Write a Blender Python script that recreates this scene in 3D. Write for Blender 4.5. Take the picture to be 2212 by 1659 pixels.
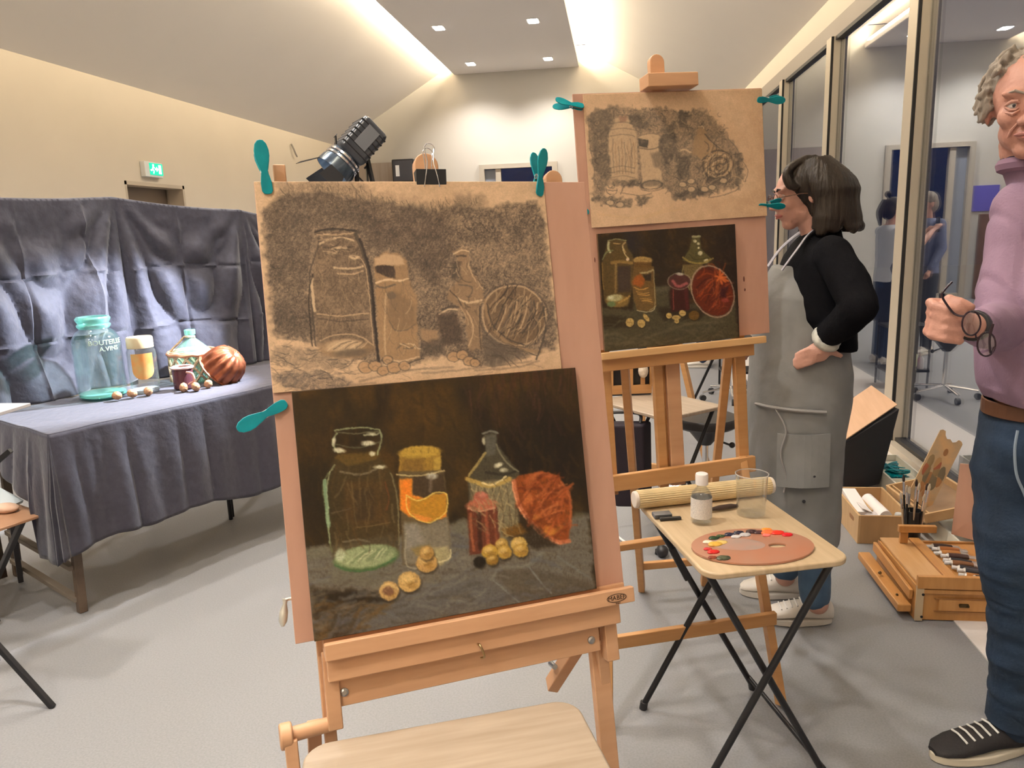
import bpy, bmesh, math, random
import numpy as np
from mathutils import Vector, Matrix, Euler
random.seed(7)
for o in list(bpy.data.objects): bpy.data.objects.remove(o, do_unlink=True)
SC = bpy.context.scene
COL = SC.collection
PI = math.pi
# ---------------- camera ----------------
CAM_F, CAM_YAW, CAM_PITCH, CAM_ROLL, CAM_H = 1628.07, math.radians(-8.0204), math.radians(11.5444), math.radians(2.0816), 1.5
cd = bpy.data.cameras.new('camera'); cam = bpy.data.objects.new('camera', cd); COL.objects.link(cam)
cd.sensor_fit = 'HORIZONTAL'; cd.sensor_width = 36.0; cd.lens = CAM_F / 2212 * 36.0
cd.clip_start = 0.02; cd.clip_end = 200
_cy, _sy, _cp, _sp = math.cos(CAM_YAW), math.sin(CAM_YAW), math.cos(CAM_PITCH), math.sin(CAM_PITCH)
_f = Vector((_sy*_cp, _cy*_cp, -_sp)); _r = Vector((_cy, -_sy, 0)); _d = _f.cross(_r)
_cr, _sr = math.cos(CAM_ROLL), math.sin(CAM_ROLL)
_r2 = _cr*_r + _sr*_d; _d2 = -_sr*_r + _cr*_d
cam.matrix_world = Matrix(((_r2.x, -_d2.x, -_f.x, 0), (_r2.y, -_d2.y, -_f.y, 0), (_r2.z, -_d2.z, -_f.z, CAM_H), (0, 0, 0, 1)))
SC.camera = cam
# ---------------- colour management, world ----------------
SC.view_settings.view_transform = 'Standard'; SC.view_settings.look = 'None'
SC.view_settings.gamma = 1.0; SC.view_settings.exposure = EXPO = 0.10
SC.view_settings.use_curve_mapping = False
W = bpy.data.worlds.new('dusk'); SC.world = W; W.use_nodes = True
bg = W.node_tree.nodes['Background']
tcw = W.node_tree.nodes.new('ShaderNodeTexCoord'); sxw = W.node_tree.nodes.new('ShaderNodeSeparateXYZ')
rw = W.node_tree.nodes.new('ShaderNodeValToRGB')
W.node_tree.links.new(tcw.outputs['Generated'], sxw.inputs[0]); W.node_tree.links.new(sxw.outputs['Z'], rw.inputs[0])
W.node_tree.links.new(rw.outputs[0], bg.inputs[0]); bg.inputs[1].default_value = 0.45
rw.color_ramp.elements[0].position = 0.0; rw.color_ramp.elements[0].color = (0.010, 0.02, 0.07, 1)
rw.color_ramp.elements[1].position = 0.5; rw.color_ramp.elements[1].color = (0.09, 0.10, 0.26, 1)
e_ = rw.color_ramp.elements.new(0.16); e_.color = (0.02, 0.035, 0.12, 1)
# ---------------- light levels ----------------
WARM = (1.0, 0.80, 0.58); NEUT = (1.0, 0.955, 0.91)
P_DOWN = 275.0      # each downlight (W)
P_COVE = 190.0      # each cove segment (W)
P_SPOT = 640.0     # studio lamp (W)

# ---------------- helpers ----------------
def lin(c):
    return tuple(((v/255)/12.92 if v/255 <= 0.04045 else ((v/255+0.055)/1.055)**2.4) for v in c)
MATS = {}
def mat(name, col, rough=0.6, metal=0.0, var=0.0, vscale=8.0, bump=0.0, bscale=40.0, spec=0.5, stretch=(1,1,1), col2=None,
        trans=0.0, ior=1.45, alpha=1.0, emis=None, estr=0.0, sheen=0.0, detail=3.0, coat=0.0, contrast=0.5):
    if name in MATS: return MATS[name]
    m = bpy.data.materials.new(name); m.use_nodes = True; nt = m.node_tree; b = nt.nodes['Principled BSDF']
    c = lin(col) if max(col) > 1.0 else col
    b.inputs['Base Color'].default_value = (*c, 1); b.inputs['Roughness'].default_value = rough
    b.inputs['Metallic'].default_value = metal; b.inputs['Specular IOR Level'].default_value = spec
    b.inputs['IOR'].default_value = ior; b.inputs['Transmission Weight'].default_value = trans; b.inputs['Alpha'].default_value = alpha
    if sheen: b.inputs['Sheen Weight'].default_value = sheen
    if coat: b.inputs['Coat Weight'].default_value = coat; b.inputs['Coat Roughness'].default_value = 0.15
    if emis: b.inputs['Emission Color'].default_value = (*emis, 1); b.inputs['Emission Strength'].default_value = estr
    if var or bump or col2:
        tc = nt.nodes.new('ShaderNodeTexCoord'); mp = nt.nodes.new('ShaderNodeMapping'); mp.inputs['Scale'].default_value = stretch
        nt.links.new(tc.outputs['Object'], mp.inputs[0])
        if var or col2:
            n = nt.nodes.new('ShaderNodeTexNoise'); n.inputs['Scale'].default_value = vscale; n.inputs['Detail'].default_value = detail
            nt.links.new(mp.outputs[0], n.inputs['Vector'])
            r = nt.nodes.new('ShaderNodeValToRGB')
            r.color_ramp.elements[0].position = 0.5-contrast/2; r.color_ramp.elements[1].position = 0.5+contrast/2
            c2 = (lin(col2) if max(col2) > 1 else col2) if col2 else tuple(v*(1-var) for v in c)
            r.color_ramp.elements[0].color = (*c2, 1); r.color_ramp.elements[1].color = (*c, 1)
            nt.links.new(n.outputs[0], r.inputs[0]); nt.links.new(r.outputs[0], b.inputs['Base Color'])
        if bump:
            n2 = nt.nodes.new('ShaderNodeTexNoise'); n2.inputs['Scale'].default_value = bscale; n2.inputs['Detail'].default_value = 4
            nt.links.new(mp.outputs[0], n2.inputs['Vector'])
            bp = nt.nodes.new('ShaderNodeBump'); bp.inputs['Strength'].default_value = bump; bp.inputs['Distance'].default_value = 0.01
            nt.links.new(n2.outputs[0], bp.inputs['Height']); nt.links.new(bp.outputs[0], b.inputs['Normal'])
    MATS[name] = m; return m
def V(*a): return Vector(a)
def frame(ax):
    z = Vector(ax).normalized(); t = Vector((0, 0, 1)) if abs(z.z) < 0.95 else Vector((0, 1, 0))
    x = t.cross(z).normalized(); y = z.cross(x); return x, y, z
class B:
    def __init__(s): s.v = []; s.f = []
    def add(s, vs, fs):
        n = len(s.v); s.v += [Vector(p) for p in vs]; s.f += [tuple(i+n for i in f) for f in fs]; return s
    def box(s, c, d, M=None):
        c = Vector(c); h = Vector(d)/2
        pts = [Vector((sx*h.x, sy*h.y, sz*h.z)) for sz in (-1, 1) for sx, sy in ((-1,-1),(1,-1),(1,1),(-1,1))]
        if M: pts = [M @ p for p in pts]
        return s.add([p+c for p in pts], [(3,2,1,0),(4,5,6,7),(0,1,5,4),(1,2,6,5),(2,3,7,6),(3,0,4,7)])
    def bar(s, p, q, w, t, up=(0,0,1)):   # rectangular bar from p to q, w across, t along up
        p, q = Vector(p), Vector(q); y = (q-p).normalized(); x = y.cross(Vector(up)).normalized(); z = x.cross(y)
        M = Matrix((x, y, z)).transposed(); return s.box((p+q)/2, (w, (q-p).length, t), M)
    def tube(s, pts, r, n=10, cap=True, sq=None):
        pts = [Vector(p) for p in pts]; k = len(pts); rs = r if isinstance(r, (list, tuple)) else [r]*k
        rings = []; prev = None
        for i, p in enumerate(pts):
            t = (pts[min(i+1, k-1)]-pts[max(i-1, 0)]).normalized()
            if prev is None: x, y, _ = frame(t)
            else:
                x = prev - t*prev.dot(t)
                x = x.normalized() if x.length > 1e-6 else frame(t)[0]
                y = t.cross(x)
            prev = x
            sy = sq[i] if isinstance(sq, (list, tuple)) else (sq or 1)
            rings.append([p + x*rs[i]*math.cos(2*PI*j/n) + y*rs[i]*sy*math.sin(2*PI*j/n) for j in range(n)])
        vs = [v for rg in rings for v in rg]
        fs = [(i*n+j, i*n+(j+1) % n, (i+1)*n+(j+1) % n, (i+1)*n+j) for i in range(k-1) for j in range(n)]
        if cap: fs += [tuple(range(n-1, -1, -1)), tuple((k-1)*n+j for j in range(n))]
        return s.add(vs, fs)
    def lathe(s, prof, o=(0,0,0), ax=(0,0,1), n=24, ribs=0, rib=0.0):   # prof: (radius, height)
        x, y, z = frame(ax); o = Vector(o); vs = []
        if Vector(ax).normalized().z > 0.999: x, y, z = V(1,0,0), V(0,1,0), V(0,0,1)
        for r, h in prof:
            for j in range(n):
                a = 2*PI*j/n; rr = r*(1+rib*math.cos(ribs*a)) if ribs else r
                vs.append(o + x*rr*math.cos(a) + y*rr*math.sin(a) + z*h)
        k = len(prof)
        fs = [(i*n+j, i*n+(j+1) % n, (i+1)*n+(j+1) % n, (i+1)*n+j) for i in range(k-1) for j in range(n)]
        if prof[0][0] > 1e-6 and prof[-1][0] > 1e-6: fs += [((k-1)*n+j, (k-1)*n+(j+1) % n, (j+1) % n, j) for j in range(n)]
        elif prof[0][0] > 1e-6: fs.append(tuple(range(n-1, -1, -1)))
        elif prof[-1][0] > 1e-6: fs.append(tuple((k-1)*n+j for j in range(n)))
        return s.add(vs, fs)
    def cyl(s, p, q, r, n=16): return s.tube([p, q], r, n)
    def sph(s, c, r, n=12, sc=(1,1,1), M=None):
        c = Vector(c); vs = []; m = n
        for i in range(m+1):
            th = PI*i/m
            for j in range(2*n):
                p = Vector((r*sc[0]*math.sin(th)*math.cos(PI*j/n), r*sc[1]*math.sin(th)*math.sin(PI*j/n), r*sc[2]*math.cos(th)))
                vs.append(c + (M @ p if M else p))
        k = 2*n
        return s.add(vs, [(i*k+j, (i+1)*k+j, (i+1)*k+(j+1) % k, i*k+(j+1) % k) for i in range(m) for j in range(k)])
    def prism(s, pts, o, x, y, t):   # outline pts (2D) in frame x,y at o, thickness vector t
        o, x, y, t = Vector(o), Vector(x), Vector(y), Vector(t); n = len(pts)
        a = [o+x*p[0]+y*p[1] for p in pts]
        if x.cross(y).dot(t) < 0: a.reverse()
        return s.add(a+[p+t for p in a], [tuple(range(n-1, -1, -1)), tuple(range(n, 2*n))]+[(i, (i+1) % n, n+(i+1) % n, n+i) for i in range(n)])
    def grid(s, fn, nu, nv):
        vs = [Vector(fn(i/nu, j/nv)) for j in range(nv+1) for i in range(nu+1)]
        return s.add(vs, [(j*(nu+1)+i, j*(nu+1)+i+1, (j+1)*(nu+1)+i+1, (j+1)*(nu+1)+i) for j in range(nv) for i in range(nu)])
def origin(o):
    p = Vector((0,0,0))
    while o is not None: p += o.location; o = o.parent
    return p
def obj(name, b, m=None, parent=None, bev=0.0, smooth=False, world=True, loc=None, weld=False, seg=2):
    me = bpy.data.meshes.new(name)
    off = origin(parent) if (parent is not None and world) else Vector((0,0,0))
    if parent is None and loc is not None: off = Vector(loc)
    me.from_pydata([v-off for v in b.v], [], b.f); me.update()
    bm = bmesh.new(); bm.from_mesh(me)
    if weld: bmesh.ops.remove_doubles(bm, verts=bm.verts, dist=1e-5)
    bmesh.ops.recalc_face_normals(bm, faces=bm.faces); bm.to_mesh(me); bm.free()
    o = bpy.data.objects.new(name, me); COL.objects.link(o)
    if m: me.materials.append(m)
    if parent is not None: o.parent = parent
    elif loc is not None: o.location = Vector(loc)
    if smooth:
        for p in me.polygons: p.use_smooth = True
        if bev == 0:
            try: me.set_sharp_from_angle(angle=math.radians(40))
            except Exception: pass
    if bev > 0:
        md = o.modifiers.new('bevel', 'BEVEL'); md.width = bev; md.segments = seg; md.limit_method = 'ANGLE'; md.angle_limit = math.radians(40)
        for p in me.polygons: p.use_smooth = True
        md.harden_normals = True
    return o
def tag(o, label=None, cat=None, group=None, kind=None):
    if label: o['label'] = label
    if cat: o['category'] = cat
    if group: o['group'] = group
    if kind: o['kind'] = kind
    return o
def thing(name, label, cat, loc, group=None):
    o = bpy.data.objects.new(name, None); o.empty_display_size = 0.1; COL.objects.link(o); o.location = Vector(loc)
    return tag(o, label, cat, group)
def struct(name, b, m, parent=None, **k):
    o = obj(name, b, m, parent, **k)
    if parent is None: o['kind'] = 'structure'
    return o
def dup(root, loc=None, rot=None, label=None):
    def cp(o, par):
        c = o.copy(); COL.objects.link(c); c.parent = par
        for ch in list(o.children): cp(ch, c)
        return c
    r = cp(root, None)
    if loc is not None: r.location = Vector(loc)
    if rot is not None: r.rotation_euler = rot
    if label: r['label'] = label
    return r
def rrect(w, h, r, n=5):
    pts = []
    for cx, cy, a0 in ((w/2-r, h/2-r, 0), (-w/2+r, h/2-r, 90), (-w/2+r, -h/2+r, 180), (w/2-r, -h/2+r, 270)):
        for k in range(n+1):
            a = math.radians(a0+90*k/n); pts.append((cx+r*math.cos(a), cy+r*math.sin(a)))
    return pts
def catmull(pts, n=6):
    P = [Vector(p) for p in pts]; out = []
    for i in range(len(P)-1):
        p0, p1, p2, p3 = P[max(i-1,0)], P[i], P[i+1], P[min(i+2, len(P)-1)]
        for k in range(n):
            t = k/n; out.append(0.5*((2*p1)+(p2-p0)*t+(2*p0-5*p1+4*p2-p3)*t*t+(3*p1-p0-3*p2+p3)*t**3))
    out.append(P[-1]); return out
def organic(name, b, m, parent, voxel=0.008, smooth_it=6, fac=0.5, loc=None, disp=None):
    """one continuous surface grown from overlapping solids"""
    off = origin(parent) if parent is not None else Vector(loc or (0,0,0))
    me = bpy.data.meshes.new('t'); me.from_pydata([v-off for v in b.v], [], b.f)
    bm = bmesh.new(); bm.from_mesh(me); bmesh.ops.recalc_face_normals(bm, faces=bm.faces); bm.to_mesh(me); bm.free()
    o = bpy.data.objects.new('t', me); COL.objects.link(o)
    r = o.modifiers.new('r', 'REMESH'); r.mode = 'VOXEL'; r.voxel_size = voxel
    s = o.modifiers.new('s', 'SMOOTH'); s.iterations = smooth_it; s.factor = fac
    dg = bpy.context.evaluated_depsgraph_get(); dg.update()
    nm = bpy.data.meshes.new_from_object(o.evaluated_get(dg))
    bpy.data.objects.remove(o, do_unlink=True); nm.name = name
    if disp:
        n = len(nm.vertices); co = np.empty(n*3); nm.vertices.foreach_get('co', co); co = co.reshape(-1, 3)
        no = np.empty(n*3); nm.vertices.foreach_get('normal', no); no = no.reshape(-1, 3)
        co = co + no*disp(co+np.array(off))[:, None]; nm.vertices.foreach_set('co', co.ravel()); nm.update()
    for p in nm.polygons: p.use_smooth = True
    nm.materials.clear(); nm.materials.append(m)
    q = bpy.data.objects.new(name, nm); COL.objects.link(q)
    if parent is not None: q.parent = parent
    else: q.location = off
    return q
def ell(b, c, r, M=None, n=10): return b.sph(c, 1.0, n, r, M)
# smooth value noise in numpy
_rng = np.random.RandomState(3); _NT = _rng.rand(256, 256)
def vnoise(x, y):
    xi = np.floor(x).astype(int); yi = np.floor(y).astype(int); fx = x-xi; fy = y-yi
    fx = fx*fx*(3-2*fx); fy = fy*fy*(3-2*fy)
    a = _NT[xi % 256, yi % 256]; b_ = _NT[(xi+1) % 256, yi % 256]; c = _NT[xi % 256, (yi+1) % 256]; d = _NT[(xi+1) % 256, (yi+1) % 256]
    return (a*(1-fx)+b_*fx)*(1-fy)+(c*(1-fx)+d*fx)*fy
def fbm(x, y, o=4):
    s = 0; a = 0.5; t = 0
    for k in range(o): s = s+a*vnoise(x*2**k+17*k, y*2**k+31*k); t += a; a *= 0.55
    return s/t
# ================= materials =================
M_wall = mat('warm white plaster', (0.66, 0.58, 0.465), 0.85, var=0.04, vscale=1.5)
M_wallb = mat('white plaster', (0.54, 0.51, 0.455), 0.85, var=0.03, vscale=1.5)
M_ceil = mat('ceiling plaster', (0.84, 0.79, 0.73), 0.9, var=0.03, vscale=1.0)
M_panel = mat('ceiling panel paint', (0.84, 0.80, 0.77), 0.9)
M_floor = mat('speckled grey vinyl', (0.245, 0.243, 0.247), 0.45, col2=(0.205, 0.203, 0.206), vscale=160, detail=2, contrast=0.35, spec=0.35)
M_strip = mat('pale floor strip', (0.72, 0.66, 0.60), 0.5, var=0.05, vscale=60)
M_frame = mat('beige window frame', (0.58, 0.51, 0.40), 0.35, metal=0.15)
M_gasket = mat('black gasket', (0.015, 0.015, 0.016), 0.5)
M_taupe = mat('taupe metal', (0.34, 0.30, 0.26), 0.5)
M_black = mat('black metal', (0.018, 0.018, 0.02), 0.38, metal=0.3)
M_blackpl = mat('black plastic', (0.02, 0.02, 0.022), 0.45)
M_chrome = mat('chrome', (0.75, 0.75, 0.77), 0.15, metal=1.0)
M_steel = mat('steel', (0.5, 0.49, 0.47), 0.3, metal=1.0)
M_beech = mat('beech wood', (0.62, 0.355, 0.195), 0.42, col2=(0.53, 0.29, 0.15), vscale=6, stretch=(1, 1, 9), detail=5, contrast=0.6)
M_beechx = mat('beech wood rail', (0.64, 0.37, 0.205), 0.42, col2=(0.55, 0.30, 0.155), vscale=5, stretch=(1.5, 1.5, 14), detail=5, contrast=0.6)
M_pine = mat('orange pine', (0.56, 0.30, 0.12), 0.42, col2=(0.46, 0.22, 0.075), vscale=6, stretch=(1, 1, 8), detail=5, contrast=0.6)
M_ply = mat('mahogany plywood', (0.56, 0.32, 0.225), 0.5, col2=(0.48, 0.262, 0.18), vscale=5, stretch=(6, 1, 1.2), detail=5, contrast=0.7)
M_oak = mat('light oak laminate', (0.43, 0.345, 0.255), 0.4, col2=(0.33, 0.255, 0.18), vscale=7, stretch=(9, 0.7, 1), detail=6, contrast=0.45)
M_oak2 = mat('wheat coloured oak laminate', (0.58, 0.44, 0.275), 0.4, col2=(0.47, 0.345, 0.20), vscale=7, stretch=(9, 0.7, 1), detail=6, contrast=0.45)
M_teal = mat('teal plastic', (0.0, 0.255, 0.30), 0.3, var=0.2, vscale=60)
M_glass = mat('clear glass', (0.95, 0.98, 0.97), 0.02, trans=1.0, ior=1.45)

def glazing(name, ior, tint=(1,1,1), body=None, amt=0.3, gr=0.0):
    m = bpy.data.materials.new(name); m.use_nodes = True; nt = m.node_tree; nt.nodes.clear()
    out = nt.nodes.new('ShaderNodeOutputMaterial'); mx = nt.nodes.new('ShaderNodeMixShader'); fr = nt.nodes.new('ShaderNodeFresnel')
    
    ge = nt.nodes.new('ShaderNodeNewGeometry'); mi = nt.nodes.new('ShaderNodeMix'); mi.inputs[2].default_value = ior; mi.inputs[3].default_value = 1/ior
    nt.links.new(ge.outputs['Backfacing'], mi.inputs[0]); nt.links.new(mi.outputs[0], fr.inputs[0]); tr = nt.nodes.new('ShaderNodeBsdfTransparent'); tr.inputs[0].default_value = (*tint, 1)
    gl = nt.nodes.new('ShaderNodeBsdfGlossy'); gl.inputs['Roughness'].default_value = gr; gl.inputs[0].default_value = (0.93, 0.96, 1.0, 1)
    nt.links.new(fr.outputs[0], mx.inputs[0]); nt.links.new(tr.outputs[0], mx.inputs[1]); nt.links.new(gl.outputs[0], mx.inputs[2])
    if body:
        df = nt.nodes.new('ShaderNodeBsdfDiffuse'); df.inputs[0].default_value = (*body, 1); m2 = nt.nodes.new('ShaderNodeMixShader'); m2.inputs[0].default_value = amt
        nt.links.new(tr.outputs[0], m2.inputs[1]); nt.links.new(df.outputs[0], m2.inputs[2]); nt.links.new(m2.outputs[0], mx.inputs[1])
    nt.links.new(mx.outputs[0], out.inputs[0])
    return m
M_pane = glazing('window glass', 5.0, (0.9, 0.92, 0.95))
M_jar = glazing('thin jar glass', 1.55, (0.95, 0.985, 0.975), (0.40,0.78,0.69), 0.018, 0.05)
M_jar2 = glazing('thin clear glass', 1.5, (0.96, 0.965, 0.96), (0.75,0.75,0.72), 0.02, 0.03)

# ================= the room =================
XL, XR, YB, YF = -5.3, 1.83, 14.6, -4.0
ZL, SLX, SLZ = 3.21, -3.06, 4.48
SRX, SRZ, ZR = -0.47, 4.59, 3.33
PZ = 4.36
struct('floor', B().box(((XL-0.3+XR+0.05)/2, (YB+YF)/2, -0.05), (XR-XL+0.35, YB-YF+0.6, 0.1)), M_floor)
struct('trim_1', B().box((1.535, 3.0, 0.002), (0.57, 11.9, 0.006)), M_strip)
# left wall with a door recess
d0, d1, dz = 7.87, 9.05, 2.18
struct('wall_left', B().box((XL-0.15, (YF+d0)/2, ZL/2), (0.3, d0-YF, ZL)).box((XL-0.15, (d1+YB)/2, ZL/2), (0.3, YB-d1, ZL))
       .box((XL-0.15, (d0+d1)/2, (dz+ZL)/2), (0.3, d1-d0, ZL-dz)), M_wall)
dr = struct('door_1', B().box((XL-0.27, (d0+d1)/2, dz/2), (0.05, d1-d0, dz)), mat('brown door', (0.25, 0.19, 0.14), 0.5))
obj('door_frame', B().box((XL-0.10, d0+0.02, dz/2), (0.2, 0.04, dz)).box((XL-0.10, d1-0.02, dz/2), (0.2, 0.04, dz)).box((XL-0.1, (d0+d1)/2, dz-0.02), (0.2, d1-d0, 0.04)), mat('door frame', (0.50, 0.42, 0.32), 0.5), dr)
# back wall: opening for the glazed door, timber panelling
bx0, bx1, bz = -2.53, -1.05, 2.72
def ztop(x): # underside of the slopes
    if x < SLX: return ZL+(SLZ-ZL)*(x-XL)/(SLX-XL)
    if x > SRX: return SRZ+(ZR-SRZ)*(x-SRX)/(XR-SRX)
    return SRZ+0.1
wb = B()
def wallpoly(xs, zlo):
    pts = [(xs[0], zlo)]+[(xs[-1], zlo)]+[(x, ztop(x)+0.03) for x in reversed(xs)]
    wb.prism(pts, (0, YB, 0), (1,0,0), (0,0,1), (0, 0.3, 0))
wallpoly([XL-0.3, XL, SLX-0.001, SLX, bx0], 0); wallpoly([bx0, bx1], bz); wallpoly([bx1, SRX, XR+0.02], 0)
struct('wall_back', wb, M_wallb)
db = struct('door_2', B().box((bx0+0.05, YB+0.02, bz/2), (0.10, 0.16, bz)).box((bx1-0.05, YB+0.02, bz/2), (0.10, 0.16, bz)).box(((bx0+bx1)/2, YB+0.02, bz-0.04), (bx1-bx0-0.2, 0.16, 0.08))
            .box((-2.17, YB+0.02, bz/2-0.04), (0.10, 0.10, bz-0.08)).box(((bx0+bx1)/2, YB+0.02, 0.05), (bx1-bx0-0.2, 0.1, 0.1)), mat('grey beige door frame', (0.42, 0.37, 0.30), 0.5))
obj('pane', B().box(((-2.12+bx1-0.1)/2, YB+0.03, bz/2), (abs(-2.12-bx1+0.1), 0.01, bz-0.18)), glazing('door glass', 1.3), db)
obj('side_panel', B().box((-2.325, YB+0.04, bz/2), (0.21, 0.02, bz-0.18)), mat('grey side light', (0.24, 0.26, 0.30), 0.4), db)
M_vpanel = mat('grey brown timber panel', (0.36, 0.30, 0.25), 0.6, col2=(0.29, 0.235, 0.19), vscale=3, stretch=(7, 1, 0.4), contrast=0.5)
struct('trim_2', B().box((-4.55, YB-0.03, 1.425), (1.50, 0.06, 2.85)), M_vpanel)
struct('trim_3', B().box((0.83, YB-0.03, 1.375), (1.96, 0.06, 2.75)), mat('grey timber panel', (0.33, 0.285, 0.26), 0.6, var=0.15, vscale=3, stretch=(6,1,0.4)))
struct('wall_front', B().box((( XL+XR)/2, YF-0.15, 2.4), (XR-XL+0.6, 0.3, 4.9)), M_wall)
struct('baseboard_left', B().box((XL+0.008, (YF+d0)/2, 0.05), (0.016, d0-YF, 0.1)).box((XL+0.008, (YB+d1)/2, 0.05), (0.016, YB-d1, 0.1)), M_frame)
# ceiling: two slopes and the flat light raft between the coves
L = YB-YF; ym = (YB+YF)/2
struct('ceiling', B().prism([(XL-0.3, ztop(XL)-0.17), (XL, ZL), (SLX, SLZ), (SLX, SLZ+0.25), (SRX, SLZ+0.25), (SRX, SRZ), (XR+0.03, ZR-0.016), (XR+0.03, ZR+0.3), (SRX, SRZ+0.4), (SLX, SLZ+0.4), (XL-0.3, ZL+0.15)],
       (0, YF, 0), (1,0,0), (0,0,1), (0, L, 0)), M_ceil)
struct('trim_4', B().box(((-2.93-0.62)/2, ym, PZ+0.04), (-0.62+2.93, L, 0.08)), M_panel)
# cove light strips lie on the raft's edges
M_led = mat('led strip', (1, 1, 1), 0.5, emis=(1.0, 0.86, 0.62), estr=14.0)
for k, (x, sd) in enumerate(((-2.90, -1), (-0.65, 1))):
    t = thing('cove_light', ('warm cove light strip along the left edge of the ceiling raft', 'warm cove light strip along the right edge of the ceiling raft')[k], 'light', (x, ym, PZ+0.08), 'cove lights of the ceiling raft')
    obj('light_strip', B().box((x, ym, PZ+0.095), (0.03, L-0.2, 0.03)), M_led, t)
    for j in range(4):
        ld = bpy.data.lights.new('cove', 'AREA'); ld.shape = 'RECTANGLE'; ld.size = 0.05; ld.size_y = L/4-0.1; ld.energy = P_COVE; ld.color = (1.0, 0.83, 0.58)
        lo = bpy.data.objects.new('strip_glow', ld); COL.objects.link(lo); lo.parent = t
        lo.location = (sd*0.0, -L/2+(j+0.5)*L/4, 0.045)
        n = Vector((sd*0.8, 0, 0.6)).normalized(); z_ = -n; y_ = Vector((0,1,0)); x_ = y_.cross(z_); lo.rotation_euler = Matrix((x_, y_, z_)).transposed().to_euler()
# downlights
dl = thing('ceiling_downlight', '', 'light', (-2.46, 11.3, PZ), 'square downlights in the ceiling raft')
obj('housing', B().box((-2.46, 11.3, PZ-0.004), (0.17, 0.26, 0.012)), M_panel, dl)
obj('diffuser', B().box((-2.46, 11.3, PZ-0.012), (0.13, 0.21, 0.008)), mat('lit diffuser', (1,1,1), emis=(1, 0.97, 0.92), estr=30.0), dl)
ld = bpy.data.lights.new('down', 'SPOT'); ld.energy = P_DOWN; ld.color = NEUT; ld.spot_size = math.radians(132); ld.spot_blend = 0.8; ld.shadow_soft_size = 0.09
lo = bpy.data.objects.new('glow', ld); COL.objects.link(lo); lo.parent = dl; lo.location = (0, 0, -0.03)
k = 0
for y in (13.75, 11.3, 8.85, 6.4, 3.95, 1.5, -0.95, -3.2):
    for x in (-2.46, -1.11):
        wy = 'in the row nearest the end wall' if y > 13 else 'in the second row from the end wall' if y > 11 else 'in a row nearer the viewer, at %s' % {8.85:'third', 6.4:'fourth', 3.95:'fifth', 1.5:'sixth', -0.95:'seventh', -3.2:'eighth'}[y]
        lab = ('left' if x < -2 else 'right')+' white square downlight '+wy+(' place' if y < 11 else '')
        if k == 1: pass
        o = dl if (y == 11.3 and x < -2) else dup(dl, (x, y, PZ))
        o['label'] = lab; k += 1
# window wall
P0 = 1.30
struct('trim_5', B().box((XR+0.03, ym, 3.225), (0.06, L, 0.21)), mat('pale fascia', (0.74, 0.67, 0.57), 0.8))
struct('trim_6', B().box((XR+0.035, ym, 3.04), (0.07, L, 0.16)), M_taupe)
struct('trim_7', B().box((XR+0.0, ym, 0.03), (0.16, L, 0.06)), M_frame)
ys = [5.05+1.87*k for k in range(-5, 6)]
wn = 0
for a, c in zip(ys[:-1], ys[1:]):
    wn += 1; y0 = max(a, YF); y1 = min(c, YB)
    if y1-y0 < 0.3: continue
    p = struct('window_%d' % wn, B().box((XR+0.015, (y0+y1)/2+0.03, 1.51), (0.012, y1-y0, 2.90)), M_pane)
    obj('window_frame', B().box((XR-0.0, y0+0.08, 1.51), (0.11, 0.14, 2.90)).box((XR-0.01, y1-0.005, 1.51), (0.05, 0.01, 2.9)), M_frame, p)
    obj('gasket', B().box((XR-0.004, y0+0.005, 1.51), (0.10, 0.012, 2.90)).box((XR+0.0, (y0+y1)/2, 2.945), (0.05, y1-y0, 0.03)).box((XR+0.0, (y0+y1)/2, 0.072), (0.05, y1-y0, 0.024)), M_gasket, p)
# paved ground outside
struct('ground', B().box((13.9, 5, -0.08), (24, 40, 0.06)), mat('outdoor paving', (0.10, 0.11, 0.13), 0.8))
# wall fittings
t = thing('exit_sign', 'green and white emergency exit sign above the door on the left wall', 'sign', (XL, 8.35, 2.27))
obj('housing', B().box((XL+0.03, 8.36, 2.325), (0.06, 0.34, 0.17)), mat('sign housing', (0.75,0.75,0.72), 0.4), t, bev=0.006)
f = obj('sign_face', B().box((XL+0.064, 8.40, 2.33), (0.006, 0.25, 0.13)), mat('green sign', (0.0,0.45,0.28), 0.4, emis=(0.0,0.55,0.33), estr=1.1), t)
mw = mat('white sign mark', (0.9,0.95,0.92), 0.4, emis=(0.7,1.0,0.85), estr=1.1)
obj('door_symbol', B().box((XL+0.069, 8.465, 2.33), (0.003, 0.05, 0.10)), mw, f)
obj('arrow', B().prism([(-0.03,-0.01),(0.0,-0.01),(0.0,-0.03),(0.035,0),(0.0,0.03),(0.0,0.01),(-0.03,0.01)], (XL+0.069, 8.395, 2.33), (0,1,0), (0,0,1), (0.003,0,0)), mw, f)
rn = B().sph((XL+0.07, 8.335, 2.372), 0.012, 6).tube([(XL+0.07,8.335,2.36),(XL+0.07,8.32,2.325)],0.009,6).tube([(XL+0.07,8.32,2.33),(XL+0.07,8.345,2.305),(XL+0.07,8.33,2.28)],0.007,6).tube([(XL+0.07,8.32,2.33),(XL+0.07,8.295,2.31),(XL+0.07,8.28,2.32)],0.007,6).tube([(XL+0.07,8.33,2.355),(XL+0.07,8.36,2.345)],0.006,6)
obj('running_figure', rn, mw, f)
tag(obj('wall_hook', B().tube(catmull([(XL+0.02,12.40,3.02),(XL+0.05,12.41,2.94),(XL+0.06,12.44,2.87),(XL+0.05,12.52,2.83)],5),0.014,8), M_taupe, smooth=True, loc=(XL,12.4,2.9)), 'small curved metal hook fixed high on the left wall', 'hook')
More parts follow.
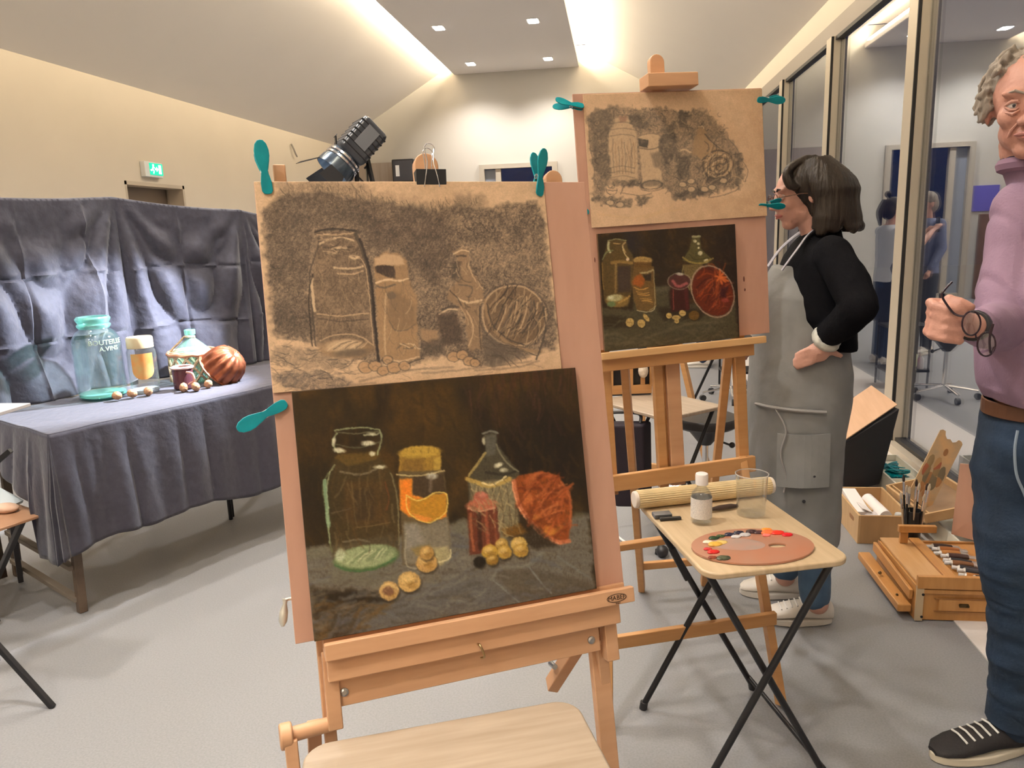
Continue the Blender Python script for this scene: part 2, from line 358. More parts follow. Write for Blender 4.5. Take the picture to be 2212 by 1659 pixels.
t = thing('loudspeaker', 'small black box speaker mounted high on the end wall beside timber panelling', 'speaker', (-3.9, YB-0.1, 2.5))
obj('cabinet', B().box((-3.92, YB-0.2, 2.66), (0.42, 0.34, 0.42)), M_blackpl, t, bev=0.02)
obj('front_grille', B().box((-3.92, YB-0.375, 2.66), (0.36, 0.012, 0.36)), mat('speaker mesh', (0.05,0.05,0.06), 0.5, bump=0.4, bscale=200), t)
obj('label_plate', B().box((-4.02, YB-0.385, 2.66), (0.07, 0.008, 0.2)), mat('white plate', (0.8,0.8,0.8), 0.4), t)
# ================= artworks: colours laid on dense surfaces, stroke by stroke =================
class Plane:
    def __init__(s, TL, a, b):
        s.o = Vector(TL); s.a = Vector(a).normalized(); s.n = s.a.cross(Vector(b)).normalized(); s.b = s.n.cross(s.a)
        if s.b.dot(Vector(b)) < 0: s.b = -s.b
        s.M = Matrix((s.a, s.n, -s.b)).transposed()
    def p(s, u, v, w=0.0): return s.o+s.a*u+s.b*v+s.n*w
PA = Plane((-0.6303, 1.3021, 1.5992), (0.8931, 0.4497, -0.0138), (0.0885, -0.2057, -0.9746))
PB = Plane((-0.1229, 2.4146, 1.8963), (0.937, 0.348, 0.0311), (0.0536, -0.0551, -0.997))
AK = 1.0
class Art:
    def __init__(s, X, Y, base):
        s.k = 0
        X = X+9*(fbm(X/70+3, Y/70+8, 2)-0.5)+5*(vnoise(X/11+1, Y/11+7)-0.5); Y = Y+9*(fbm(X/70+31, Y/70+18, 2)-0.5)+5*(vnoise(X/11+41, Y/11+27)-0.5)
        s.X, s.Y = X, Y; s.c = np.tile(np.array(base, float), (X.size, 1))
    def mix(s, m, col, al=1.0):
        s.k += 1; m = np.clip(m, 0, 1)*np.clip(0.70+0.65*vnoise(s.X/7+s.k*3.1, s.Y/16+s.k*1.7), 0, 1); m = m[:, None]*al; s.c = s.c*(1-m)+np.array(col, float)*m
    def poly(s, pts, col, al=1.0, soft=4.0, wob=0.0):
        X, Y = s.X, s.Y
        if wob: X = X+wob*(vnoise(s.X/25, s.Y/25)-0.5)*2; Y = Y+wob*(vnoise(s.X/25+50, s.Y/25+9)-0.5)*2
        ins = np.zeros(X.size, bool); d = np.full(X.size, 1e9); n = len(pts)
        for i in range(n):
            x0, y0 = pts[i]; x1, y1 = pts[(i+1) % n]
            if y0 != y1: ins ^= ((y0 > Y) != (y1 > Y)) & (X < (x1-x0)*(Y-y0)/(y1-y0)+x0)
            dx, dy = x1-x0, y1-y0; t = np.clip(((X-x0)*dx+(Y-y0)*dy)/(dx*dx+dy*dy+1e-9), 0, 1)
            d = np.minimum(d, (X-x0-t*dx)**2+(Y-y0-t*dy)**2)
        d = np.sqrt(d)*np.where(ins, 1, -1); m = np.clip(0.5+d/(2*soft), 0, 1); s.mix(m, col, al); return m
    def ell(s, cx, cy, rx, ry, col, al=1.0, rot=0, soft=4.0, ring=0):
        c, q = math.cos(math.radians(rot)), math.sin(math.radians(rot)); x = (s.X-cx)*c+(s.Y-cy)*q; y = -(s.X-cx)*q+(s.Y-cy)*c
        r = np.sqrt((x/rx)**2+(y/ry)**2); d = (1-r)*min(rx, ry)
        m = np.clip(0.5+(ring/2-np.abs(d))/(2*soft)+0.0, 0, 1) if ring else np.clip(0.5+d/(2*soft), 0, 1)
        s.mix(m, col, al); return m
    def line(s, pts, w, col, al=1.0, soft=3.0, curve=True):
        if curve and len(pts) > 2: pts = [(p.x, p.y) for p in catmull([(a, b, 0) for a, b in pts], 5)]
        d = np.full(s.X.size, 1e9)
        for (x0, y0), (x1, y1) in zip(pts[:-1], pts[1:]):
            dx, dy = x1-x0, y1-y0; t = np.clip(((s.X-x0)*dx+(s.Y-y0)*dy)/(dx*dx+dy*dy+1e-9), 0, 1)
            d = np.minimum(d, (s.X-x0-t*dx)**2+(s.Y-y0-t*dy)**2)
        d = np.sqrt(d); s.mix(np.clip(0.5+(w/2-d)/(2*soft), 0, 1), col, al)
    def noise(s, amt, sx, sy, seed=0, o=4):
        n = fbm(s.X/sx+seed, s.Y/sy+seed*1.7, o); s.c = s.c*(1+amt*(n-0.5)*2)[:, None]
def inside(pts, x, y):
    r = False; n = len(pts)
    for i in range(n):
        x0, y0 = pts[i]; x1, y1 = pts[(i+1) % n]
        if (y0 > y) != (y1 > y) and x < (x1-x0)*(y-y0)/(y1-y0)+x0: r = not r
    return r
def strokes(a, pts, n, ln, w, cols, al, ang=None, curl=0.6, seed=1, soft=1.6):
    # many short hand strokes scattered inside an outline
    R_ = random.Random(seed); xs = [p[0] for p in pts]; ys = [p[1] for p in pts]; k = 0
    while k < n:
        x, y = R_.uniform(min(xs), max(xs)), R_.uniform(min(ys), max(ys))
        if not inside(pts, x, y): k += 0.2; continue
        k += 1; L_ = ln*R_.uniform(0.5, 1.3); t = (R_.uniform(0, PI) if ang is None else math.radians(ang)+R_.uniform(-0.35, 0.35)); c = R_.choice(cols); ww = w*R_.uniform(0.6, 1.4)
        idx = np.nonzero((np.abs(a.X-x) < L_+ww*2) & (np.abs(a.Y-y) < L_+ww*2))[0]
        if not len(idx): continue
        X, Y = a.X[idx], a.Y[idx]; px, py = x-math.cos(t)*L_/2, y-math.sin(t)*L_/2; d = np.full(len(idx), 1e9); cu = R_.uniform(-curl, curl)
        for q in range(4):
            qx, qy = px+math.cos(t)*L_/4, py+math.sin(t)*L_/4; dx, dy = qx-px, qy-py; tt = np.clip(((X-px)*dx+(Y-py)*dy)/(dx*dx+dy*dy+1e-9), 0, 1)
            d = np.minimum(d, (X-px-tt*dx)**2+(Y-py-tt*dy)**2); px, py = qx, qy; t += cu
        m = np.clip(0.5+(ww/2-np.sqrt(d))/(2*soft), 0, 1)[:, None]*al*R_.uniform(0.4, 1.0)
        a.c[idx] = a.c[idx]*(1-m)+np.array(c, float)*m
def project(P):
    R3 = np.array([[*_r2], [*_d2], [*_f]]); q = (P-np.array([0, 0, CAM_H])) @ R3.T
    return 1106+CAM_F*q[:, 0]/q[:, 2], 829.5+CAM_F*q[:, 1]/q[:, 2]
def artsheet(name, pl, u0, v0, u1, v1, w, thick, nu, nv, offs, sc, painter, edge, rough, bend=None, skew=None):
    """a thin sheet or canvas in the easel plane; face coloured stroke by stroke, coordinates of the study sketch in offs/sc units"""
    U, Vv = np.meshgrid(np.linspace(0, 1, nu+1), np.linspace(0, 1, nv+1)); U = U.ravel(); Vv = Vv.ravel()
    uu = u0+(u1-u0)*U; vv = v0+(v1-v0)*Vv
    if skew is not None: uu = uu+skew[0](U, Vv); vv = vv+skew[1](U, Vv)
    ww = np.full(uu.size, w) - (bend(U, Vv) if bend else 0)
    P0_ = np.array(pl.o)+np.outer(uu, np.array(pl.a))+np.outer(vv, np.array(pl.b))+np.outer(ww, np.array(pl.n))
    x, y = project(P0_); art = Art((x-offs[0])*sc, (y-offs[1])*sc, (128, 128, 128)); painter(art); gj = 1+0.05*(np.random.RandomState(4).rand(art.X.size)-0.5); art.c = art.c*gj[:, None]
    c = np.clip(art.c, 2, 255)/255.0; c = np.where(c <= 0.04045, c/12.92, ((c+0.055)/1.055)**2.4)*AK
    Pb = P0_+np.array(pl.n)*thick; n = uu.size; W1 = nu+1
    i = (np.arange(nv)[:, None]*W1+np.arange(nu)[None, :]).ravel()
    F1 = np.stack([i, i+W1, i+W1+1, i+1], 1); F2 = F1[:, ::-1]+n
    def side(a, b_): return np.stack([a, b_, b_+n, a+n], 1)
    t = np.arange(nu); l = np.arange(nv)*W1
    sd = np.concatenate([side(t, t+1), side(t+1+nv*W1, t+nv*W1), side(l+W1, l), side(l+nu, l+nu+W1)])
    # the back is a coarse copy: keep only its rim and one face fan
    F = np.concatenate([F1, sd, F2]); PP = np.concatenate([P0_, Pb])
    org = np.array(pl.p((u0+u1)/2, v1, w)); PP = PP-org
    me = bpy.data.meshes.new(name); me.vertices.add(len(PP)); me.vertices.foreach_set('co', PP.ravel())
    me.loops.add(F.size); me.loops.foreach_set('vertex_index', F.ravel().astype(np.int32)); me.polygons.add(len(F))
    me.polygons.foreach_set('loop_start', (np.arange(len(F))*4).astype(np.int32)); me.polygons.foreach_set('loop_total', np.full(len(F), 4, np.int32))
    me.update(calc_edges=True); me.validate()
    at = me.color_attributes.new('pigment', 'FLOAT_COLOR', 'POINT')
    cc = np.ones((len(PP), 4)); cc[:n, :3] = c; cc[n:, :3] = np.array(lin(edge))
    at.data.foreach_set('color', cc.ravel())
    key = 'pigment %.2f' % rough
    if key not in MATS:
        m = bpy.data.materials.new(key); m.use_nodes = True; nt = m.node_tree; b = nt.nodes['Principled BSDF']; b.inputs['Roughness'].default_value = rough
        b.inputs['Specular IOR Level'].default_value = 0.3
        a = nt.nodes.new('ShaderNodeAttribute'); a.attribute_name = 'pigment'; nt.links.new(a.outputs['Color'], b.inputs['Base Color']); MATS[key] = m
    me.materials.append(MATS[key])
    o = bpy.data.objects.new(name, me); COL.objects.link(o); o.location = Vector(org); return o

K1 = (206, 173, 138)   # kraft paper
def kraft(a):
    a.c[:] = K1; a.noise(0.06, 60, 60, 1); a.noise(0.05, 6, 6, 5, 2)
def scribble(a, pts, col, al, sx=9, sy=9, soft=25, th=0.5, seed=0, wob=30):
    wob = min(wob, 22)
    X, Y = a.X, a.Y; keep = a.c.copy(); m = a.poly(pts, col, 0.0, soft, wob)
    n1 = vnoise(X/sx*0.8+Y/sx*0.5+seed, Y/sy*0.25-X/sy*0.15); n2 = vnoise(X/sx*0.3-Y/sx*0.7+seed*3, Y/sy*0.5+X/sy*0.4); n3 = fbm(X/90+seed, Y/90, 3)
    n4 = vnoise(X/3.2+seed, Y/3.2); g = np.clip(0.70+0.34*(n1-0.5)+0.30*(n2-0.5)+0.50*(n3-0.5)+0.40*(n4-0.5), 0, 1)
    a.mix(m*g, col, al)
def drawA(a):
    kraft(a); D = (70, 62, 55); D2 = (94, 83, 72); Lt = (200, 168, 132); Lg = (220, 190, 152)
    # fuzzy upper rim of charcoal hatching
    scribble(a, [(190,470),(420,430),(700,470),(800,540),(1000,560),(1240,600),(1330,540),(1480,550),(1500,620),(1000,640),(600,620),(150,600)], (76,66,56), 0.62, 4, 4, 34, seed=4, wob=20)
    scribble(a, [(80,620),(200,540),(450,520),(700,560),(1000,600),(1200,635),(1320,595),(1500,625),(1700,590),(1840,585),(1880,680),(1905,900),(1930,1150),(1975,1400),(1960,1520),(1700,1560),(1480,1630),(1270,1560),(1080,1610),(700,1600),(420,1480),(170,1440),(140,1250),(100,900)], D, 0.92, 6, 6, 16, seed=1, wob=16)
    scribble(a, [(90,620),(800,620),(860,900),(760,880),(680,740),(420,740),(360,1000),(400,1450),(150,1430),(100,900)], D, 0.5, 8, 8, 30, seed=2)
    scribble(a, [(700,640),(1250,640),(1300,850),(1200,1100),(1050,1000),(1000,880),(820,900)], (58,50,46), 0.55, 7, 7, 40, seed=8)
    scribble(a, [(150,1500),(420,1520),(640,1600),(640,1660),(300,1640),(120,1600)], D2, 0.6, 8, 8, 14, seed=12)
    scribble(a, [(150,1700),(240,1660),(400,1660),(560,1690),(660,1740),(560,1800),(330,1790),(200,1760)], (76,70,68), 0.8, 9, 9, 14, seed=22)
    BG = [(100,640),(420,560),(1000,640),(1320,620),(1820,620),(1880,900),(1950,1380),(1480,1590),(1080,1560),(420,1470),(160,1420)]
    strokes(a, BG, 420, 70, 5, [(60,52,46),(78,68,58),(52,46,42)], 0.55, None, 0.9, 3); strokes(a, BG, 320, 55, 4, [(150,124,96),(134,110,84)], 0.45, None, 1.0, 5)
    strokes(a, [(200,470),(700,480),(1000,590),(1500,560),(1500,640),(1000,640),(200,600)], 160, 50, 4, [(80,70,60),(66,58,50)], 0.6, 75, 0.3, 7)
    strokes(a, [(150,1480),(640,1560),(640,1790),(160,1790)], 90, 90, 5, [(90,80,70),(76,68,62)], 0.6, 5, 0.3, 9); strokes(a, [(700,1640),(1900,1600),(1900,1660),(700,1790)], 60, 120, 4, [(110,96,80),(212,184,150)], 0.5, -5, 0.2, 10)
    # large jar
    a.poly([(420,770),(680,770),(720,880),(760,980),(800,1540),(700,1590),(460,1560),(430,1500),(390,1060),(430,900)], (112,92,72), 0.45, 10, 6)
    a.noise(0.05, 20, 20, 3)
    for p, w, c in [([(420,770),(540,755),(670,765)],14,D),([(430,790),(540,790),(660,780)],8,Lt),([(440,850),(520,815),(600,810),(660,830)],12,Lg),([(470,870),(560,885),(640,870)],9,D),
                    ([(560,880),(600,880),(620,875)],12,Lg),([(440,800),(430,900),(390,1000),(385,1100),(420,1500)],10,D),([(675,790),(720,900),(755,1000),(780,1200),(820,1590)],22,D),([(700,930),(740,1010),(770,1250),(790,1500)],6,Lt),
                    ([(540,1000),(640,1010),(720,990)],14,Lg),([(560,1040),(650,1045),(720,1020)],10,Lt),([(395,1070),(400,1180),(415,1280)],18,Lg),([(430,1300),(600,1310),(760,1290)],8,Lt),([(440,1330),(600,1345),(760,1330)],8,D),
                    ([(640,930),(670,945),(690,930)],14,Lg),([(450,1470),(560,1430),(700,1440),(790,1500)],8,Lt)]: a.line(p, w, c, 0.75)
    a.ell(615,1520,170,62,(150,120,88),0.7,0,10); a.ell(600,1500,120,38,Lg,0.6,-5,8); a.ell(650,1545,110,25,D2,0.7,-5,8)
    for k in range(7): a.line([(500+k*35,1530-k*3),(560+k*30,1490),(620+k*22,1475)],6,(Lg,D)[k%2],0.6)
    strokes(a, [(430,860),(720,860),(780,1400),(460,1480),(400,1050)], 70, 90, 5, [(176,148,114),(150,124,96),(84,72,60)], 0.5, 85, 0.2, 11); strokes(a, [(430,770),(680,770),(690,930),(440,930)], 26, 60, 7, [(204,174,138),(66,56,48)], 0.7, 3, 0.3, 12)
    a.line([(400,1040),(375,1200),(400,1500)],9,(50,43,38),0.8); a.line([(700,820),(745,940),(775,1080),(800,1350),(822,1600)],16,(48,42,38),0.85); a.line([(415,775),(540,750),(680,768)],9,(50,44,40),0.8)
    # second jar with lid
    a.poly([(790,950),(850,905),(950,905),(1005,960),(1015,1080),(1060,1180),(1085,1580),(1000,1600),(860,1590),(830,1560),(800,1130)], (160,127,92), 0.85, 8, 6)
    a.poly([(800,990),(920,990),(935,1075),(880,1065),(805,1030)], (58,48,42), 0.95, 5, 5); a.poly([(795,950),(860,915),(960,920),(990,985),(800,990)], Lt, 0.8, 6, 5)
    a.line([(805,1100),(870,1080),(960,1085),(1010,1070)],12,Lg,0.9); a.line([(810,1120),(870,1130),(930,1110)],12,D2,0.8)
    a.poly([(880,1160),(960,1150),(1000,1200),(1060,1250),(1060,1370),(960,1410),(900,1380),(880,1280)], (120,98,76), 0.7, 14, 10); a.ell(905,1180,30,22,D2,0.6)
    a.line([(890,1340),(930,1400),(1000,1400),(1060,1360)],7,D2,0.7); a.line([(870,1170),(860,1400),(870,1570)],10,Lg,0.5)
    for k in range(6): a.line([(940+k*22,1520-(k%2)*30),(985+k*18,1490+(k%3)*15),(1010+k*16,1520)],7,(D2,Lg)[k%2],0.7)
    a.line([(860,1570),(960,1600),(1080,1570)],10,Lt,0.9); a.line([(845,1590),(960,1625),(1100,1580)],8,D,0.8)
    a.poly([(1090,1400),(1200,1400),(1210,1460),(1160,1490),(1100,1460)], (160,128,96), 0.8, 10, 8); a.poly([(1090,1480),(1250,1440),(1240,1560),(1110,1570)], D, 0.6, 14, 8)
    strokes(a, [(830,1120),(1040,1110),(1080,1560),(860,1570)], 46, 80, 5, [(190,160,124),(120,100,80),(96,82,68)], 0.5, 88, 0.3, 13)
    # small bottle and dark jar
    a.poly([(1290,900),(1340,880),(1400,885),(1410,1010),(1480,1110),(1500,1200),(1470,1260),(1490,1520),(1400,1530),(1370,1300),(1330,1260),(1260,1200),(1270,1150),(1350,1070),(1330,960)], (146,118,90), 0.8, 7, 6)
    a.poly([(1290,960),(1350,960),(1340,1060),(1290,1080)], D, 0.7, 8, 8)
    for p, w, c in [([(1300,915),(1350,890),(1400,900)],9,Lg),([(1320,930),(1350,925),(1380,930)],12,D),([(1400,900),(1405,1000),(1440,1080),(1490,1140)],8,Lt),([(1330,1200),(1400,1225),(1480,1210)],14,Lg),([(1280,1150),(1330,1200),(1350,1240)],8,D),
                    ([(1470,1250),(1470,1400),(1480,1520)],8,D),([(1390,1280),(1430,1400),(1400,1500)],10,Lt),([(1210,1300),(1270,1270),(1320,1270)],10,Lg),([(1230,1270),(1290,1250),(1330,1255)],12,D),([(1340,1110),(1420,1130),(1400,1190)],8,D2)]: a.line(p, w, c, 0.8)
    a.poly([(1200,1300),(1330,1300),(1360,1480),(1250,1500),(1210,1420)], (66,55,48), 0.7, 14, 8)
    # tilted ribbed mould
    a.ell(1690,1310,205,190,(112,90,68),0.75,20,10); a.ell(1690,1310,205,190,Lt,0.85,20,4,ring=9); a.ell(1690,1312,222,205,D,0.6,20,4,ring=8)
    a.line([(1500,1210),(1530,1350),(1620,1460),(1740,1520),(1860,1540)],18,(150,122,92),0.8); a.line([(1515,1230),(1545,1350),(1640,1450),(1760,1500)],8,D,0.9)
    for k in range(13):
        x = 1560+k*22; a.line([(x,1440-abs(k-5)*8),(x+40+(k%3)*8,1300),(x+60,1180+abs(k-6)*12)],9,(D,Lt,D2)[k%3],0.8)
    a.line([(1640,1190),(1750,1230),(1830,1340),(1840,1450)],10,D,0.7); a.line([(1870,1230),(1890,1400),(1830,1590)],12,D,0.8); a.poly([(1500,1420),(1620,1480),(1800,1560),(1560,1640),(1490,1600)], D2, 0.8, 14, 8)
    strokes(a, [(1520,1230),(1640,1140),(1800,1180),(1880,1320),(1840,1500),(1700,1490),(1560,1400)], 90, 130, 7, [(56,48,42),(176,148,114),(70,60,52),(150,124,96)], 0.8, -62, 0.25, 14)
    strokes(a, [(1320,880),(1400,900),(1480,1120),(1470,1500),(1400,1500),(1300,1200)], 40, 60, 6, [(196,166,130),(84,72,60)], 0.6, 70, 0.6, 15); strokes(a, [(1490,1440),(1850,1560),(1560,1640)], 40, 90, 6, [(66,58,50),(84,72,62)], 0.6, 20, 0.2, 16)
    # nuts and table
    for x, y, r in [(740,1640,45),(800,1630,38),(850,1660,34),(920,1640,42),(990,1630,34),(1300,1570,38),(1360,1560,36),(1400,1600,34),(1440,1610,30),(880,1590,30)]:
        a.ell(x,y,r,r*0.8,(176,140,104),0.95,0,5); a.ell(x,y,r+3,r*0.8+3,D,0.7,0,3,ring=5); a.line([(x-r*.5,y+r*.2),(x,y-r*.1),(x+r*.5,y+r*.1)],4,D2,0.5)
    for p in [[(180,1450),(420,1480)],[(700,1730),(1000,1660),(1300,1640)],[(1100,1680),(1400,1650),(1800,1600)],[(1440,1660),(1700,1640),(1850,1600)],[(560,1760),(800,1740)]]: a.line(p, 10, D2, 0.5, 6)
def paintA(a):
    a.c[:] = (50, 37, 18); n = fbm(a.X/160, a.Y/160, 4); st = vnoise(a.X/9, a.Y/60+a.X/200)
    a.mix(np.clip((n-0.45)*4, 0, 1), (74, 52, 22), 0.75); a.mix(np.clip((fbm(a.X/120+9, a.Y/200+3, 3)-0.5)*4, 0, 1), (30, 22, 14), 0.8)
    a.mix(np.clip(1-((a.X-850)/300)**2-((a.Y-330)/230)**2, 0, 1), (78, 54, 20), 0.5); a.mix(np.clip((a.X-1050)/300, 0, 1)*np.clip((520-a.Y)/380, 0, 1)*np.clip((st-0.35)*3, 0, 1), (74, 44, 28), 0.6)
    a.ell(1500,560,260,330,(26,18,12),0.85,0,90); a.ell(220,780,120,260,(30,23,14),0.7,0,60)
    # table
    a.poly([(150,1090),(330,1060),(720,1000),(1000,940),(1100,920),(1400,1010),(1720,900),(1800,890),(1860,1700),(150,1750)], (104,98,86), 0.95, 14, 14)
    a.mix(np.clip((fbm(a.X/90+4, a.Y/50, 3)-0.5)*4, 0, 1)*np.clip((a.Y-1080)/60, 0, 1), (112, 108, 100), 0.4)
    a.poly([(180,1300),(560,1340),(700,1330),(600,1440),(500,1500),(430,1600),(200,1640)], (52,38,20), 0.75, 24, 20); a.poly([(1240,1230),(1300,1180),(1450,1190),(1800,1280),(1830,1330),(1400,1390)], (74,66,52), 0.6, 12, 10)
    a.poly([(380,1440),(560,1380),(760,1330),(1100,1230),(1250,1280),(1400,1390),(900,1480),(420,1600)], (82,82,82), 0.6, 40, 20)
    a.line([(1240,1260),(1290,1200),(1440,1180),(1530,1110)],20,(122,118,108),0.75,8); a.line([(1450,1190),(1520,1280),(1580,1340)],9,(120,120,116),0.8,4); a.line([(1250,1270),(1330,1340),(1390,1395)],9,(118,118,114),0.8,4)
    a.line([(1620,1130),(1720,1200),(1810,1260)],12,(112,112,108),0.7,5); a.line([(900,1240),(930,1310)],7,(100,100,96),0.6); a.line([(760,1420),(860,1330),(910,1290)],8,(104,102,96),0.5)
    a.line([(260,1540),(330,1450),(430,1400),(580,1350)],26,(94,72,36),0.6,10); a.line([(330,1530),(370,1440)],18,(88,86,88),0.7,8); a.line([(210,1470),(330,1400),(520,1370)],16,(44,32,18),0.7,8); a.poly([(210,1480),(300,1560),(290,1640),(220,1660)],(78,56,26),0.6,16,10)
    a.poly([(230,1340),(310,1200),(560,1230),(700,1200),(700,1290),(560,1310),(300,1290)], (100,94,78), 0.8, 14, 10); a.poly([(200,1340),(560,1330),(700,1340),(560,1400),(230,1390)], (34,26,16), 0.8, 14, 10)
    a.poly([(160,1090),(300,1070),(310,1130),(190,1150)], (104,100,82), 0.7, 12, 8); a.poly([(1000,930),(1090,910),(1100,990),(1010,1010)], (100,96,80), 0.7, 12, 8); a.poly([(1720,870),(1780,880),(1750,920),(1700,910)], (110,108,90), 0.6, 12, 8)
    strokes(a, [(90,190),(1680,80),(1740,880),(1400,960),(1000,900),(150,1050)], 420, 110, 16, [(64,46,20),(36,27,15),(78,54,22),(50,36,20),(44,34,22)], 0.35, 78, 0.3, 21, 5)
    strokes(a, [(1080,110),(1640,90),(1660,420),(1100,420)], 60, 120, 12, [(84,50,34),(60,38,28),(34,24,16)], 0.5, 85, 0.15, 22, 4)
    strokes(a, [(180,1120),(720,1010),(1100,960),(1780,930),(1830,1320),(1300,1420),(220,1640)], 260, 110, 18, [(124,118,106),(92,88,80),(84,86,90),(108,98,78),(70,62,50)], 0.45, -8, 0.3, 23, 6)
    strokes(a, [(200,1400),(620,1380),(560,1560),(230,1650)], 60, 100, 16, [(96,72,34),(62,46,22),(86,84,84)], 0.5, -35, 0.3, 24, 5)
    # big glass jar
    a.poly([(330,560),(590,560),(660,640),(690,760),(700,1060),(700,1110),(600,1190),(430,1220),(330,1170),(300,1060),(262,760),(290,640)], (66,54,30), 0.75, 8)
    a.poly([(380,690),(620,690),(650,940),(460,950),(380,920)], (78,56,28), 0.6, 14); a.poly([(440,740),(560,740),(560,920),(450,920)], (52,40,26), 0.6, 12)
    a.poly([(330,560),(400,610),(560,570),(600,540),(580,520),(350,540)], (92,72,30), 0.8, 6)
    G = (140,148,110); Wt = (214,208,176); DK = (34,28,18)
    for p, w, c in [([(330,400),(450,385),(590,395)],8,G),([(335,410),(450,420),(590,405)],8,(100,96,70)),([(340,420),(315,470),(350,530)],10,G),([(590,400),(600,450),(575,540)],10,G),([(340,480),(450,500),(590,470)],8,(86,84,60)),([(500,430),(560,425),(585,415)],10,(150,150,120)),
                    ([(300,640),(262,720),(290,950),(310,1100)],10,(92,96,62)),([(272,690),(280,800),(295,950)],22,(128,158,122)),([(650,640),(690,760),(700,1050)],8,(72,66,42)),([(360,640),(480,655),(600,610)],12,(112,102,80)),([(430,690),(440,850),(460,960)],6,(86,72,44)),([(310,880),(420,850)],8,(84,70,50)),
                    ([(620,700),(640,800),(630,860)],10,(96,56,28)),([(380,1045),(450,1030),(530,1045)],12,(106,100,80)),([(450,960),(560,950),(650,930)],5,(100,84,50))]: a.line(p, w, c, 0.85)
    for x, y, rx, ry, rt in [(355,517,34,14,5),(520,475,36,14,0),(590,612,34,11,0),(545,535,16,12,0),(545,420,20,6,0),(325,465,10,24,10)]: a.ell(x,y,rx,ry,Wt,0.9,rt,5)
    a.ell(510,1140,190,74,(74,96,54),0.95,-8,6); a.ell(510,1130,178,64,(150,158,116),0.95,-8,8); a.ell(360,1120,30,40,(190,196,160),0.8,20,8); a.ell(560,1110,110,30,(118,128,92),0.7,-12,8)
    for k in range(8): a.line([(400+k*32,1170-k*6),(450+k*28,1130-k*5),(500+k*22,1100-k*3)],9,((172,176,134),(112,126,84),(196,192,150))[k%3],0.7)
    a.line([(330,1180),(420,1215),(560,1200),(680,1140)],8,(62,98,58),0.8)
    strokes(a, [(310,640),(640,620),(690,1040),(320,1060)], 60, 110, 9, [(96,78,44),(58,46,28),(84,60,30),(112,98,66)], 0.45, 86, 0.15, 25, 4)
    a.line([(300,640),(285,760),(300,1050)],8,(150,160,124),0.7); a.line([(655,650),(690,800),(700,1060)],9,(124,116,84),0.7); a.line([(330,600),(300,640)],8,(150,156,120),0.7)
    # label jar with gold lid
    a.poly([(700,540),(940,530),(945,640),(700,640)], (150,116,46), 1, 5); a.ell(820,527,122,35,(176,142,58),1,-3,5); a.poly([(720,560),(840,560),(850,640),(720,640)], (112,84,38), 0.8, 14)
    a.poly([(905,560),(942,550),(944,630),(905,635)], (176,146,66), 0.8, 8)
    a.poly([(700,640),(965,630),(1000,1100),(900,1190),(720,1180),(715,1000)], (92,78,52), 0.95, 6); a.line([(690,655),(800,665),(965,635)],9,(190,170,120),0.9)
    a.poly([(705,680),(780,680),(780,770),(860,790),(970,760),(975,900),(860,935),(760,900),(705,860)], (218,130,40), 0.95, 6); a.poly([(780,670),(960,650),(970,760),(900,770),(850,790),(785,770)], (62,48,32), 0.9, 6); a.ell(890,665,30,18,(200,196,180),0.8,0,8); a.line([(885,680),(880,750)],18,(112,98,82),0.7,6)
    a.poly([(750,780),(800,800),(850,790),(900,770),(970,770),(975,860),(930,910),(860,935),(790,905),(750,850)], (176,126,38), 1, 5); a.poly([(720,690),(770,690),(760,890),(715,850)], (232,128,38), 0.9, 8)
    a.line([(745,775),(795,805),(850,795),(905,765),(972,768),(975,860),(920,915),(865,935),(790,905),(745,850),(745,780)],8,(222,190,96),0.9); a.poly([(780,880),(860,900),(890,910),(860,935),(800,915)],(228,140,60),0.8,6)
    a.poly([(730,930),(860,950),(980,900),(1000,1100),(900,1180),(730,1170)], (124,116,100), 0.85, 10); a.poly([(730,950),(800,940),(850,1050),(740,1090)], (142,136,124), 0.7, 16); a.line([(740,1000),(740,1170),(800,1200)],10,(150,142,120),0.8)
    a.poly([(890,1080),(980,1070),(1005,1130),(940,1180),(890,1150)], (170,158,112), 0.8, 8); a.line([(900,1170),(990,1140),(1000,1090)],8,(212,196,150),0.8); a.poly([(770,1080),(880,1060),(900,1110),(800,1130)],(140,116,60),0.7,8)
    # wicker bottle
    a.poly([(1190,420),(1265,410),(1270,480),(1340,570),(1400,650),(1360,1010),(1300,1050),(1120,1000),(1095,690),(1150,610),(1200,540)], (70,64,48), 0.95, 6); a.poly([(1200,430),(1262,425),(1260,540),(1205,550)], (82,80,70), 0.9, 6)
    a.line([(1185,415),(1230,405),(1268,415)],12,(112,112,100),0.9); a.ell(1190,460,10,22,Wt,0.8,0,4); a.line([(1262,480),(1310,570),(1390,640)],10,(120,116,92),0.8); a.line([(1200,530),(1150,600),(1105,660)],16,(158,140,84),0.9)
    a.ell(1275,600,26,13,Wt,0.9,-20,5); a.ell(1305,630,22,11,Wt,0.8,0,5); a.line([(1200,640),(1300,655),(1370,640)],14,(40,36,28),0.8)
    a.poly([(1110,700),(1370,680),(1400,950),(1300,1050),(1130,960)], (132,120,90), 0.85, 10)
    for k in range(7): a.line([(1110+k*42,720),(1150+k*38,860),(1180+k*30,980)],7,(86,72,50),0.7); a.line([(1370-k*36,700),(1310-k*30,860),(1280-k*26,980)],7,(176,160,116),0.55)
    a.line([(1095,680),(1150,700),(1200,720),(1270,710),(1340,680)],26,(176,146,76),0.95,5); a.line([(1180,705),(1240,715),(1320,665)],10,(226,206,150),0.9)
    # copper jar
    a.poly([(1095,850),(1265,840),(1290,1090),(1110,1120)], (94,46,28), 1, 5); a.ell(1178,832,92,34,(170,98,70),1,-3,5); a.ell(1175,790,45,34,(166,92,70),1,0,6); a.ell(1185,775,22,14,(206,130,110),0.8,0,6)
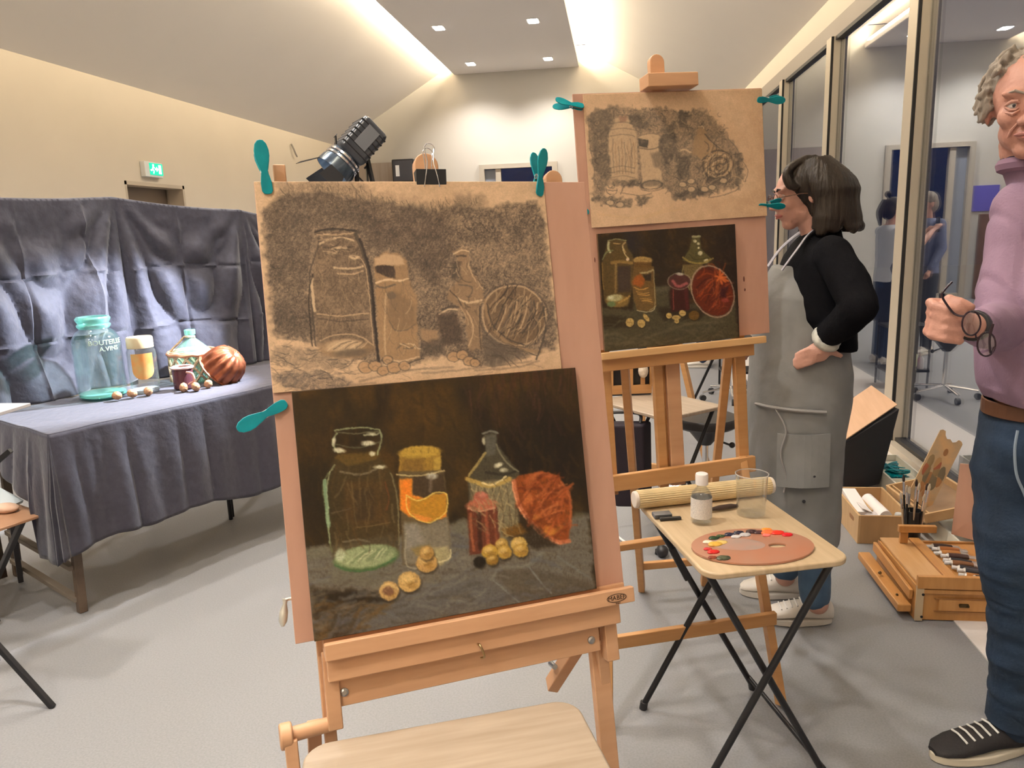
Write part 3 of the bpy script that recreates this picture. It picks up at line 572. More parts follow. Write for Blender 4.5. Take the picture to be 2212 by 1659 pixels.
    a.line([(1115,880),(1120,1000),(1135,1090)],16,(146,86,54),0.9,5); a.line([(1205,870),(1210,960),(1220,1080)],20,(150,82,56),0.8,6); a.line([(1165,880),(1170,1080)],24,(50,24,16),0.8,6); a.line([(1250,860),(1270,1080)],12,(128,70,46),0.7,5); a.line([(1100,850),(1170,868),(1255,850)],8,(208,150,120),0.8)
    # terracotta mould
    a.poly([(1350,700),(1400,660),(1520,635),(1620,660),(1690,760),(1700,900),(1680,1050),(1590,1040),(1480,960),(1400,860)], (134,66,26), 1, 6)
    for p, w, c in [([(1430,700),(1500,650),(1620,680)],22,(172,92,48)),([(1420,740),(1560,740),(1680,820)],18,(96,40,18)),([(1380,740),(1470,720),(1520,660)],14,(108,44,20)),([(1460,660),(1580,800),(1640,980)],16,(170,92,46)),([(1560,650),(1640,760),(1620,900)],18,(160,84,42)),
                    ([(1500,780),(1570,930),(1640,740)],14,(178,104,58)),([(1560,760),(1540,860),(1600,830)],14,(112,52,24)),([(1440,860),(1540,940),(1660,980)],22,(112,54,20)),([(1640,700),(1690,800),(1690,960)],14,(176,98,56)),([(1500,980),(1580,1000),(1640,960)],20,(150,96,38))]: a.line(p, w, c, 0.75, 6)
    a.ell(1570,980,36,28,(196,124,50),0.8,0,8); a.ell(1445,800,34,36,(190,108,56),0.8,0,8); a.ell(1490,900,26,16,(176,112,48),0.7,0,7)
    a.line([(1365,695),(1380,790),(1440,900),(1530,1000),(1620,1045),(1685,1040)],26,(186,110,72),1,5); a.line([(1355,700),(1372,790),(1430,905),(1520,1005),(1620,1052)],8,(226,160,120),0.8)
    a.poly([(1290,1000),(1440,900),(1560,1010),(1620,1070),(1480,1090),(1420,1050),(1360,1040)], (40,28,14), 0.8, 14, 8); a.poly([(1300,960),(1400,940),(1440,990),(1350,1020),(1300,1010)], (130,88,26), 0.7, 12, 8)
    strokes(a, [(1400,700),(1520,650),(1640,680),(1690,800),(1680,1010),(1560,990),(1420,860)], 70, 110, 13, [(176,94,46),(110,50,22),(148,72,32),(92,38,16),(190,116,64)], 0.6, -50, 0.3, 26, 4)
    strokes(a, [(1110,720),(1370,700),(1400,950),(1290,1040),(1130,950)], 60, 60, 8, [(172,156,112),(92,78,54),(146,128,88)], 0.6, 50, 0.3, 27, 3)
    # nuts
    for x, y, r, c in [(1165,1160,36,(30,22,14)),(1225,1100,46,(178,142,56)),(1295,1060,38,(172,138,66)),(1310,1105,44,(176,140,60)),(1395,1060,48,(182,150,78)),(1405,1095,44,(176,138,58)),(1240,1150,36,(132,100,34)),(860,1165,62,(186,146,84)),(760,1275,64,(196,158,94)),(645,1330,60,(184,148,92)),(860,1110,44,(170,132,72))]:
        a.ell(x+6,y+10,r,r*0.95,(36,26,14),0.7,0,8); a.ell(x,y,r,r*0.92,c,1,0,5)
        if c[0] > 60: a.ell(x-r*.2,y-r*.25,r*.55,r*.4,(222,188,122),0.7,-20,8); a.ell(x+r*.25,y+r*.3,r*.45,r*.3,(140,104,46),0.6,20,8); a.line([(x-r*.5,y-r*.1),(x-r*.1,y+r*.25),(x+r*.4,y+r*.1)],5,(120,88,36),0.35)
    a.ell(640,1330,34,26,(104,70,52),0.85,10,6); a.line([(600,1300),(650,1290),(700,1320)],10,(214,182,120),0.7)
    a.noise(0.10, 14, 8, 2, 2)
def drawB(a):
    kraft(a); a.mix(np.clip((a.X-1000)/900, 0, 1)*np.clip((fbm(a.X/200, a.Y/200)-0.3)*2, 0, 1), (160, 122, 88), 0.5); D = (74, 69, 62); D2 = (108, 96, 82); Lt = (204, 174, 138)
    scribble(a, [(340,640),(420,580),(620,560),(800,600),(950,560),(1060,600),(1300,590),(1390,700),(1470,800),(1560,920),(1610,1050),(1600,1200),(1440,1250),(1350,1290),(1050,1310),(960,1220),(760,1230),(520,1170),(430,1350),(370,1330),(390,1120),(350,900)], D, 0.7, 8, 8, 14, seed=3, wob=25)
    for q, al in [([(350,640),(520,580),(520,1130),(480,1160),(400,1100)],.6),([(660,640),(800,640),(840,740),(760,760),(680,700)],.8),([(930,740),(1050,690),(1060,930),(960,1050),(930,900)],.8),([(1080,600),(1160,600),(1150,760),(1080,740)],.8),([(1060,960),(1170,960),(1170,1160),(1060,1130)],.95),
                  ([(1260,1090),(1500,1100),(1480,1210),(1300,1200)],.8),([(1550,960),(1590,960),(1580,1250),(1550,1250)],.85),([(370,1300),(560,1300),(700,1330),(680,1390),(520,1380),(400,1360)],.85),([(730,1300),(860,1290),(800,1370),(740,1370)],.8),([(1020,1300),(1200,1240),(1340,1260),(1200,1320),(1060,1330)],.85),([(520,1180),(740,1170),(740,1220),(540,1220)],.7)]:
        scribble(a, q, D, al, 9, 9, 10, seed=5, wob=18)
    BG = [(360,650),(560,590),(960,590),(1380,620),(1560,920),(1600,1180),(1350,1280),(1000,1290),(760,1220),(400,1330),(380,1100)]
    strokes(a, BG, 300, 60, 8, [(84,78,70),(66,61,55),(100,90,78)], 0.55, None, 0.9, 31); strokes(a, BG, 160, 50, 7, [(176,148,116),(160,134,104)], 0.5, None, 1.0, 32)
    a.poly([(500,800),(540,730),(560,660),(660,640),(700,720),(735,790),(750,1150),(640,1170),(530,1150)], Lt, 0.8, 8, 6); a.poly([(590,650),(660,640),(650,690),(600,700)],(120,84,72),0.5,8)
    for k in range(8): a.line([(540+k*24,830+(k%3)*30),(545+k*25,960),(550+k*24,1110)],6,(D2,(150,118,86))[k%2],0.6)
    for yy in (640,700,750,800,1060,1100,1140): a.line([(520,yy+6),(620,yy-8),(720,yy+8)],7,D2,0.6)
    a.poly([(745,810),(830,780),(915,800),(920,910),(945,1180),(880,1240),(790,1220),(765,1000)], Lt, 0.85, 7, 5); a.poly([(745,825),(830,840),(825,905),(750,890)], D, 0.95, 5, 4)
    a.line([(750,810),(840,785),(915,800)],7,D2,0.7); a.line([(755,905),(850,915),(920,895)],9,D2,0.8); a.poly([(850,960),(930,930),(935,1080),(880,1060)], D2, 0.7, 14, 10); a.ell(860,1190,80,26,D2,0.7,-5,8); a.ell(860,1205,85,34,D,0.8,-5,3,ring=6)
    a.poly([(1240,740),(1290,740),(1300,790),(1360,870),(1400,930),(1280,1000),(1190,950),(1200,850)], (160,130,96), 0.8, 10, 8); a.line([(1240,730),(1270,725),(1285,745)],7,Lt,0.9); a.line([(1290,790),(1380,880),(1460,940)],10,D,0.7)
    a.line([(1080,930),(1130,915),(1175,940)],14,Lt,0.9); a.line([(1060,990),(1055,950),(1090,925)],8,D2,0.8)
    a.ell(1400,1030,130,120,(156,126,92),0.7,0,10)
    for r in range(5): a.ell(1400+r*3,1040+r*5,125-r*24,115-r*22,(D,Lt)[r%2],0.75,-20,4,ring=12)
    for k in range(9): a.line([(1290+k*32,1150-(k%3)*20),(1330+k*26,1050),(1350+k*24,940+(k%2)*30)],8,(D2,Lt,D)[k%3],0.5)
    for p in [[(1100,1270),(1200,1230),(1330,1240),(1380,1260)],[(770,1240),(860,1255),(960,1230)],[(600,1270),(760,1290),(860,1270)],[(1320,1310),(1440,1290),(1560,1240)],[(1590,1000),(1640,1080),(1620,1180)],[(1480,820),(1560,930),(1600,1040)],[(340,650),(360,900),(395,1110),(370,1160)]]: a.line(p, 7, D2, 0.7)
    strokes(a, [(1250,960),(1340,880),(1480,920),(1560,1050),(1500,1180),(1300,1170)], 60, 90, 8, [(78,70,62),(186,156,122),(96,84,72)], 0.75, -50, 0.5, 33); strokes(a, [(520,830),(740,820),(745,1140),(530,1150)], 34, 90, 6, [(120,102,84),(176,146,114)], 0.5, 87, 0.2, 34)
    for x, y in [(1110,1200),(1180,1175),(1290,1240),(1350,1225),(520,1350),(600,1365),(1440,1170),(1180,1240)]: a.ell(x,y,30,20,Lt,0.8,0,5); a.ell(x,y,33,23,D,0.6,0,3,ring=5)
    a.line([(420,1440),(700,1470),(980,1400),(1040,1360)],10,(208,172,128),0.5,8); a.line([(740,1500),(900,1440),(1100,1400)],9,(206,170,126),0.5,8)
def paintB(a):
    a.c[:] = (44, 33, 20); a.mix(np.clip((fbm(a.X/110+3, a.Y/110, 4)-0.48)*5, 0, 1), (72, 50, 24), 0.7); a.mix(np.clip((a.X-1400)/200, 0, 1), (28, 20, 14), 0.6); a.ell(560,330,90,140,(38,34,40),0.7,0,60); a.ell(850,430,60,200,(26,20,14),0.6,0,60)
    a.poly([(150,1060),(560,1090),(560,960),(820,820),(960,820),(960,1040),(1700,980),(1760,1700),(150,1700)], (72,66,46), 0.95, 16, 10); a.poly([(200,1140),(560,1180),(500,1280),(220,1290)], (40,30,16), 0.7, 20, 10); a.poly([(820,1060),(1400,1080),(1300,1200),(900,1200)], (34,24,14), 0.7, 26, 10)
    a.line([(700,1400),(900,1330),(1200,1240),(1500,1230)],30,(96,90,66),0.6,14); a.line([(240,1370),(360,1360),(480,1400)],24,(90,86,62),0.6,12); a.line([(820,860),(950,850)],50,(86,82,62),0.7,14)
    G = (132,128,88)
    strokes(a, [(160,250),(1660,140),(1690,800),(900,820),(170,900)], 200, 110, 22, [(56,42,24),(34,26,16),(70,50,26),(46,38,30)], 0.45, 60, 0.6, 41, 6)
    strokes(a, [(200,1200),(1700,1180),(1720,1500),(220,1580)], 120, 150, 22, [(88,82,60),(60,54,38),(100,94,72)], 0.4, -10, 0.3, 42, 7)
    a.poly([(270,310),(350,285),(480,300),(500,400),(555,470),(560,560),(540,900),(500,1050),(300,1050),(230,980),(205,560),(240,450)], (92,74,38), 0.8, 8); a.poly([(380,600),(530,590),(530,880),(390,890)], (58,46,40), 0.9, 10); a.poly([(350,560),(380,560),(370,900),(350,900)],(150,124,74),0.7,10)
    a.line([(280,310),(370,290),(480,310)],12,G,0.9); a.line([(285,330),(280,400),(300,440)],26,(176,172,130),0.9,6); a.line([(470,330),(440,370),(470,440)],16,(190,160,110),0.8,6); a.line([(215,520),(260,440),(330,420)],16,(112,116,76),0.9); a.line([(215,560),(215,760),(230,860)],12,(130,104,52),0.8)
    a.line([(320,560),(430,545),(540,560)],34,(146,116,62),0.8,8); a.ell(495,518,18,18,(226,200,170),0.9,0,5); a.line([(440,380),(460,460),(500,500)],14,(196,176,128),0.8); a.line([(340,340),(410,345)],14,(170,140,90),0.8)
    a.ell(380,985,130,70,(130,104,52),0.9,0,8); a.ell(350,950,90,40,(170,164,120),0.9,-5,8); a.ell(315,1020,50,32,(96,116,76),0.9,0,8); a.line([(400,1000),(480,960),(520,930)],22,(166,132,70),0.9,7); a.ell(310,945,30,20,(206,206,168),0.8,0,6)
    a.poly([(565,560),(790,600),(820,1040),(760,1100),(600,1090),(570,980),(540,800)], (104,80,42), 0.95, 7); a.ell(665,530,110,42,(158,128,74),1,0,5); a.poly([(570,550),(770,550),(760,620),(580,610)], (92,66,30), 0.9, 6); a.line([(640,670),(720,665),(780,640)],20,(158,146,108),0.9,6)
    a.poly([(570,720),(640,680),(700,760),(640,840),(550,800)], (150,80,30), 0.9, 12, 8); a.poly([(670,690),(760,680),(760,760),(690,760)], (44,34,26), 0.9, 8, 5)
    for k in range(8): a.line([(570+k*14,830+k*26),(640+k*12,860+k*20),(720+k*8,840+k*26)],13,((186,140,72),(120,92,46),(160,122,66))[k%3],0.8)
    a.line([(790,640),(800,900),(800,1040),(740,1090)],9,(150,140,104),0.8); a.line([(600,1090),(700,1110),(780,1090),(810,1040)],10,(176,168,132),0.8)
    a.poly([(1220,260),(1300,250),(1320,400),(1440,520),(1400,570),(1220,570),(1110,530),(1190,400)], (84,78,44), 0.95, 7); a.poly([(1110,580),(1340,570),(1300,700),(1210,900),(1140,760)], (112,96,56), 0.9, 8)
    a.line([(1225,265),(1300,262)],24,(150,146,110),0.9,5)
    for x, y, r in [(1250,315,20),(1285,345,16),(1310,450,26),(1375,535,24),(1290,390,12)]: a.ell(x,y,r,r*0.9,(206,194,158),0.9,0,6)
    a.line([(1115,500),(1200,550),(1330,560),(1450,510)],20,(140,122,62),0.9,5); a.line([(1190,460),(1250,520),(1400,500)],12,(62,54,26),0.8); a.line([(1120,600),(1110,700),(1190,860)],12,(130,120,74),0.8)
    a.poly([(970,850),(1180,850),(1190,1080),(980,1110)], (60,26,20), 1, 6); a.ell(1075,770,125,85,(74,40,36),1,0,6); a.line([(1000,760),(1060,820),(1160,790)],30,(150,82,80),0.9,7); a.ell(1075,765,130,90,(140,128,108),0.7,0,4,ring=10); a.ell(1080,685,40,16,(190,186,170),0.8,0,5); a.line([(1005,860),(1010,1080)],12,(120,54,44),0.9); a.line([(1150,860),(1165,1070)],40,(82,30,28),0.8,8)
    a.ell(1450,880,215,285,(92,34,16),1,-25,6)
    for k in range(9):
        an = math.radians(100+k*24); x1, y1 = 1540+300*math.cos(an), 740-300*math.sin(an)*-1
        a.line([(1530,720),(1530+150*math.cos(an),720+150*math.sin(an)),(1500+230*math.cos(an),800+250*math.sin(an))],18,((150,70,26),(62,22,14))[k%2],0.6,7)
    strokes(a, [(1330,660),(1560,640),(1660,900),(1600,1100),(1420,1080),(1280,880)], 70, 110, 16, [(150,66,26),(110,42,18),(70,24,14),(140,80,50)], 0.6, -60, 0.4, 43, 5)
    for dx, dy in [(0,-80),(40,-50),(70,0),(60,50),(20,70),(-30,40),(-50,-10),(90,40)]: a.line([(1530,720),(1530+dx,720+dy)],22,(196,102,44),0.9,6)
    a.ell(1450,880,225,300,(170,142,120),0.75,-25,4,ring=14); a.poly([(1540,840),(1620,820),(1600,960),(1530,940)],(50,18,22),0.8,12,8); a.ell(1590,980,40,24,(140,60,50),0.8,0,8)
    for x, y, rx, ry, rt in [(520,1225,46,50,20),(650,1240,44,48,-20),(705,1175,24,50,-35),(960,1150,30,30,0),(1040,1170,48,26,0),(1045,1210,26,28,0),(1110,1120,40,34,0),(1240,1150,60,55,0)]:
        a.ell(x+4,y+8,rx,ry,(30,22,12),0.8,rt,8); a.ell(x,y,rx,ry,(182,154,92) if x < 1200 else (98,72,28),1,rt,5); a.line([(x-rx*.6,y),(x+rx*.6,y+6)],8,(112,86,42),0.6)
    a.noise(0.12, 16, 10, 7, 2)
pcurl = lambda U, Vv: 0.0012+0.004*np.clip(Vv-0.75, 0, 1)*4*(0.5+0.5*np.sin(U*9))+0.0015*np.sin(U*5)**2
o = artsheet('charcoal_drawing', PA, 0.0005, 0.0, 0.5480, 0.3746, -0.001, 0.0006, 520, 350, (540, 240), 2.962, drawA, (170,132,96), 0.85,
             bend=lambda U, Vv: 0.0012+0.002*np.sin(U*6+1)**2*Vv)
tag(o, 'charcoal sketch of jars on kraft paper clipped above the big painting on the front easel', 'drawing')
o = artsheet('oil_painting', PA, 0.0315, 0.3752, 0.5706, 0.8112, -0.0185, 0.016, 460, 380, (600, 780), 2.6756, paintA, (120,90,60), 0.42)
tag(o, 'large dark still life painting of jars, mould and walnuts on the front easel tray', 'painting')
o = artsheet('charcoal_drawing', PB, 0.031, 0.003, 0.6305, 0.402, -0.001, 0.0006, 380, 260, (1180, 80), 3.770, drawB, (170,132,96), 0.85, bend=lambda U, Vv: 0.0015+0.006*Vv**3*np.sin(U*4+0.6)**2)
tag(o, 'loose charcoal sketch on creased kraft paper clipped to the rear easel board', 'drawing')
o = artsheet('oil_painting', PB, 0.0455, 0.4215, 0.5105, 0.7885, -0.0165, 0.014, 330, 270, (1260, 460), 5.183, paintB, (120,90,60), 0.42)
tag(o, 'smaller dark still life painting with red-brown mould resting on the rear easel tray', 'painting')
# drawing boards
def board(pl, w, h, label):
    b = B().box(pl.p(w/2, h/2, 0.0045), (w, 0.008, h), pl.M)
    o = obj('drawing_board', b, M_ply, bev=0.001, loc=pl.p(w/2, h, 0.004)); return tag(o, label, 'board')
o = board(PA, 0.6388, 0.815, 'large reddish plywood drawing board standing on the front easel tray')
o.location += Vector((0,0,0))
ob_ = board(PB, 0.6309, 0.785, 'reddish plywood drawing board with paint specks on the rear easel')
for u, v, ru, rv in ((0.544,0.60,0.003,0.009),(0.546,0.635,0.003,0.005),(0.513,0.50,0.004,0.014),(0.517,0.69,0.004,0.006),(0.036,0.50,0.002,0.008)):
    b = B().sph((0,0,0), 1.0, 6); b.v = [PB.p(u, v, 0.0004)+PB.M @ Vector((p.x*ru, p.y*0.0008, p.z*rv)) for p in b.v]; obj('paint_speck', b, mat('dried red brown paint', (0.16,0.05,0.035), 0.5), ob_, smooth=True)
# paint specks on the rear board's margin
# ================= easels =================
def fbox(pl, b, u0, u1, v0, v1, w0, w1): return b.box(pl.p((u0+u1)/2, (v0+v1)/2, (w0+w1)/2), (u1-u0, abs(w1-w0), v1-v0), pl.M)
def roundtop(pl, u0, u1, v0, v1, w0, w1):
    r = (u1-u0)/2; pts = [(u0, v1), (u1, v1)]+[((u0+u1)/2+r*math.cos(PI*k/10), v0+r-r*math.sin(PI*k/10)) for k in range(11)]
    return B().prism(pts, pl.p(0, 0, w0), pl.a, pl.b, pl.n*(w1-w0))
ea = thing('studio_easel', 'front beech easel holding the large painting, with a stamped tray bar', 'easel', tuple(PA.p(0.32, 0.9, 0.1).xy)+(0,))
def pa(name, b, m=M_beech, par=ea, bev=0.0025, **k): return obj(name, b, m, par, bev=bev, **k)
pa('centre_mast', roundtop(PA, 0.297, 0.345, -0.066, 0.93, 0.030, 0.052))
pa('side_mast', fbox(PA, B(), 0.036, 0.058, -0.042, 1.45, 0.030, 0.050)); pa('side_mast', roundtop(PA, 0.567, 0.604, -0.034, 1.45, 0.030, 0.050))
for k in (0,1): pass
tr = pa('tray', fbox(PA, B(), 0.0455, 0.6375, 0.8125, 0.842, -0.047, -0.032).box(PA.p(0.3415, 0.836, -0.012), (0.592, 0.042, 0.012), PA.M).box(PA.p(0.3415, 0.822, -0.0), (0.592, 0.01, 0.018), PA.M), M_beechx)
pa('tray_apron', fbox(PA, B(), 0.048, 0.612, 0.842, 0.884, -0.028, -0.010), M_beechx)
pa('crossbar', fbox(PA, B(), 0.06, 0.575, 0.889, 0.939, 0.000, 0.018).box(PA.p(0.32, 0.886, -0.008), (0.52, 0.018, 0.004), PA.M), M_beechx)
pa('side_post', fbox(PA, B(), 0.042, 0.068, 0.842, 0.975, -0.008, 0.020)); pa('side_post', fbox(PA, B(), 0.584, 0.611, 0.842, 0.962, -0.008, 0.020))
M_ink = mat('dark stamp ink', (0.07, 0.035, 0.015), 0.6)
bo = B(); eo = [(0.598+0.0205*math.cos(2*PI*k/32), 0.828+0.0075*math.sin(2*PI*k/32)) for k in range(32)]
for k in range(32): bo.bar(PA.p(*eo[k], -0.0476), PA.p(*eo[(k+1) % 32], -0.0476), 0.0012, 0.0008, PA.n)
obj('stamp_outline', bo, M_ink, tr)
def text(name, s, size, pos, M3, m, par, ext=0.0004, bold=False):
    cu = bpy.data.curves.new(name, 'FONT'); cu.body = s; cu.size = size; cu.extrude = ext; cu.align_x = 'CENTER'; cu.align_y = 'CENTER'; cu.resolution_u = 3
    t = bpy.data.objects.new(name, cu); COL.objects.link(t); dg = bpy.context.evaluated_depsgraph_get(); dg.update()
    me = bpy.data.meshes.new_from_object(t.evaluated_get(dg)); bpy.data.objects.remove(t, do_unlink=True); me.name = name
    me.materials.clear(); me.materials.append(m); me.transform((Matrix.Translation(Vector(pos)-origin(par)) @ M3.to_4x4()))
    o = bpy.data.objects.new(name, me); COL.objects.link(o); o.parent = par; return o
def face_M(pl): return Matrix((pl.a, -pl.b, -pl.n)).transposed()
text('stamp_lettering', 'MABEF', 0.0125, PA.p(0.598, 0.828, -0.0476), face_M(PA), M_ink, tr)
text('stamp_lettering', 'ITALY', 0.004, PA.p(0.600, 0.8385, -0.0476), face_M(PA), M_ink, tr)
M_brass = mat('dull brass', (0.45, 0.33, 0.16), 0.35, metal=1.0)
pa('hook', B().tube(catmull([PA.p(0.318,0.868,-0.030),PA.p(0.318,0.865,-0.045),PA.p(0.322,0.876,-0.048),PA.p(0.326,0.89,-0.04),PA.p(0.322,0.894,-0.03)],5),0.002,8), M_brass, bev=0, smooth=True)
for u, v in ((0.075, 0.914), (0.556, 0.914)): pa('bolt', B().lathe([(0.0075,0),(0.0075,0.003),(0.004,0.005),(0,0.005)], PA.p(u,v,0.0), -PA.n, 14), M_steel, bev=0)
# crank handle on the left mast
pa('crank_handle', B().tube(catmull([PA.p(0.03,0.745,0.03),PA.p(0.0,0.742,0.03),PA.p(-0.010,0.742,0.028)],3),0.003,8).tube([PA.p(-0.010,0.740,0.028),PA.p(-0.011,0.748,0.028),PA.p(-0.014,0.762,0.027),PA.p(-0.017,0.778,0.027),PA.p(-0.0185,0.787,0.027)],[0.0055,0.0035,0.0075,0.0075,0.003],12), mat('pale metal', (0.72,0.68,0.58), 0.3, metal=0.6), bev=0, smooth=True)
# A-frame: front side legs and rear braces reaching the floor
def fl(u, w): p = PA.p(u, 0.8, w); return Vector((p.x, p.y, 0))
LK = PA.p(0.002, 0.965, 0.012)
pa('pivot_rod', B().cyl(PA.p(-0.032, 0.968, 0.0), PA.p(0.06, 0.968, 0.012), 0.013, 20), M_beechx, bev=0, smooth=True)
pa('pivot_knob', B().cyl(PA.p(-0.040, 0.968, 0.0), PA.p(-0.018, 0.968, 0.001), 0.0225, 24), bev=0.004)
pa('front_leg', B().bar(PA.p(-0.022,0.972,-0.002), PA.p(-0.012,1.55,-0.03)+V(0,0,0), 0.022, 0.034, PA.n))
pa('rear_leg', B().bar(PA.p(0.585,0.93,0.03), PA.p(0.640,1.60,0.16), 0.024, 0.034, PA.n)); pa('brace', B().bar(PA.p(0.575,0.90,0.045), PA.p(0.520,1.05,0.16), 0.024, 0.034, PA.n))
pa('rear_leg', B().bar(PA.p(0.02,0.98,0.05), PA.p(0.0,1.66,0.30), 0.024, 0.034, PA.n))
pa('bolt', B().cyl(PA.p(0.516,0.995,0.115), PA.p(0.516,0.995,0.14), 0.006, 12), M_steel, bev=0, smooth=True)
pa('foot_rail', B().bar(PA.p(-0.02,1.48,0.02), PA.p(0.62,1.46,0.06), 0.03, 0.022))
# rear easel
eb = thing('studio_easel', 'rear pine easel holding the smaller painting, behind the palette table', 'easel', tuple(PB.p(0.3, 1.0, 0.1).xy)+(0,))
def pb(name, b, m=M_pine, bev=0.003, **k): return obj(name, b, m, eb, bev=bev, **k)
pb('centre_mast', roundtop(PB, 0.266, 0.315, -0.118, 1.27, 0.026, 0.050), M_beech); pb('centre_mast', fbox(PB, B(), 0.222, 0.255, 0.03, 1.27, 0.026, 0.050).box(PB.p(0.262, 0.65, 0.046),(0.02, 0.01, 1.2), PB.M))
pb('top_clamp', fbox(PB, B(), 0.226, 0.392, -0.044, -0.004, -0.045, 0.024), M_beech)
for u in (0.035, 0.512): pb('side_mast', fbox(PB, B(), u, u+0.038, 0.20, 1.27, 0.020, 0.045))
pb('tray', fbox(PB, B(), 0.022, 0.592, 0.789, 0.812, -0.045, -0.030).box(PB.p(0.307, 0.806, -0.008), (0.57, 0.046, 0.012), PB.M), mat('light pine', (0.68,0.42,0.19), 0.42, col2=(0.58,0.33,0.13), vscale=6, stretch=(1.5,1.5,12), detail=5))
pb('tray_apron', fbox(PB, B(), 0.030, 0.560, 0.812, 0.852, -0.022, -0.004))
pb('crossbar', fbox(PB, B(), 0.020, 0.560, 1.198, 1.252, -0.004, 0.018))
pb('front_leg', B().bar(PB.p(0.52,1.20,0.02), Vector((0.505,2.20,0.012)), 0.026, 0.036)); pb('front_leg', B().bar(PB.p(0.04,1.20,0.02), Vector((-0.03,2.05,0.012)), 0.026, 0.036))
pb('rear_leg', B().bar(PB.p(0.50,0.85,0.045), Vector((0.36,3.02,0.012)), 0.026, 0.036)); pb('rear_leg', B().bar(PB.p(0.13,0.85,0.045), Vector((0.10,2.95,0.012)), 0.026, 0.036))
pb('stretcher', B().bar(V(-0.02,2.13,0.245), V(0.50,2.30,0.255), 0.02, 0.042), M_pine); pb('stretcher', B().bar(V(-0.0,2.30,0.485), V(0.36,2.44,0.49), 0.03, 0.022), M_pine)
pb('stretcher', B().bar(V(0.10,2.90,0.14), V(0.37,2.97,0.14), 0.022, 0.03)); 
# ================= clips =================
def clip_bits():
    bits = []
    for s in (-1, 1):
        pts = [(0.0,-0.040),(0.006,-0.039),(0.0095,-0.034),(0.0095,-0.020),(0.0075,-0.008),(0.0055,0.0),(0.0085,0.010),(0.0125,0.026),(0.0128,0.036),(0.010,0.047),(0.005,0.053),(0.0,0.054)]
        pts = pts+[(-x, y) for x, y in reversed(pts[1:-1])]
        b = B(); n = len(pts)
        def h(y): return s*(0.0055+0.010*max(0, y/0.054)+(0.003*abs(y)/0.04 if y < 0 else 0)-(0.0035 if y < -0.02 else 0))
        def th(x, y): return 0.0016
        vs = [Vector((x, y, h(y)-0.0018)) for x, y in pts]+[Vector((x, y, h(y)+0.0018)) for x, y in pts]+[Vector((0, -0.02, h(-0.02)+s*0.003)), Vector((0, 0.03, h(0.03)+s*0.0045))]
        b.add(vs, [(i, (i+1) % n, n+(i+1) % n, n+i) for i in range(n)]+[tuple(range(n-1,-1,-1)), tuple(range(n, 2*n))])
        bits.append(b)
    return bits
def make_clip():
    t = thing('spring_clip', '', 'clip', (0,0,0), 'teal clips holding the drawings')
    for b in clip_bits(): obj('handle', b, M_teal, t, bev=0.0014, seg=3)
    sp = B()
    for k in range(5): sp.tube([V(-0.006+k*0.003+0.0, 0.0045*math.cos(a), 0.0045*math.sin(a)) for a in [2*PI*j/12 for j in range(13)]], 0.0009, 5)
    obj('spring', sp, M_chrome, t, smooth=True); return t
clip0 = make_clip(); used = []
def place_clip(pl, hu, hv, ju, jv, label, w=0.0, roll=0.0, first=None):
    p, q = pl.p(ju, jv, w), pl.p(hu, hv, w); y = (q-p).normalized(); z = -pl.n; z = (z-y*z.dot(y)).normalized(); x = y.cross(z)
    M = Matrix((x, y, z)).transposed() @ Matrix.Rotation(roll, 3, 'Y')
    o = clip0 if not used else dup(clip0); used.append(1)
    o.location = p+(q-p)*0.43; o.rotation_mode = 'XYZ'; o.rotation_euler = M.to_euler(); o['label'] = label; return o
place_clip(PA, 0.0155, -0.073, 0.0227, 0.0265, 'teal spring clip on the top left corner of the front easel board')
place_clip(PA, 0.5465, -0.068, 0.5335, 0.034, 'teal spring clip on the top edge of the front board, beside its right mast', roll=0.38)
place_clip(PA, -0.0656, 0.433, 0.0242, 0.392, 'teal spring clip sticking out from the left edge of the front board')
place_clip(PB, -0.063, 0.0236, 0.034, 0.040, 'teal spring clip at the top left corner of the rear easel board', roll=0.5)
place_clip(PB, 0.7068, 0.038, 0.609, 0.035, 'teal spring clip at the top right corner of the rear easel board', roll=0.4)
place_clip(PB, 0.6954, 0.366, 0.601, 0.3652, 'teal spring clip in front of the woman, low on the rear board', roll=0.8)
place_clip(PB, -0.070, 0.350, 0.0275, 0.352, 'teal clip tip at the lower left corner of the rear kraft sketch')
# binder clip
t = thing('binder_clip', 'large black binder clip with wire handles on top of the front easel board', 'clip', PA.p(0.32, 0.0106, 0))
bb = B().prism([(-0.0125,-0.022),(0.0125,-0.022),(0.0035,0.0125),(-0.0035,0.0125)][::1], PA.p(0.291,0,0.003)+PA.a*0, PA.n, PA.b, PA.a*0.058)
obj('jaws', bb, M_blackpl, t, bev=0.0008)
for s in (-1, 1):
    w0 = 0.003+s*0.008
    pts = [PA.p(0.305,0.0105,0.003+s*0.0060),PA.p(0.3085,-0.008,0.003+s*0.012),PA.p(0.314,-0.035,0.003+s*0.010),PA.p(0.3125,-0.055,w0),PA.p(0.312,-0.066,w0),PA.p(0.3205,-0.073,w0),PA.p(0.330,-0.066,w0),PA.p(0.329,-0.055,w0),PA.p(0.3265,-0.035,0.003+s*0.010),PA.p(0.331,-0.008,0.003+s*0.012),PA.p(0.335,0.0105,0.003+s*0.0060)]
    if s > 0: pts = [p+PA.b*0.004 for p in pts]
    obj('wire_handle', B().tube(catmull(pts, 5), 0.0011, 8), M_chrome, t, smooth=True)
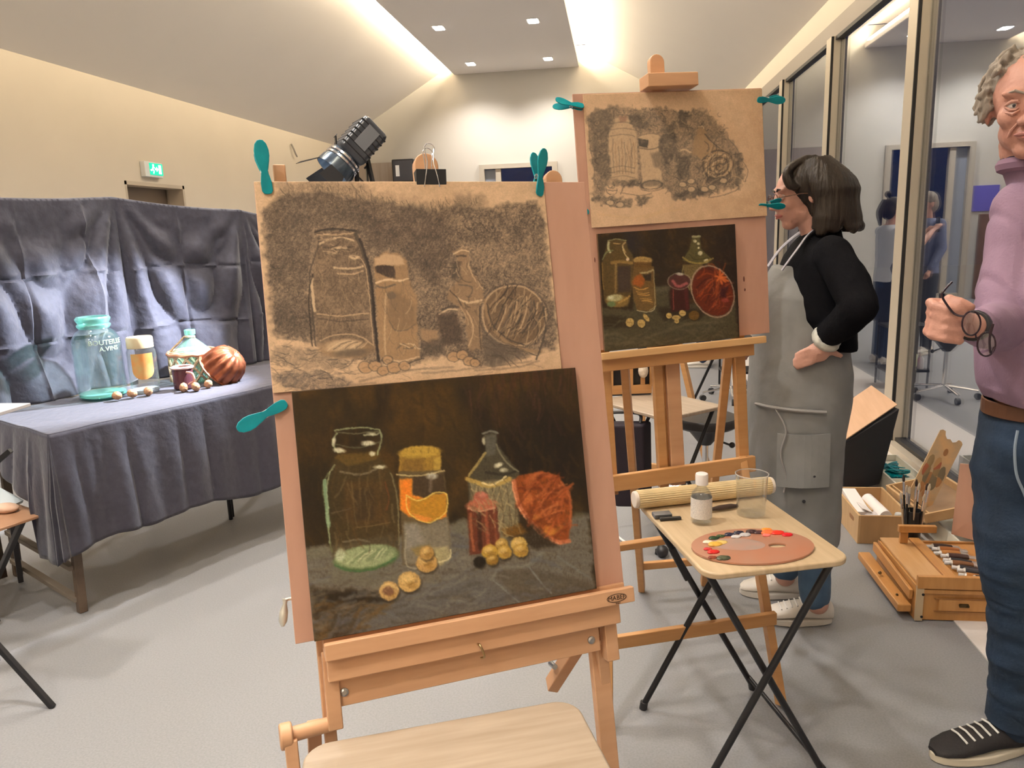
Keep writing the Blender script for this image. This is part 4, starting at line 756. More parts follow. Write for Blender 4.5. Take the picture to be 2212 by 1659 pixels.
# ================= folding tray tables =================
def tray_table(label, c, ang, z=0.66, w=0.38, l=0.48, group='folding tray tables', spread=0.19, top=M_oak):
    """rounded oak top (w across, l long); crossed black tube legs under both short ends"""
    R_ = Matrix.Rotation(ang, 3, 'Z'); c = Vector((c[0], c[1], 0)); P = lambda x, y, zz: c+R_ @ V(x, y, zz)
    t = thing('folding_table', label, 'table', c, group)
    b = B().prism(rrect(w, l, 0.045, 6), (0,0,z-0.018), V(1,0,0), V(0,1,0), V(0,0,0.018))
    o = obj('tabletop', b, top, t, bev=0.006, seg=3, world=False); o.rotation_euler = (0, 0, ang)
    for ye in (-l/2+0.055, l/2-0.045):
        for s in (-1, 1):
            yy = ye+(0.014 if s > 0 else -0.010)
            obj('leg', B().tube([P(-s*(w/2-0.03), yy, z-0.022), P(s*spread, yy, 0.012)], 0.0095, 12), M_black, t, smooth=True)
            obj('rubber_foot', B().tube([P(s*spread*0.985, yy, 0.024), P(s*spread*1.004, yy, 0.0)], 0.0125, 12), M_blackpl, t, smooth=True)
    obj('cross_rail', B().tube([P(spread*0.93, -l/2+0.055, 0.045), P(spread*0.93, l/2-0.03, 0.045)], 0.007, 10), M_black, t, smooth=True)
    obj('hinge_plate', B().bar(P(-w/2+0.10, l/2-0.035, z-0.15), P(-w/2+0.155, l/2-0.035, z-0.26), 0.012, 0.022), M_blackpl, t, bev=0.003)
    return t
a1 = math.atan2(1.828-1.699, 0.551-0.204)
tray_table('light folding tray table on crossed black legs carrying the palette and bottle', (0.319, 2.022), a1+math.radians(-3.5), z=0.675, w=0.385, l=0.52, top=M_oak2)
a2 = math.atan2(1.236-1.065, -0.081+0.528)
ctr = V(-0.3045,1.1505,0)+V(math.sin(a2), -math.cos(a2), 0)*0.19
tray_table('empty light oak folding table in the foreground below the front easel', (ctr.x, ctr.y), a2-PI/2, z=0.66)
tray_table('light folding table behind the rear easel with a dark bag hanging under it', (0.205, 3.60), math.radians(40), z=0.66)
# ================= things on the palette table =================
ZT = 0.6765
# palette: kidney oval with thumb hole
def palette_outline(rx, ry, n=40): return [(rx*math.cos(2*PI*k/n), ry*math.sin(2*PI*k/n)) for k in range(n)]
pt = thing('paint_palette', 'oval wooden palette with thumb hole and bright paint on the tray table', 'palette', (0.345, 1.885, ZT))
def holed(outer, hole, z0, z1, c, R_):
    b = B(); n = len(outer); vs = []
    for z in (z0, z1):
        for ring in (outer, hole): vs += [Vector((c[0], c[1], z))+R_ @ V(p[0], p[1], 0) for p in ring]
    f = []
    for i in range(n):
        j = (i+1) % n
        f += [(i, j, n+j, n+i)[::-1], (2*n+i, 2*n+j, 3*n+j, 3*n+i), (i, j, 2*n+j, 2*n+i), (n+j, n+i, 3*n+i, 3*n+j)]
    return b.add(vs, f)
RP = Matrix.Rotation(a1-0.12, 3, 'Z'); outer = palette_outline(0.158, 0.108)
def near(p): return p
hole = [(0.062+0.024*math.cos(2*PI*k/40), -0.012+0.014*math.sin(2*PI*k/40)) for k in range(40)]
M_pal = mat('stained palette wood', (0.42, 0.17, 0.095), 0.35, col2=(0.38, 0.20, 0.13), vscale=12, coat=0.3)
obj('board', holed(outer, hole, ZT, ZT+0.005, (0.345, 1.885), RP), M_pal, pt)
random.seed(5)
blobs = [(-0.118,-0.045,(130,60,40),.010),(-0.105,-0.020,(200,40,36),.014),(-0.112,-0.004,(196,60,60),.010),(-0.095,-0.052,(66,70,52),.016),(-0.085,0.016,(214,168,70),.017),(-0.068,0.022,(222,190,110),.015),(-0.098,0.030,(228,214,190),.012),
         (-0.075,0.048,(40,62,38),.013),(-0.055,0.055,(52,70,44),.011),(-0.030,0.060,(40,40,62),.013),(-0.004,0.066,(36,34,52),.013),(0.006,0.052,(190,186,184),.014),(-0.020,0.046,(206,200,196),.012),(0.030,0.066,(58,40,42),.015),(0.046,0.060,(70,48,50),.013),
         (0.066,0.056,(240,110,60),.017),(0.088,0.050,(230,54,36),.016),(0.070,0.070,(246,140,50),.013),(0.106,0.036,(214,30,40),.013),(0.056,0.042,(240,120,110),.010)]
for x, y, c, r in blobs:
    q = Vector((0.345, 1.885, ZT+0.006))+RP @ V(x*1.08, y*1.22, 0); b = B()
    b.sph(q, r, 7, (1.0, 0.75, 0.38)); b.sph(q+V(r*.6, r*.2, 0), r*.6, 6, (1, .9, .5)); b.sph(q+V(-r*.5, -r*.4, 0.001), r*.5, 6, (1.2, .8, .5))
    obj('paint_dab', b, mat('paint %d %d %d' % c, c, 0.25), pt, smooth=True)
sm = B().sph(Vector((0.345,1.885,ZT+0.0052))+RP @ V(-0.035,0.012,0), 0.07, 10, (1,.55,.018)); obj('mixed_paint_smear', sm, mat('mixed grey paint', (0.34,0.26,0.22), 0.3, col2=(0.42,0.24,0.18), vscale=25), pt, smooth=True)
# rolled bamboo mat
p0, p1 = V(0.060, 2.150, ZT+0.027), V(0.462, 2.287, ZT+0.027)
t = thing('bamboo_brush_mat', 'rolled pale bamboo mat along the far edge of the tray table', 'mat', ((p0+p1)/2).xy.to_3d()+V(0,0,ZT))
ax = (p1-p0).normalized(); sx, sy, _z = frame(ax); b = B(); core = B()
for k in range(26):
    a = 2*PI*k/26; r = 0.0245
    if math.sin(0): pass
    b.tube([p0+(sx*math.cos(a)+sy*math.sin(a))*r, p1+(sx*math.cos(a)+sy*math.sin(a))*r], 0.0031, 6)
obj('outer_slats', b, mat('bamboo slats', (0.80, 0.62, 0.34), 0.5, var=0.2, vscale=20), t, smooth=True)
b = B()
for k in range(40):
    a = 2*PI*k/13; r = 0.020-0.0004*k
    b.tube([p0-ax*0.002+(sx*math.cos(a)+sy*math.sin(a))*r, p1+ax*0.002+(sx*math.cos(a)+sy*math.sin(a))*r], 0.0024, 5)
obj('rolled_core', b, mat('bamboo core', (0.68, 0.50, 0.30), 0.6, var=0.3, vscale=30), t, smooth=True)
for q0, q1 in ((p1-ax*0.001, p1+ax*0.012), (p0-ax*0.012, p0+ax*0.001)): obj('cloth_edge', B().tube([q0, q1], 0.0255, 20), mat('off white cotton', (0.72, 0.62, 0.52), 0.9), t, bev=0.004)
# solvent bottle
bx = V(0.205, 2.045, ZT); bx = V(0.234, 2.048, ZT)
t = thing('solvent_bottle', 'small clear bottle with white cap and pale label on the tray table', 'bottle', bx)
obj('glass_body', B().lathe([(0.018,0.0),(0.0275,0.002),(0.029,0.006),(0.029,0.078),(0.026,0.090),(0.014,0.104),(0.0125,0.110),(0.0125,0.118),(0.0105,0.118),(0.0105,0.108),(0.013,0.102),(0.024,0.088),(0.0268,0.077),(0.0268,0.006),(0.0,0.004)], bx, n=32), M_jar2, t, smooth=True)
obj('label', B().lathe([(0.0293,0.018),(0.0295,0.018),(0.0295,0.076),(0.0293,0.076)], bx, n=32), mat('bottle label', (0.74,0.70,0.64), 0.6, col2=(0.60,0.57,0.53), vscale=4, stretch=(70,1,90), contrast=0.2), t, smooth=True)
obj('cap', B().lathe([(0.0165,0.112),(0.0175,0.113),(0.0178,0.138),(0.0165,0.143),(0.012,0.145),(0.0,0.145)], bx, n=32), mat('white cap plastic', (0.82,0.77,0.72), 0.4), t, smooth=True)
lt = B()
for i, (s_, zz, sz) in enumerate((('SOLVANT', 0.064, 0.006), ('White Spirit', 0.054, 0.004), ('100 ml', 0.030, 0.004))):
    pass
# beaker
gx = V(0.381, 2.118, ZT)
t = thing('plastic_beaker', 'clear plastic beaker standing right of the bottle on the tray table', 'beaker', gx)
obj('cup', B().lathe([(0.0,0.001),(0.038,0.001),(0.040,0.004),(0.0445,0.118),(0.046,0.121),(0.0445,0.121),(0.0432,0.118),(0.0388,0.005),(0.0,0.003)], gx, n=36), M_jar2, t, smooth=True)
obj('rim', B().lathe([(0.0445,0.119),(0.0465,0.1195),(0.0465,0.1215),(0.0445,0.122)], gx, n=36), mat('clear plastic rim', (0.8,0.76,0.7), 0.2, alpha=0.4), t, smooth=True)
# palette knives / charcoal holder
tag(obj('charcoal_box', B().box((0.128,2.085,ZT+0.006),(0.052,0.030,0.012),Matrix.Rotation(0.25,3,'Z')), mat('grey tin', (0.20,0.21,0.23), 0.35, metal=0.5), bev=0.002, loc=(0.128,2.085,ZT)), 'small grey tin box lying left of the bottle', 'box')
tag(obj('black_eraser', B().box((0.150,2.062,ZT+0.004),(0.062,0.012,0.008),Matrix.Rotation(0.22,3,'Z')), M_blackpl, bev=0.002, loc=(0.15,2.062,ZT)), 'thin black stick in front of the small grey tin', 'stick')
t = thing('palette_knife', 'dark handled palette knife lying between bottle and beaker', 'knife', (0.325,2.15,ZT))
obj('handle', B().tube([V(0.272,2.128,ZT+0.008),V(0.295,2.137,ZT+0.009),V(0.330,2.152,ZT+0.009),V(0.35,2.16,ZT+0.007)],[0.005,0.008,0.008,0.005],10), mat('dark handle wood', (0.04,0.025,0.02), 0.35), t, smooth=True)
obj('blade', B().box((0.245,2.118,ZT+0.004),(0.06,0.012,0.0015),Matrix.Rotation(0.4,3,'Z')), M_steel, t)
# ================= still life table =================
ZS = 0.78; T0 = V(-2.207, 2.588, 0); TA = V(0.481, 0.877, 0).normalized(); TB = V(-TA.y, TA.x, 0); TL_, TW = 1.95, 0.70
Q = lambda s, d, z: T0+TA*s+TB*d+V(0, 0, z)
tb = thing('trestle_table', 'folding wooden table under the dark cloth with the still life', 'table', Q(TL_/2, TW/2, 0))
M_leg = mat('dark worn wood', (0.13, 0.09, 0.06), 0.5, var=0.4, vscale=20)
obj('tabletop', B().box(Q(TL_/2, TW/2, ZS-0.025), (TL_-0.04, TW-0.04, 0.03), Matrix((TA, TB, V(0,0,1))).transposed()), M_leg, tb)
for s, d in ((0.03, 0.03), (0.03, TW-0.03), (TL_-0.06, 0.03), (TL_-0.06, TW-0.03)): obj('leg', B().bar(Q(s+0.03, d, ZS-0.04), Q(s, d, 0), 0.034, 0.034, TB), M_leg, tb, bev=0.004)
for z in (0.20, 0.06): obj('stretcher', B().bar(Q(0.02, 0.03, z), Q(0.02, TW-0.03, z+0.02), 0.03, 0.022), mat('grey brown rail', (0.20,0.165,0.13), 0.5), tb, bev=0.003)
for d in (0.42, 0.45): obj('centre_leg', B().tube([Q(0.99+(d-0.42), d, ZS-0.05), Q(0.99+(d-0.42), d, 0.0)], 0.011, 8), M_black, tb, smooth=True)
for s, e in ((0.42, 0.08), (1.25, 1.65)): obj('brace', B().bar(Q(s, 0.10, ZS-0.05), Q(e, 0.09, 0.30), 0.035, 0.02, TB), M_leg, tb)
M_cloth = mat('dark indigo cotton', (0.040, 0.038, 0.056), 0.8, col2=(0.030, 0.028, 0.042), vscale=40, bump=0.35, bscale=28, sheen=0.25)
def wr(x, y, s=1.0): return fbm(x*s+5, y*s+9, 4)-0.5
cl = B(); NS, ND = 150, 46
def ctop(s, d): return 0.006+0.006*max(0, wr(s*9, d*9+s*3))+0.010*max(0, math.sin(s*7+d*9))**6*(0.3+max(0, d/TW-0.2))
cl.grid(lambda u, v: Q(-0.004+u*(TL_+0.008), -0.004+v*(TW+0.008), ZS-0.008+ctop(u*TL_, v*TW)), NS, ND)
def hem(s):  # hem height along the long front side
    return 0.262+0.020*math.sin(s*5.2)+0.035*math.sin(s*1.9+0.4)+0.012*math.sin(s*13)
def front(u, v):
    s = -0.004+u*(TL_+0.008); zt = ZS-0.008+ctop(u*TL_, 0); z = zt+(hem(s)-zt)*v
    fold = (0.010*math.sin(s*38+2*math.sin(s*4))+0.012*math.sin(s*17+1)+0.012*wr(s*12, z*3))*min(1, v*2.2)
    return Q(s, -0.006-abs(fold)*1.0-0.03*v*(1-0.0)-0.012*v*math.sin(s*6), z)
cl.grid(front, 220, 30)
def left(u, v):  # short end: long flap at the front corner, running up to nothing at the back
    d = -0.006+u*(TW+0.01); zt = ZS-0.008+ctop(0, d)
    low = hem(0)-0.03 if u < 0.22 else 0.46+(u-0.22)*0.26
    z = zt+(low-zt)*v; f = (0.014*math.sin(d*26+1)+0.012*wr(d*10, z*4))*min(1, v*2)
    return Q(-0.006-abs(f)-0.035*v, d, z)
cl.grid(left, 60, 26)
def corner(u, v):
    a, b2 = front(0.0, v), left(0.0, v); a_ = a+(front(0.004, v)-a)*0.0; p = a_.lerp(b2, u); out = (-TA-TB).normalized()
    return p+out*(0.05*v*math.sin(PI*u)*(0.6+0.4*math.sin(9*u)))
cl.grid(corner, 14, 30)
o = obj('tablecloth', cl, M_cloth, smooth=True, loc=Q(TL_/2, TW/2, ZS)); tag(o, 'dark indigo cloth covering the still life table and hanging to its legs', 'tablecloth')
sd_ = o.modifiers.new('thickness', 'SOLIDIFY'); sd_.thickness = 0.0015
# backdrop screen
def sc(s, d, z): return Q(s, d, z)
cor = [(-0.95, 0.02, 1.60), (-0.02, 0.66, 1.728), (0.78, 0.80, 1.735), (1.42, 0.66, 1.665), (1.95, 0.72, 1.60)]
scn = thing('display_screen', 'folding screen behind the still life table, draped in dark cloth', 'screen', Q(0.8, 0.74, 0))
fr = B()
for (s0, d0_, z0), (s1, d1_, z1) in zip(cor[:-1], cor[1:]):
    for s, d, z in ((s0, d0_, z0), (s1, d1_, z1)): fr.bar(Q(s, d+0.05, 0), Q(s, d+0.05, z-0.02), 0.03, 0.03, TB)
    fr.bar(Q(s0, d0_+0.05, z0-0.03), Q(s1, d1_+0.05, z1-0.03), 0.02, 0.03)
obj('frame', fr, M_leg, scn)
bd = B(); NU = 90
anch = [(0, 0.0), (1, 1.0), (2, 1.0), (3, 0.6), (4, 0)]
def scr(seg):
    (s0, d0_, z0), (s1, d1_, z1) = cor[seg], cor[seg+1]; Ls = math.hypot(s1-s0, d1_-d0_)
    def fn(u, v):
        s = s0+(s1-s0)*u; d = d0_+(d1_-d0_)*u; zt = z0+(z1-z0)*u - 0.012*math.sin(PI*u)
        zb = 0.30 if seg == 0 else ZS+0.008
        z = zt+(zb-zt)*v; x = u*Ls+seg*3.1; h = zt-z
        # folds fan out from the peg point at the top of each corner
        f = 0.0
        for cu, amp in ((0.0, 1.0), (1.0, 1.0)):
            dx = (u-cu)*Ls; ang = math.atan2(dx, h+0.04); rr = math.hypot(dx, h)
            f += amp*0.075*math.sin(ang*11+seg*1.7+cu)*math.exp(-((ang)/0.75)**2)*min(1, rr/0.5)*math.exp(-rr*0.25)
        f += 0.060*wr(x*3.2+z*0.6, z*1.3)+0.022*wr(x*8, z*6)
        for cz in (1.37, 1.06): f -= 0.012*math.exp(-((z-cz-0.01*math.sin(x*9))/0.008)**2)
        for cx in (0.30, 0.62): f -= 0.012*math.exp(-((u*Ls-cx)/0.008)**2)
        edge = 1 if seg else 1
        nx, ny = -(d1_-d0_)/Ls, (s1-s0)/Ls
        w_ = min(1.0, 1.6*math.sin(PI*u)**0.55) if 1e-6 < u < 1-1e-6 else 0
        f2 = -abs(f)*w_ if h > 0 else 0
        f2 *= min(1, h/0.12)
        return Q(s+nx*f2, d+ny*f2, z)
    return fn
for seg in range(4): bd.grid(scr(seg), NU, 80)
for seg in range(4):   # folded over the top rail
    (s0, d0_, z0), (s1, d1_, z1) = cor[seg], cor[seg+1]
    bd.grid(lambda u, v: Q(s0+(s1-s0)*u, d0_+(d1_-d0_)*u+v*0.075, z0+(z1-z0)*u-0.012*math.sin(PI*u)+0.006*math.sin(PI*v)-(0.25*max(0, v-0.8)/0.2)), 30, 8)
o = obj('backdrop_cloth', bd, mat('dark indigo drape', (0.036, 0.035, 0.054), 0.72, col2=(0.024, 0.023, 0.036), vscale=40, bump=0.4, bscale=26, sheen=0.3), smooth=True, weld=True, loc=Q(0.8, 0.7, ZS))
tag(o, 'creased dark indigo cloth hung over the screen as still life backdrop', 'drape')
o.modifiers.new('thickness', 'SOLIDIFY').thickness = 0.0015
# ---- still life objects
ZO = ZS+0.003
def at_(x, y): return V(x, y, ZO)
g = at_(-2.440, 3.245)
t = thing('glass_jar', 'tall wide green-tinted glass jar with raised lettering, on the draped table', 'jar', g)
sc_ = 1.0
prof = [(0.0,0.004),(0.088,0.004),(0.103,0.010),(0.106,0.03),(0.106,0.26),(0.102,0.285),(0.085,0.315),(0.066,0.330),(0.064,0.338),(0.070,0.344),(0.072,0.352),(0.066,0.358),(0.066,0.368),(0.074,0.374),(0.075,0.382),(0.068,0.388),(0.061,0.388)]
inner = [(r-0.005, h) for r, h in reversed(prof[2:-1])]+[(0.09,0.02),(0.0,0.016)]
obj('glass_body', B().lathe(prof+inner, g, n=48), M_jar, t, smooth=True)
obj('thick_base', B().lathe([(0.0,0.005),(0.09,0.006),(0.102,0.014),(0.100,0.026),(0.06,0.032),(0.0,0.030)], g, n=40), glazing('sea green glass', 1.7, (0.5,0.9,0.82), (0.22,0.62,0.50), 0.55, 0.1), t, smooth=True)
mg = glazing('green rim glass', 1.9, (0.7,0.93,0.88), (0.34,0.70,0.60), 0.25, 0.08)
obj('rim', B().lathe([(0.0665,0.358),(0.0745,0.372),(0.0765,0.380),(0.069,0.389),(0.060,0.388),(0.062,0.36)], g, n=40).lathe([(0.0655,0.334),(0.0725,0.343),(0.0735,0.351),(0.0665,0.357),(0.062,0.35),(0.062,0.336)], g, n=40), mg, t, smooth=True)
def raised(s_, size, gpos, R, z, a0, m, par):
    cu = bpy.data.curves.new('t', 'FONT'); cu.body = s_; cu.size = size; cu.extrude = 0.002; cu.align_x = 'CENTER'; cu.resolution_u = 2
    tt = bpy.data.objects.new('t', cu); COL.objects.link(tt); dg = bpy.context.evaluated_depsgraph_get(); dg.update()
    me = bpy.data.meshes.new_from_object(tt.evaluated_get(dg)); bpy.data.objects.remove(tt, do_unlink=True); me.name = 'raised_lettering'
    for v in me.vertices:
        a = a0+v.co.x/R; rr = R+0.001+v.co.z; v.co = Vector((rr*math.cos(a), rr*math.sin(a), z+v.co.y))
    me.materials.clear(); me.materials.append(m); o = bpy.data.objects.new('raised_lettering', me); COL.objects.link(o); o.parent = par
adir = math.atan2(-g.y, -g.x)+0.42
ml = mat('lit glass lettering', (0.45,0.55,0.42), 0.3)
raised('BOUTEILLE', 0.032, g, 0.106, 0.262, adir, ml, t); raised('A.VINS', 0.030, g, 0.106, 0.232, adir+0.08, ml, t)
g = at_(-2.285, 3.345)
t = thing('label_jar', 'straight glass jar with cream lid and orange shield label, second from left', 'jar', g)
obj('glass_body', B().lathe([(0.0,0.003),(0.055,0.003),(0.064,0.010),(0.066,0.022),(0.066,0.205),(0.058,0.222),(0.0555,0.222),(0.062,0.203),(0.062,0.022),(0.05,0.012),(0,0.010)], g, n=40), M_jar2, t, smooth=True)
obj('lid', B().lathe([(0.058,0.222),(0.060,0.224),(0.060,0.270),(0.056,0.276),(0.0,0.277)], g, n=40), mat('cream lid', (0.46,0.37,0.23), 0.45), t, smooth=True)
lb = B(); vs = []; fs = []; NA, NZ = 24, 14; a0 = math.atan2(-g.y, -g.x)
def shield(u):  # half width profile of the shield label
    return 0.78 if u > 0.35 else 0.78*math.sqrt(max(0, 1-((0.35-u)/0.36)**2))
for j in range(NZ+1):
    v = j/NZ
    for i in range(NA+1):
        a = a0+(-1+2*i/NA)*shield(v)*1.0; vs.append(g+V(0.0668*math.cos(a), 0.0668*math.sin(a), 0.075+0.125*v))
fs = [(j*(NA+1)+i, j*(NA+1)+i+1, (j+1)*(NA+1)+i+1, (j+1)*(NA+1)+i) for j in range(NZ) for i in range(NA)]
obj('label', lb.add(vs, fs), mat('orange shield label', (0.60,0.20,0.04), 0.45, col2=(0.46,0.32,0.12), vscale=14, contrast=0.3), t, smooth=True)
obj('glass_foot', B().lathe([(0.0,0.004),(0.058,0.004),(0.0635,0.012),(0.063,0.02),(0.0,0.016)], g, n=30), mat('pale foot glass', (0.7,0.75,0.75), 0.1, trans=0.6, ior=1.3), t, smooth=True)
# wicker covered bottle
g = at_(-2.196, 3.640)
t = thing('demijohn', 'green glass demijohn bottle in a pale wicker cover behind the mould', 'bottle', g)
obj('glass_body', B().lathe([(0.0,0.003),(0.10,0.003),(0.11,0.02),(0.112,0.12),(0.106,0.145),(0.08,0.172),(0.045,0.205),(0.026,0.222),(0.022,0.232),(0.022,0.243),(0.027,0.245),(0.028,0.268),(0.024,0.271),(0.018,0.271),(0.018,0.23),(0.0,0.225)], g, n=40), glazing('green bottle glass', 1.6, (0.75,0.9,0.84), (0.34,0.62,0.52), 0.25, 0.06), t, smooth=True)
M_wick = mat('pale wicker', (0.62,0.50,0.33), 0.7, col2=(0.36,0.24,0.14), vscale=18, stretch=(1,1,3), bump=0.6, bscale=60)
b = B()
for k in range(12):
    a = 2*PI*k/12
    b.tube([g+V(0.115*math.cos(a+s*0.9*q/8), 0.115*math.sin(a+s*0.9*q/8), 0.006+0.140*q/8) for s in (1,) for q in range(9)], 0.0075, 6)
    b.tube([g+V(0.117*math.cos(a-0.9*q/8), 0.117*math.sin(a-0.9*q/8), 0.006+0.140*q/8) for q in range(9)], 0.0065, 6)
obj('wicker_cover', b, M_wick, t, smooth=True)
b = B(); b.tube([g+V(0.118*math.cos(2*PI*k/30), 0.118*math.sin(2*PI*k/30), 0.150+0.003*math.sin(k*2.1)) for k in range(31)], 0.011, 8)
b.tube([g+V(0.113*math.cos(2*PI*k/30), 0.113*math.sin(2*PI*k/30), 0.158) for k in range(31)], 0.007, 8); obj('wicker_rim', b, mat('reddish wicker', (0.50,0.24,0.13), 0.6), t, smooth=True)
cr = catmull([g+V(-0.105,-0.045,0.15), g+V(-0.085,-0.035,0.175), g+V(-0.05,-0.03,0.205), g+V(-0.024,-0.02,0.232), g+V(0.0,-0.028,0.236), g+V(0.026,0.0,0.232)], 5)
obj('cord', B().tube(cr, 0.006, 6), M_wick, t, smooth=True)
# small dark jar with glass stopper lid
g = at_(-2.125, 3.415)
t = thing('dark_jar', 'small dark purple-brown glass jar in front of the demijohn', 'jar', g)
obj('glass_body', B().lathe([(0.0,0.003),(0.042,0.003),(0.048,0.01),(0.048,0.095),(0.044,0.104),(0.040,0.104),(0.042,0.094),(0.042,0.012),(0.0,0.01)], g, n=32), mat('dark wine glass', (0.10,0.035,0.045), 0.08, trans=0.3), t, smooth=True)
obj('rim', B().lathe([(0.046,0.104),(0.054,0.107),(0.055,0.113),(0.046,0.118),(0.041,0.114),(0.042,0.105)], g, n=32, ribs=10, rib=0.03), mat('milky rim glass', (0.62,0.42,0.38), 0.12, trans=0.3), t, smooth=True)
obj('handle', B().tube(catmull([g+V(0.04,-0.03,0.09),g+V(0.075,-0.04,0.085),g+V(0.08,-0.04,0.05),g+V(0.045,-0.03,0.03)],5),0.006,8), mat('rose glass', (0.5,0.25,0.2), 0.1), t, smooth=True)
# copper jelly mould, tilted
g = at_(-2.000, 3.595); axm = V(0.42, 0.20, 0.62).normalized(); axm = V(0.62, 0.05, 0.55).normalized()
mc = g+V(0.0, 0.0, 0.086)
t = thing('copper_mould', 'fluted copper cake mould leaning on its side at the right of the still life', 'mould', g)
M_cop = mat('worn copper', (0.34,0.11,0.05), 0.36, metal=0.6, col2=(0.13,0.035,0.015), vscale=22)
obj('fluted_bowl', B().lathe([(0.108,-0.045),(0.106,-0.035),(0.102,0.0),(0.094,0.04),(0.075,0.072),(0.045,0.088),(0.018,0.085),(0.0,0.07)], mc, axm, 96, ribs=14, rib=0.055), M_cop, t, smooth=True)
obj('rim', B().lathe([(0.106,-0.05),(0.118,-0.048),(0.120,-0.042),(0.106,-0.038)], mc, axm, 48), mat('bright copper', (0.42,0.18,0.10), 0.25, metal=0.85), t, smooth=True)
# walnuts
M_nut = mat('walnut shell', (0.50,0.28,0.14), 0.6, col2=(0.30,0.14,0.07), vscale=40, bump=0.7, bscale=90)
def nut_mesh():
    b = B().sph((0,0,0.0), 0.021, 12, (1.12, 0.95, 0.92)); 
    b.v = [v*(1+0.05*math.sin(v.x*420+v.y*230)*math.cos(v.z*350)+0.05*math.exp(-(v.y/0.003)**2)) for v in b.v]; return b
nut0 = obj('walnut', nut_mesh(), M_nut, smooth=True, loc=(0,0,0)); tag(nut0, '', 'walnut', 'walnuts of the still life')
nl = [((-2.318, 3.172), 'walnut in front of the tall jar, leftmost of the nuts'), ((-2.274, 3.222), 'walnut in the middle of the three below the label jar'), ((-2.222, 3.268), 'walnut at the right end of the three below the label jar'),
      ((-2.085, 3.345), 'walnut in front of the dark jar, left of its neighbours'), ((-2.032, 3.362), 'pale walnut right of the one before the dark jar'), ((-2.005, 3.43), 'walnut under the rim of the copper mould, rightmost of the nuts')]
for i, ((x, y), lab) in enumerate(nl):
    o = nut0 if i == 0 else nut0.copy()
    if i: COL.objects.link(o)
    o.location = (x, y, ZO+0.0225); o.rotation_euler = (0.3*i, 0.5*i, 1.1*i); o['label'] = lab
# ================= studio lamp behind the front easel =================
tgt = V(-2.38, 3.36, 0.90)
mouth = V(-1.432, 3.854, 1.823); LS = 1.22
ax_img = V(0.80, 0.55, 0.95).normalized()   # barrel axis, mouth to tail
lamp = thing('studio_spotlight', 'black studio spotlight on a stand, lit and aimed at the still life', 'lamp', (-1.30, 3.95, 0))
lx, ly, lz = frame(ax_img)
ML = Matrix((lx, ly, ax_img)).transposed()
M_lb = mat('glossy dark housing', (0.035,0.04,0.05), 0.28, spec=0.7)
obj('housing', B().box(mouth+ax_img*0.175, (0.155, 0.130, 0.18), ML), M_lb, lamp, bev=0.025)
fins = B()
for k in range(6): fins.box(mouth+ax_img*(0.115+0.024*k), (0.158, 0.133, 0.006), ML)
obj('cooling_fins', fins, M_black, lamp, bev=0.01)
obj('lens_barrel', B().lathe([(0.062,0.10),(0.070,0.085),(0.074,0.05),(0.080,0.035),(0.083,0.0),(0.079,0.0),(0.074,0.03),(0.060,0.045),(0.0,0.045)], mouth, ax_img, 32), mat('blued steel barrel', (0.10,0.13,0.17), 0.2, metal=0.8), lamp, smooth=True)
obj('barrel_ring', B().lathe([(0.0745,0.05),(0.079,0.052),(0.079,0.06),(0.0740,0.062)], mouth, ax_img, 32).lathe([(0.0725,0.068),(0.077,0.07),(0.077,0.078),(0.0715,0.08)], mouth, ax_img, 32), M_chrome, lamp, smooth=True)
def door(sx, sy, w, ln, fl_=0.5):
    hx = lx*sx+ly*sy; c = mouth+hx*0.082; q = frame(ax_img)[1] if sx else frame(ax_img)[0]
    b = B(); d = (-ax_img*1.0+hx*fl_).normalized()
    side_ = ly if sx else lx
    b.add([c-side_*w*.7, c+side_*w*.7, c+side_*w+d*ln, c-side_*w+d*ln], [(0,1,2,3)]); o = obj('barn_door', b, M_black, lamp); o.modifiers.new('t', 'SOLIDIFY').thickness = 0.002
door(1,0,0.05,0.085,.6); door(-1,0,0.05,0.085,.6); door(0,1,0.05,0.085,.6); door(0,-1,0.05,0.085,.6)
obj('lens', B().lathe([(0.0,0.03),(0.05,0.034),(0.0,0.036)], mouth, ax_img, 24), mat('lit lens', (1,1,1), emis=(0.85,0.93,1.0), estr=25.0), lamp)
for ch_ in lamp.children:
    if ch_.type == 'MESH':
        mo_ = mouth-origin(lamp)
        ch_.data.transform(Matrix.Translation(mo_) @ Matrix.Scale(LS, 4) @ Matrix.Translation(-mo_))
yk = mouth+ax_img*0.12*LS
obj('yoke', B().bar(yk+ly*0.108, yk+ly*0.108-V(0,0,0.10), 0.02, 0.006, ly).bar(yk-ly*0.108, yk-ly*0.108-V(0,0,0.10), 0.02, 0.006, ly).bar(yk+ly*0.108-V(0,0,0.10), yk-ly*0.108-V(0,0,0.10), 0.02, 0.006), M_black, lamp)
obj('tilt_knob', B().cyl(yk+ly*0.108, yk+ly*0.11, 0.014, 14).cyl(yk-ly*0.108, yk-ly*0.10, 0.014, 14), M_blackpl, lamp, bev=0.003)
obj('control_panel', B().box(mouth+ax_img*0.23+lx*0.097*(1 if lx.z > 0 else -1), (0.004, 0.07, 0.12), ML), mat('grey control panel', (0.16,0.17,0.19), 0.3), lamp)
sp = V(yk.x+0.02, yk.y, 0)
obj('stand_pole', B().tube([sp+V(0,0,yk.z-0.10), sp+V(0,0,0.15)], 0.012, 12).tube([sp+V(0,0,1.0), sp+V(0,0,0.15)], 0.016, 12), M_black, lamp, smooth=True)
obj('rear_bracket', B().bar(mouth+ax_img*0.24, sp+V(0.10,0.0,1.66), 0.018, 0.018), M_black, lamp)
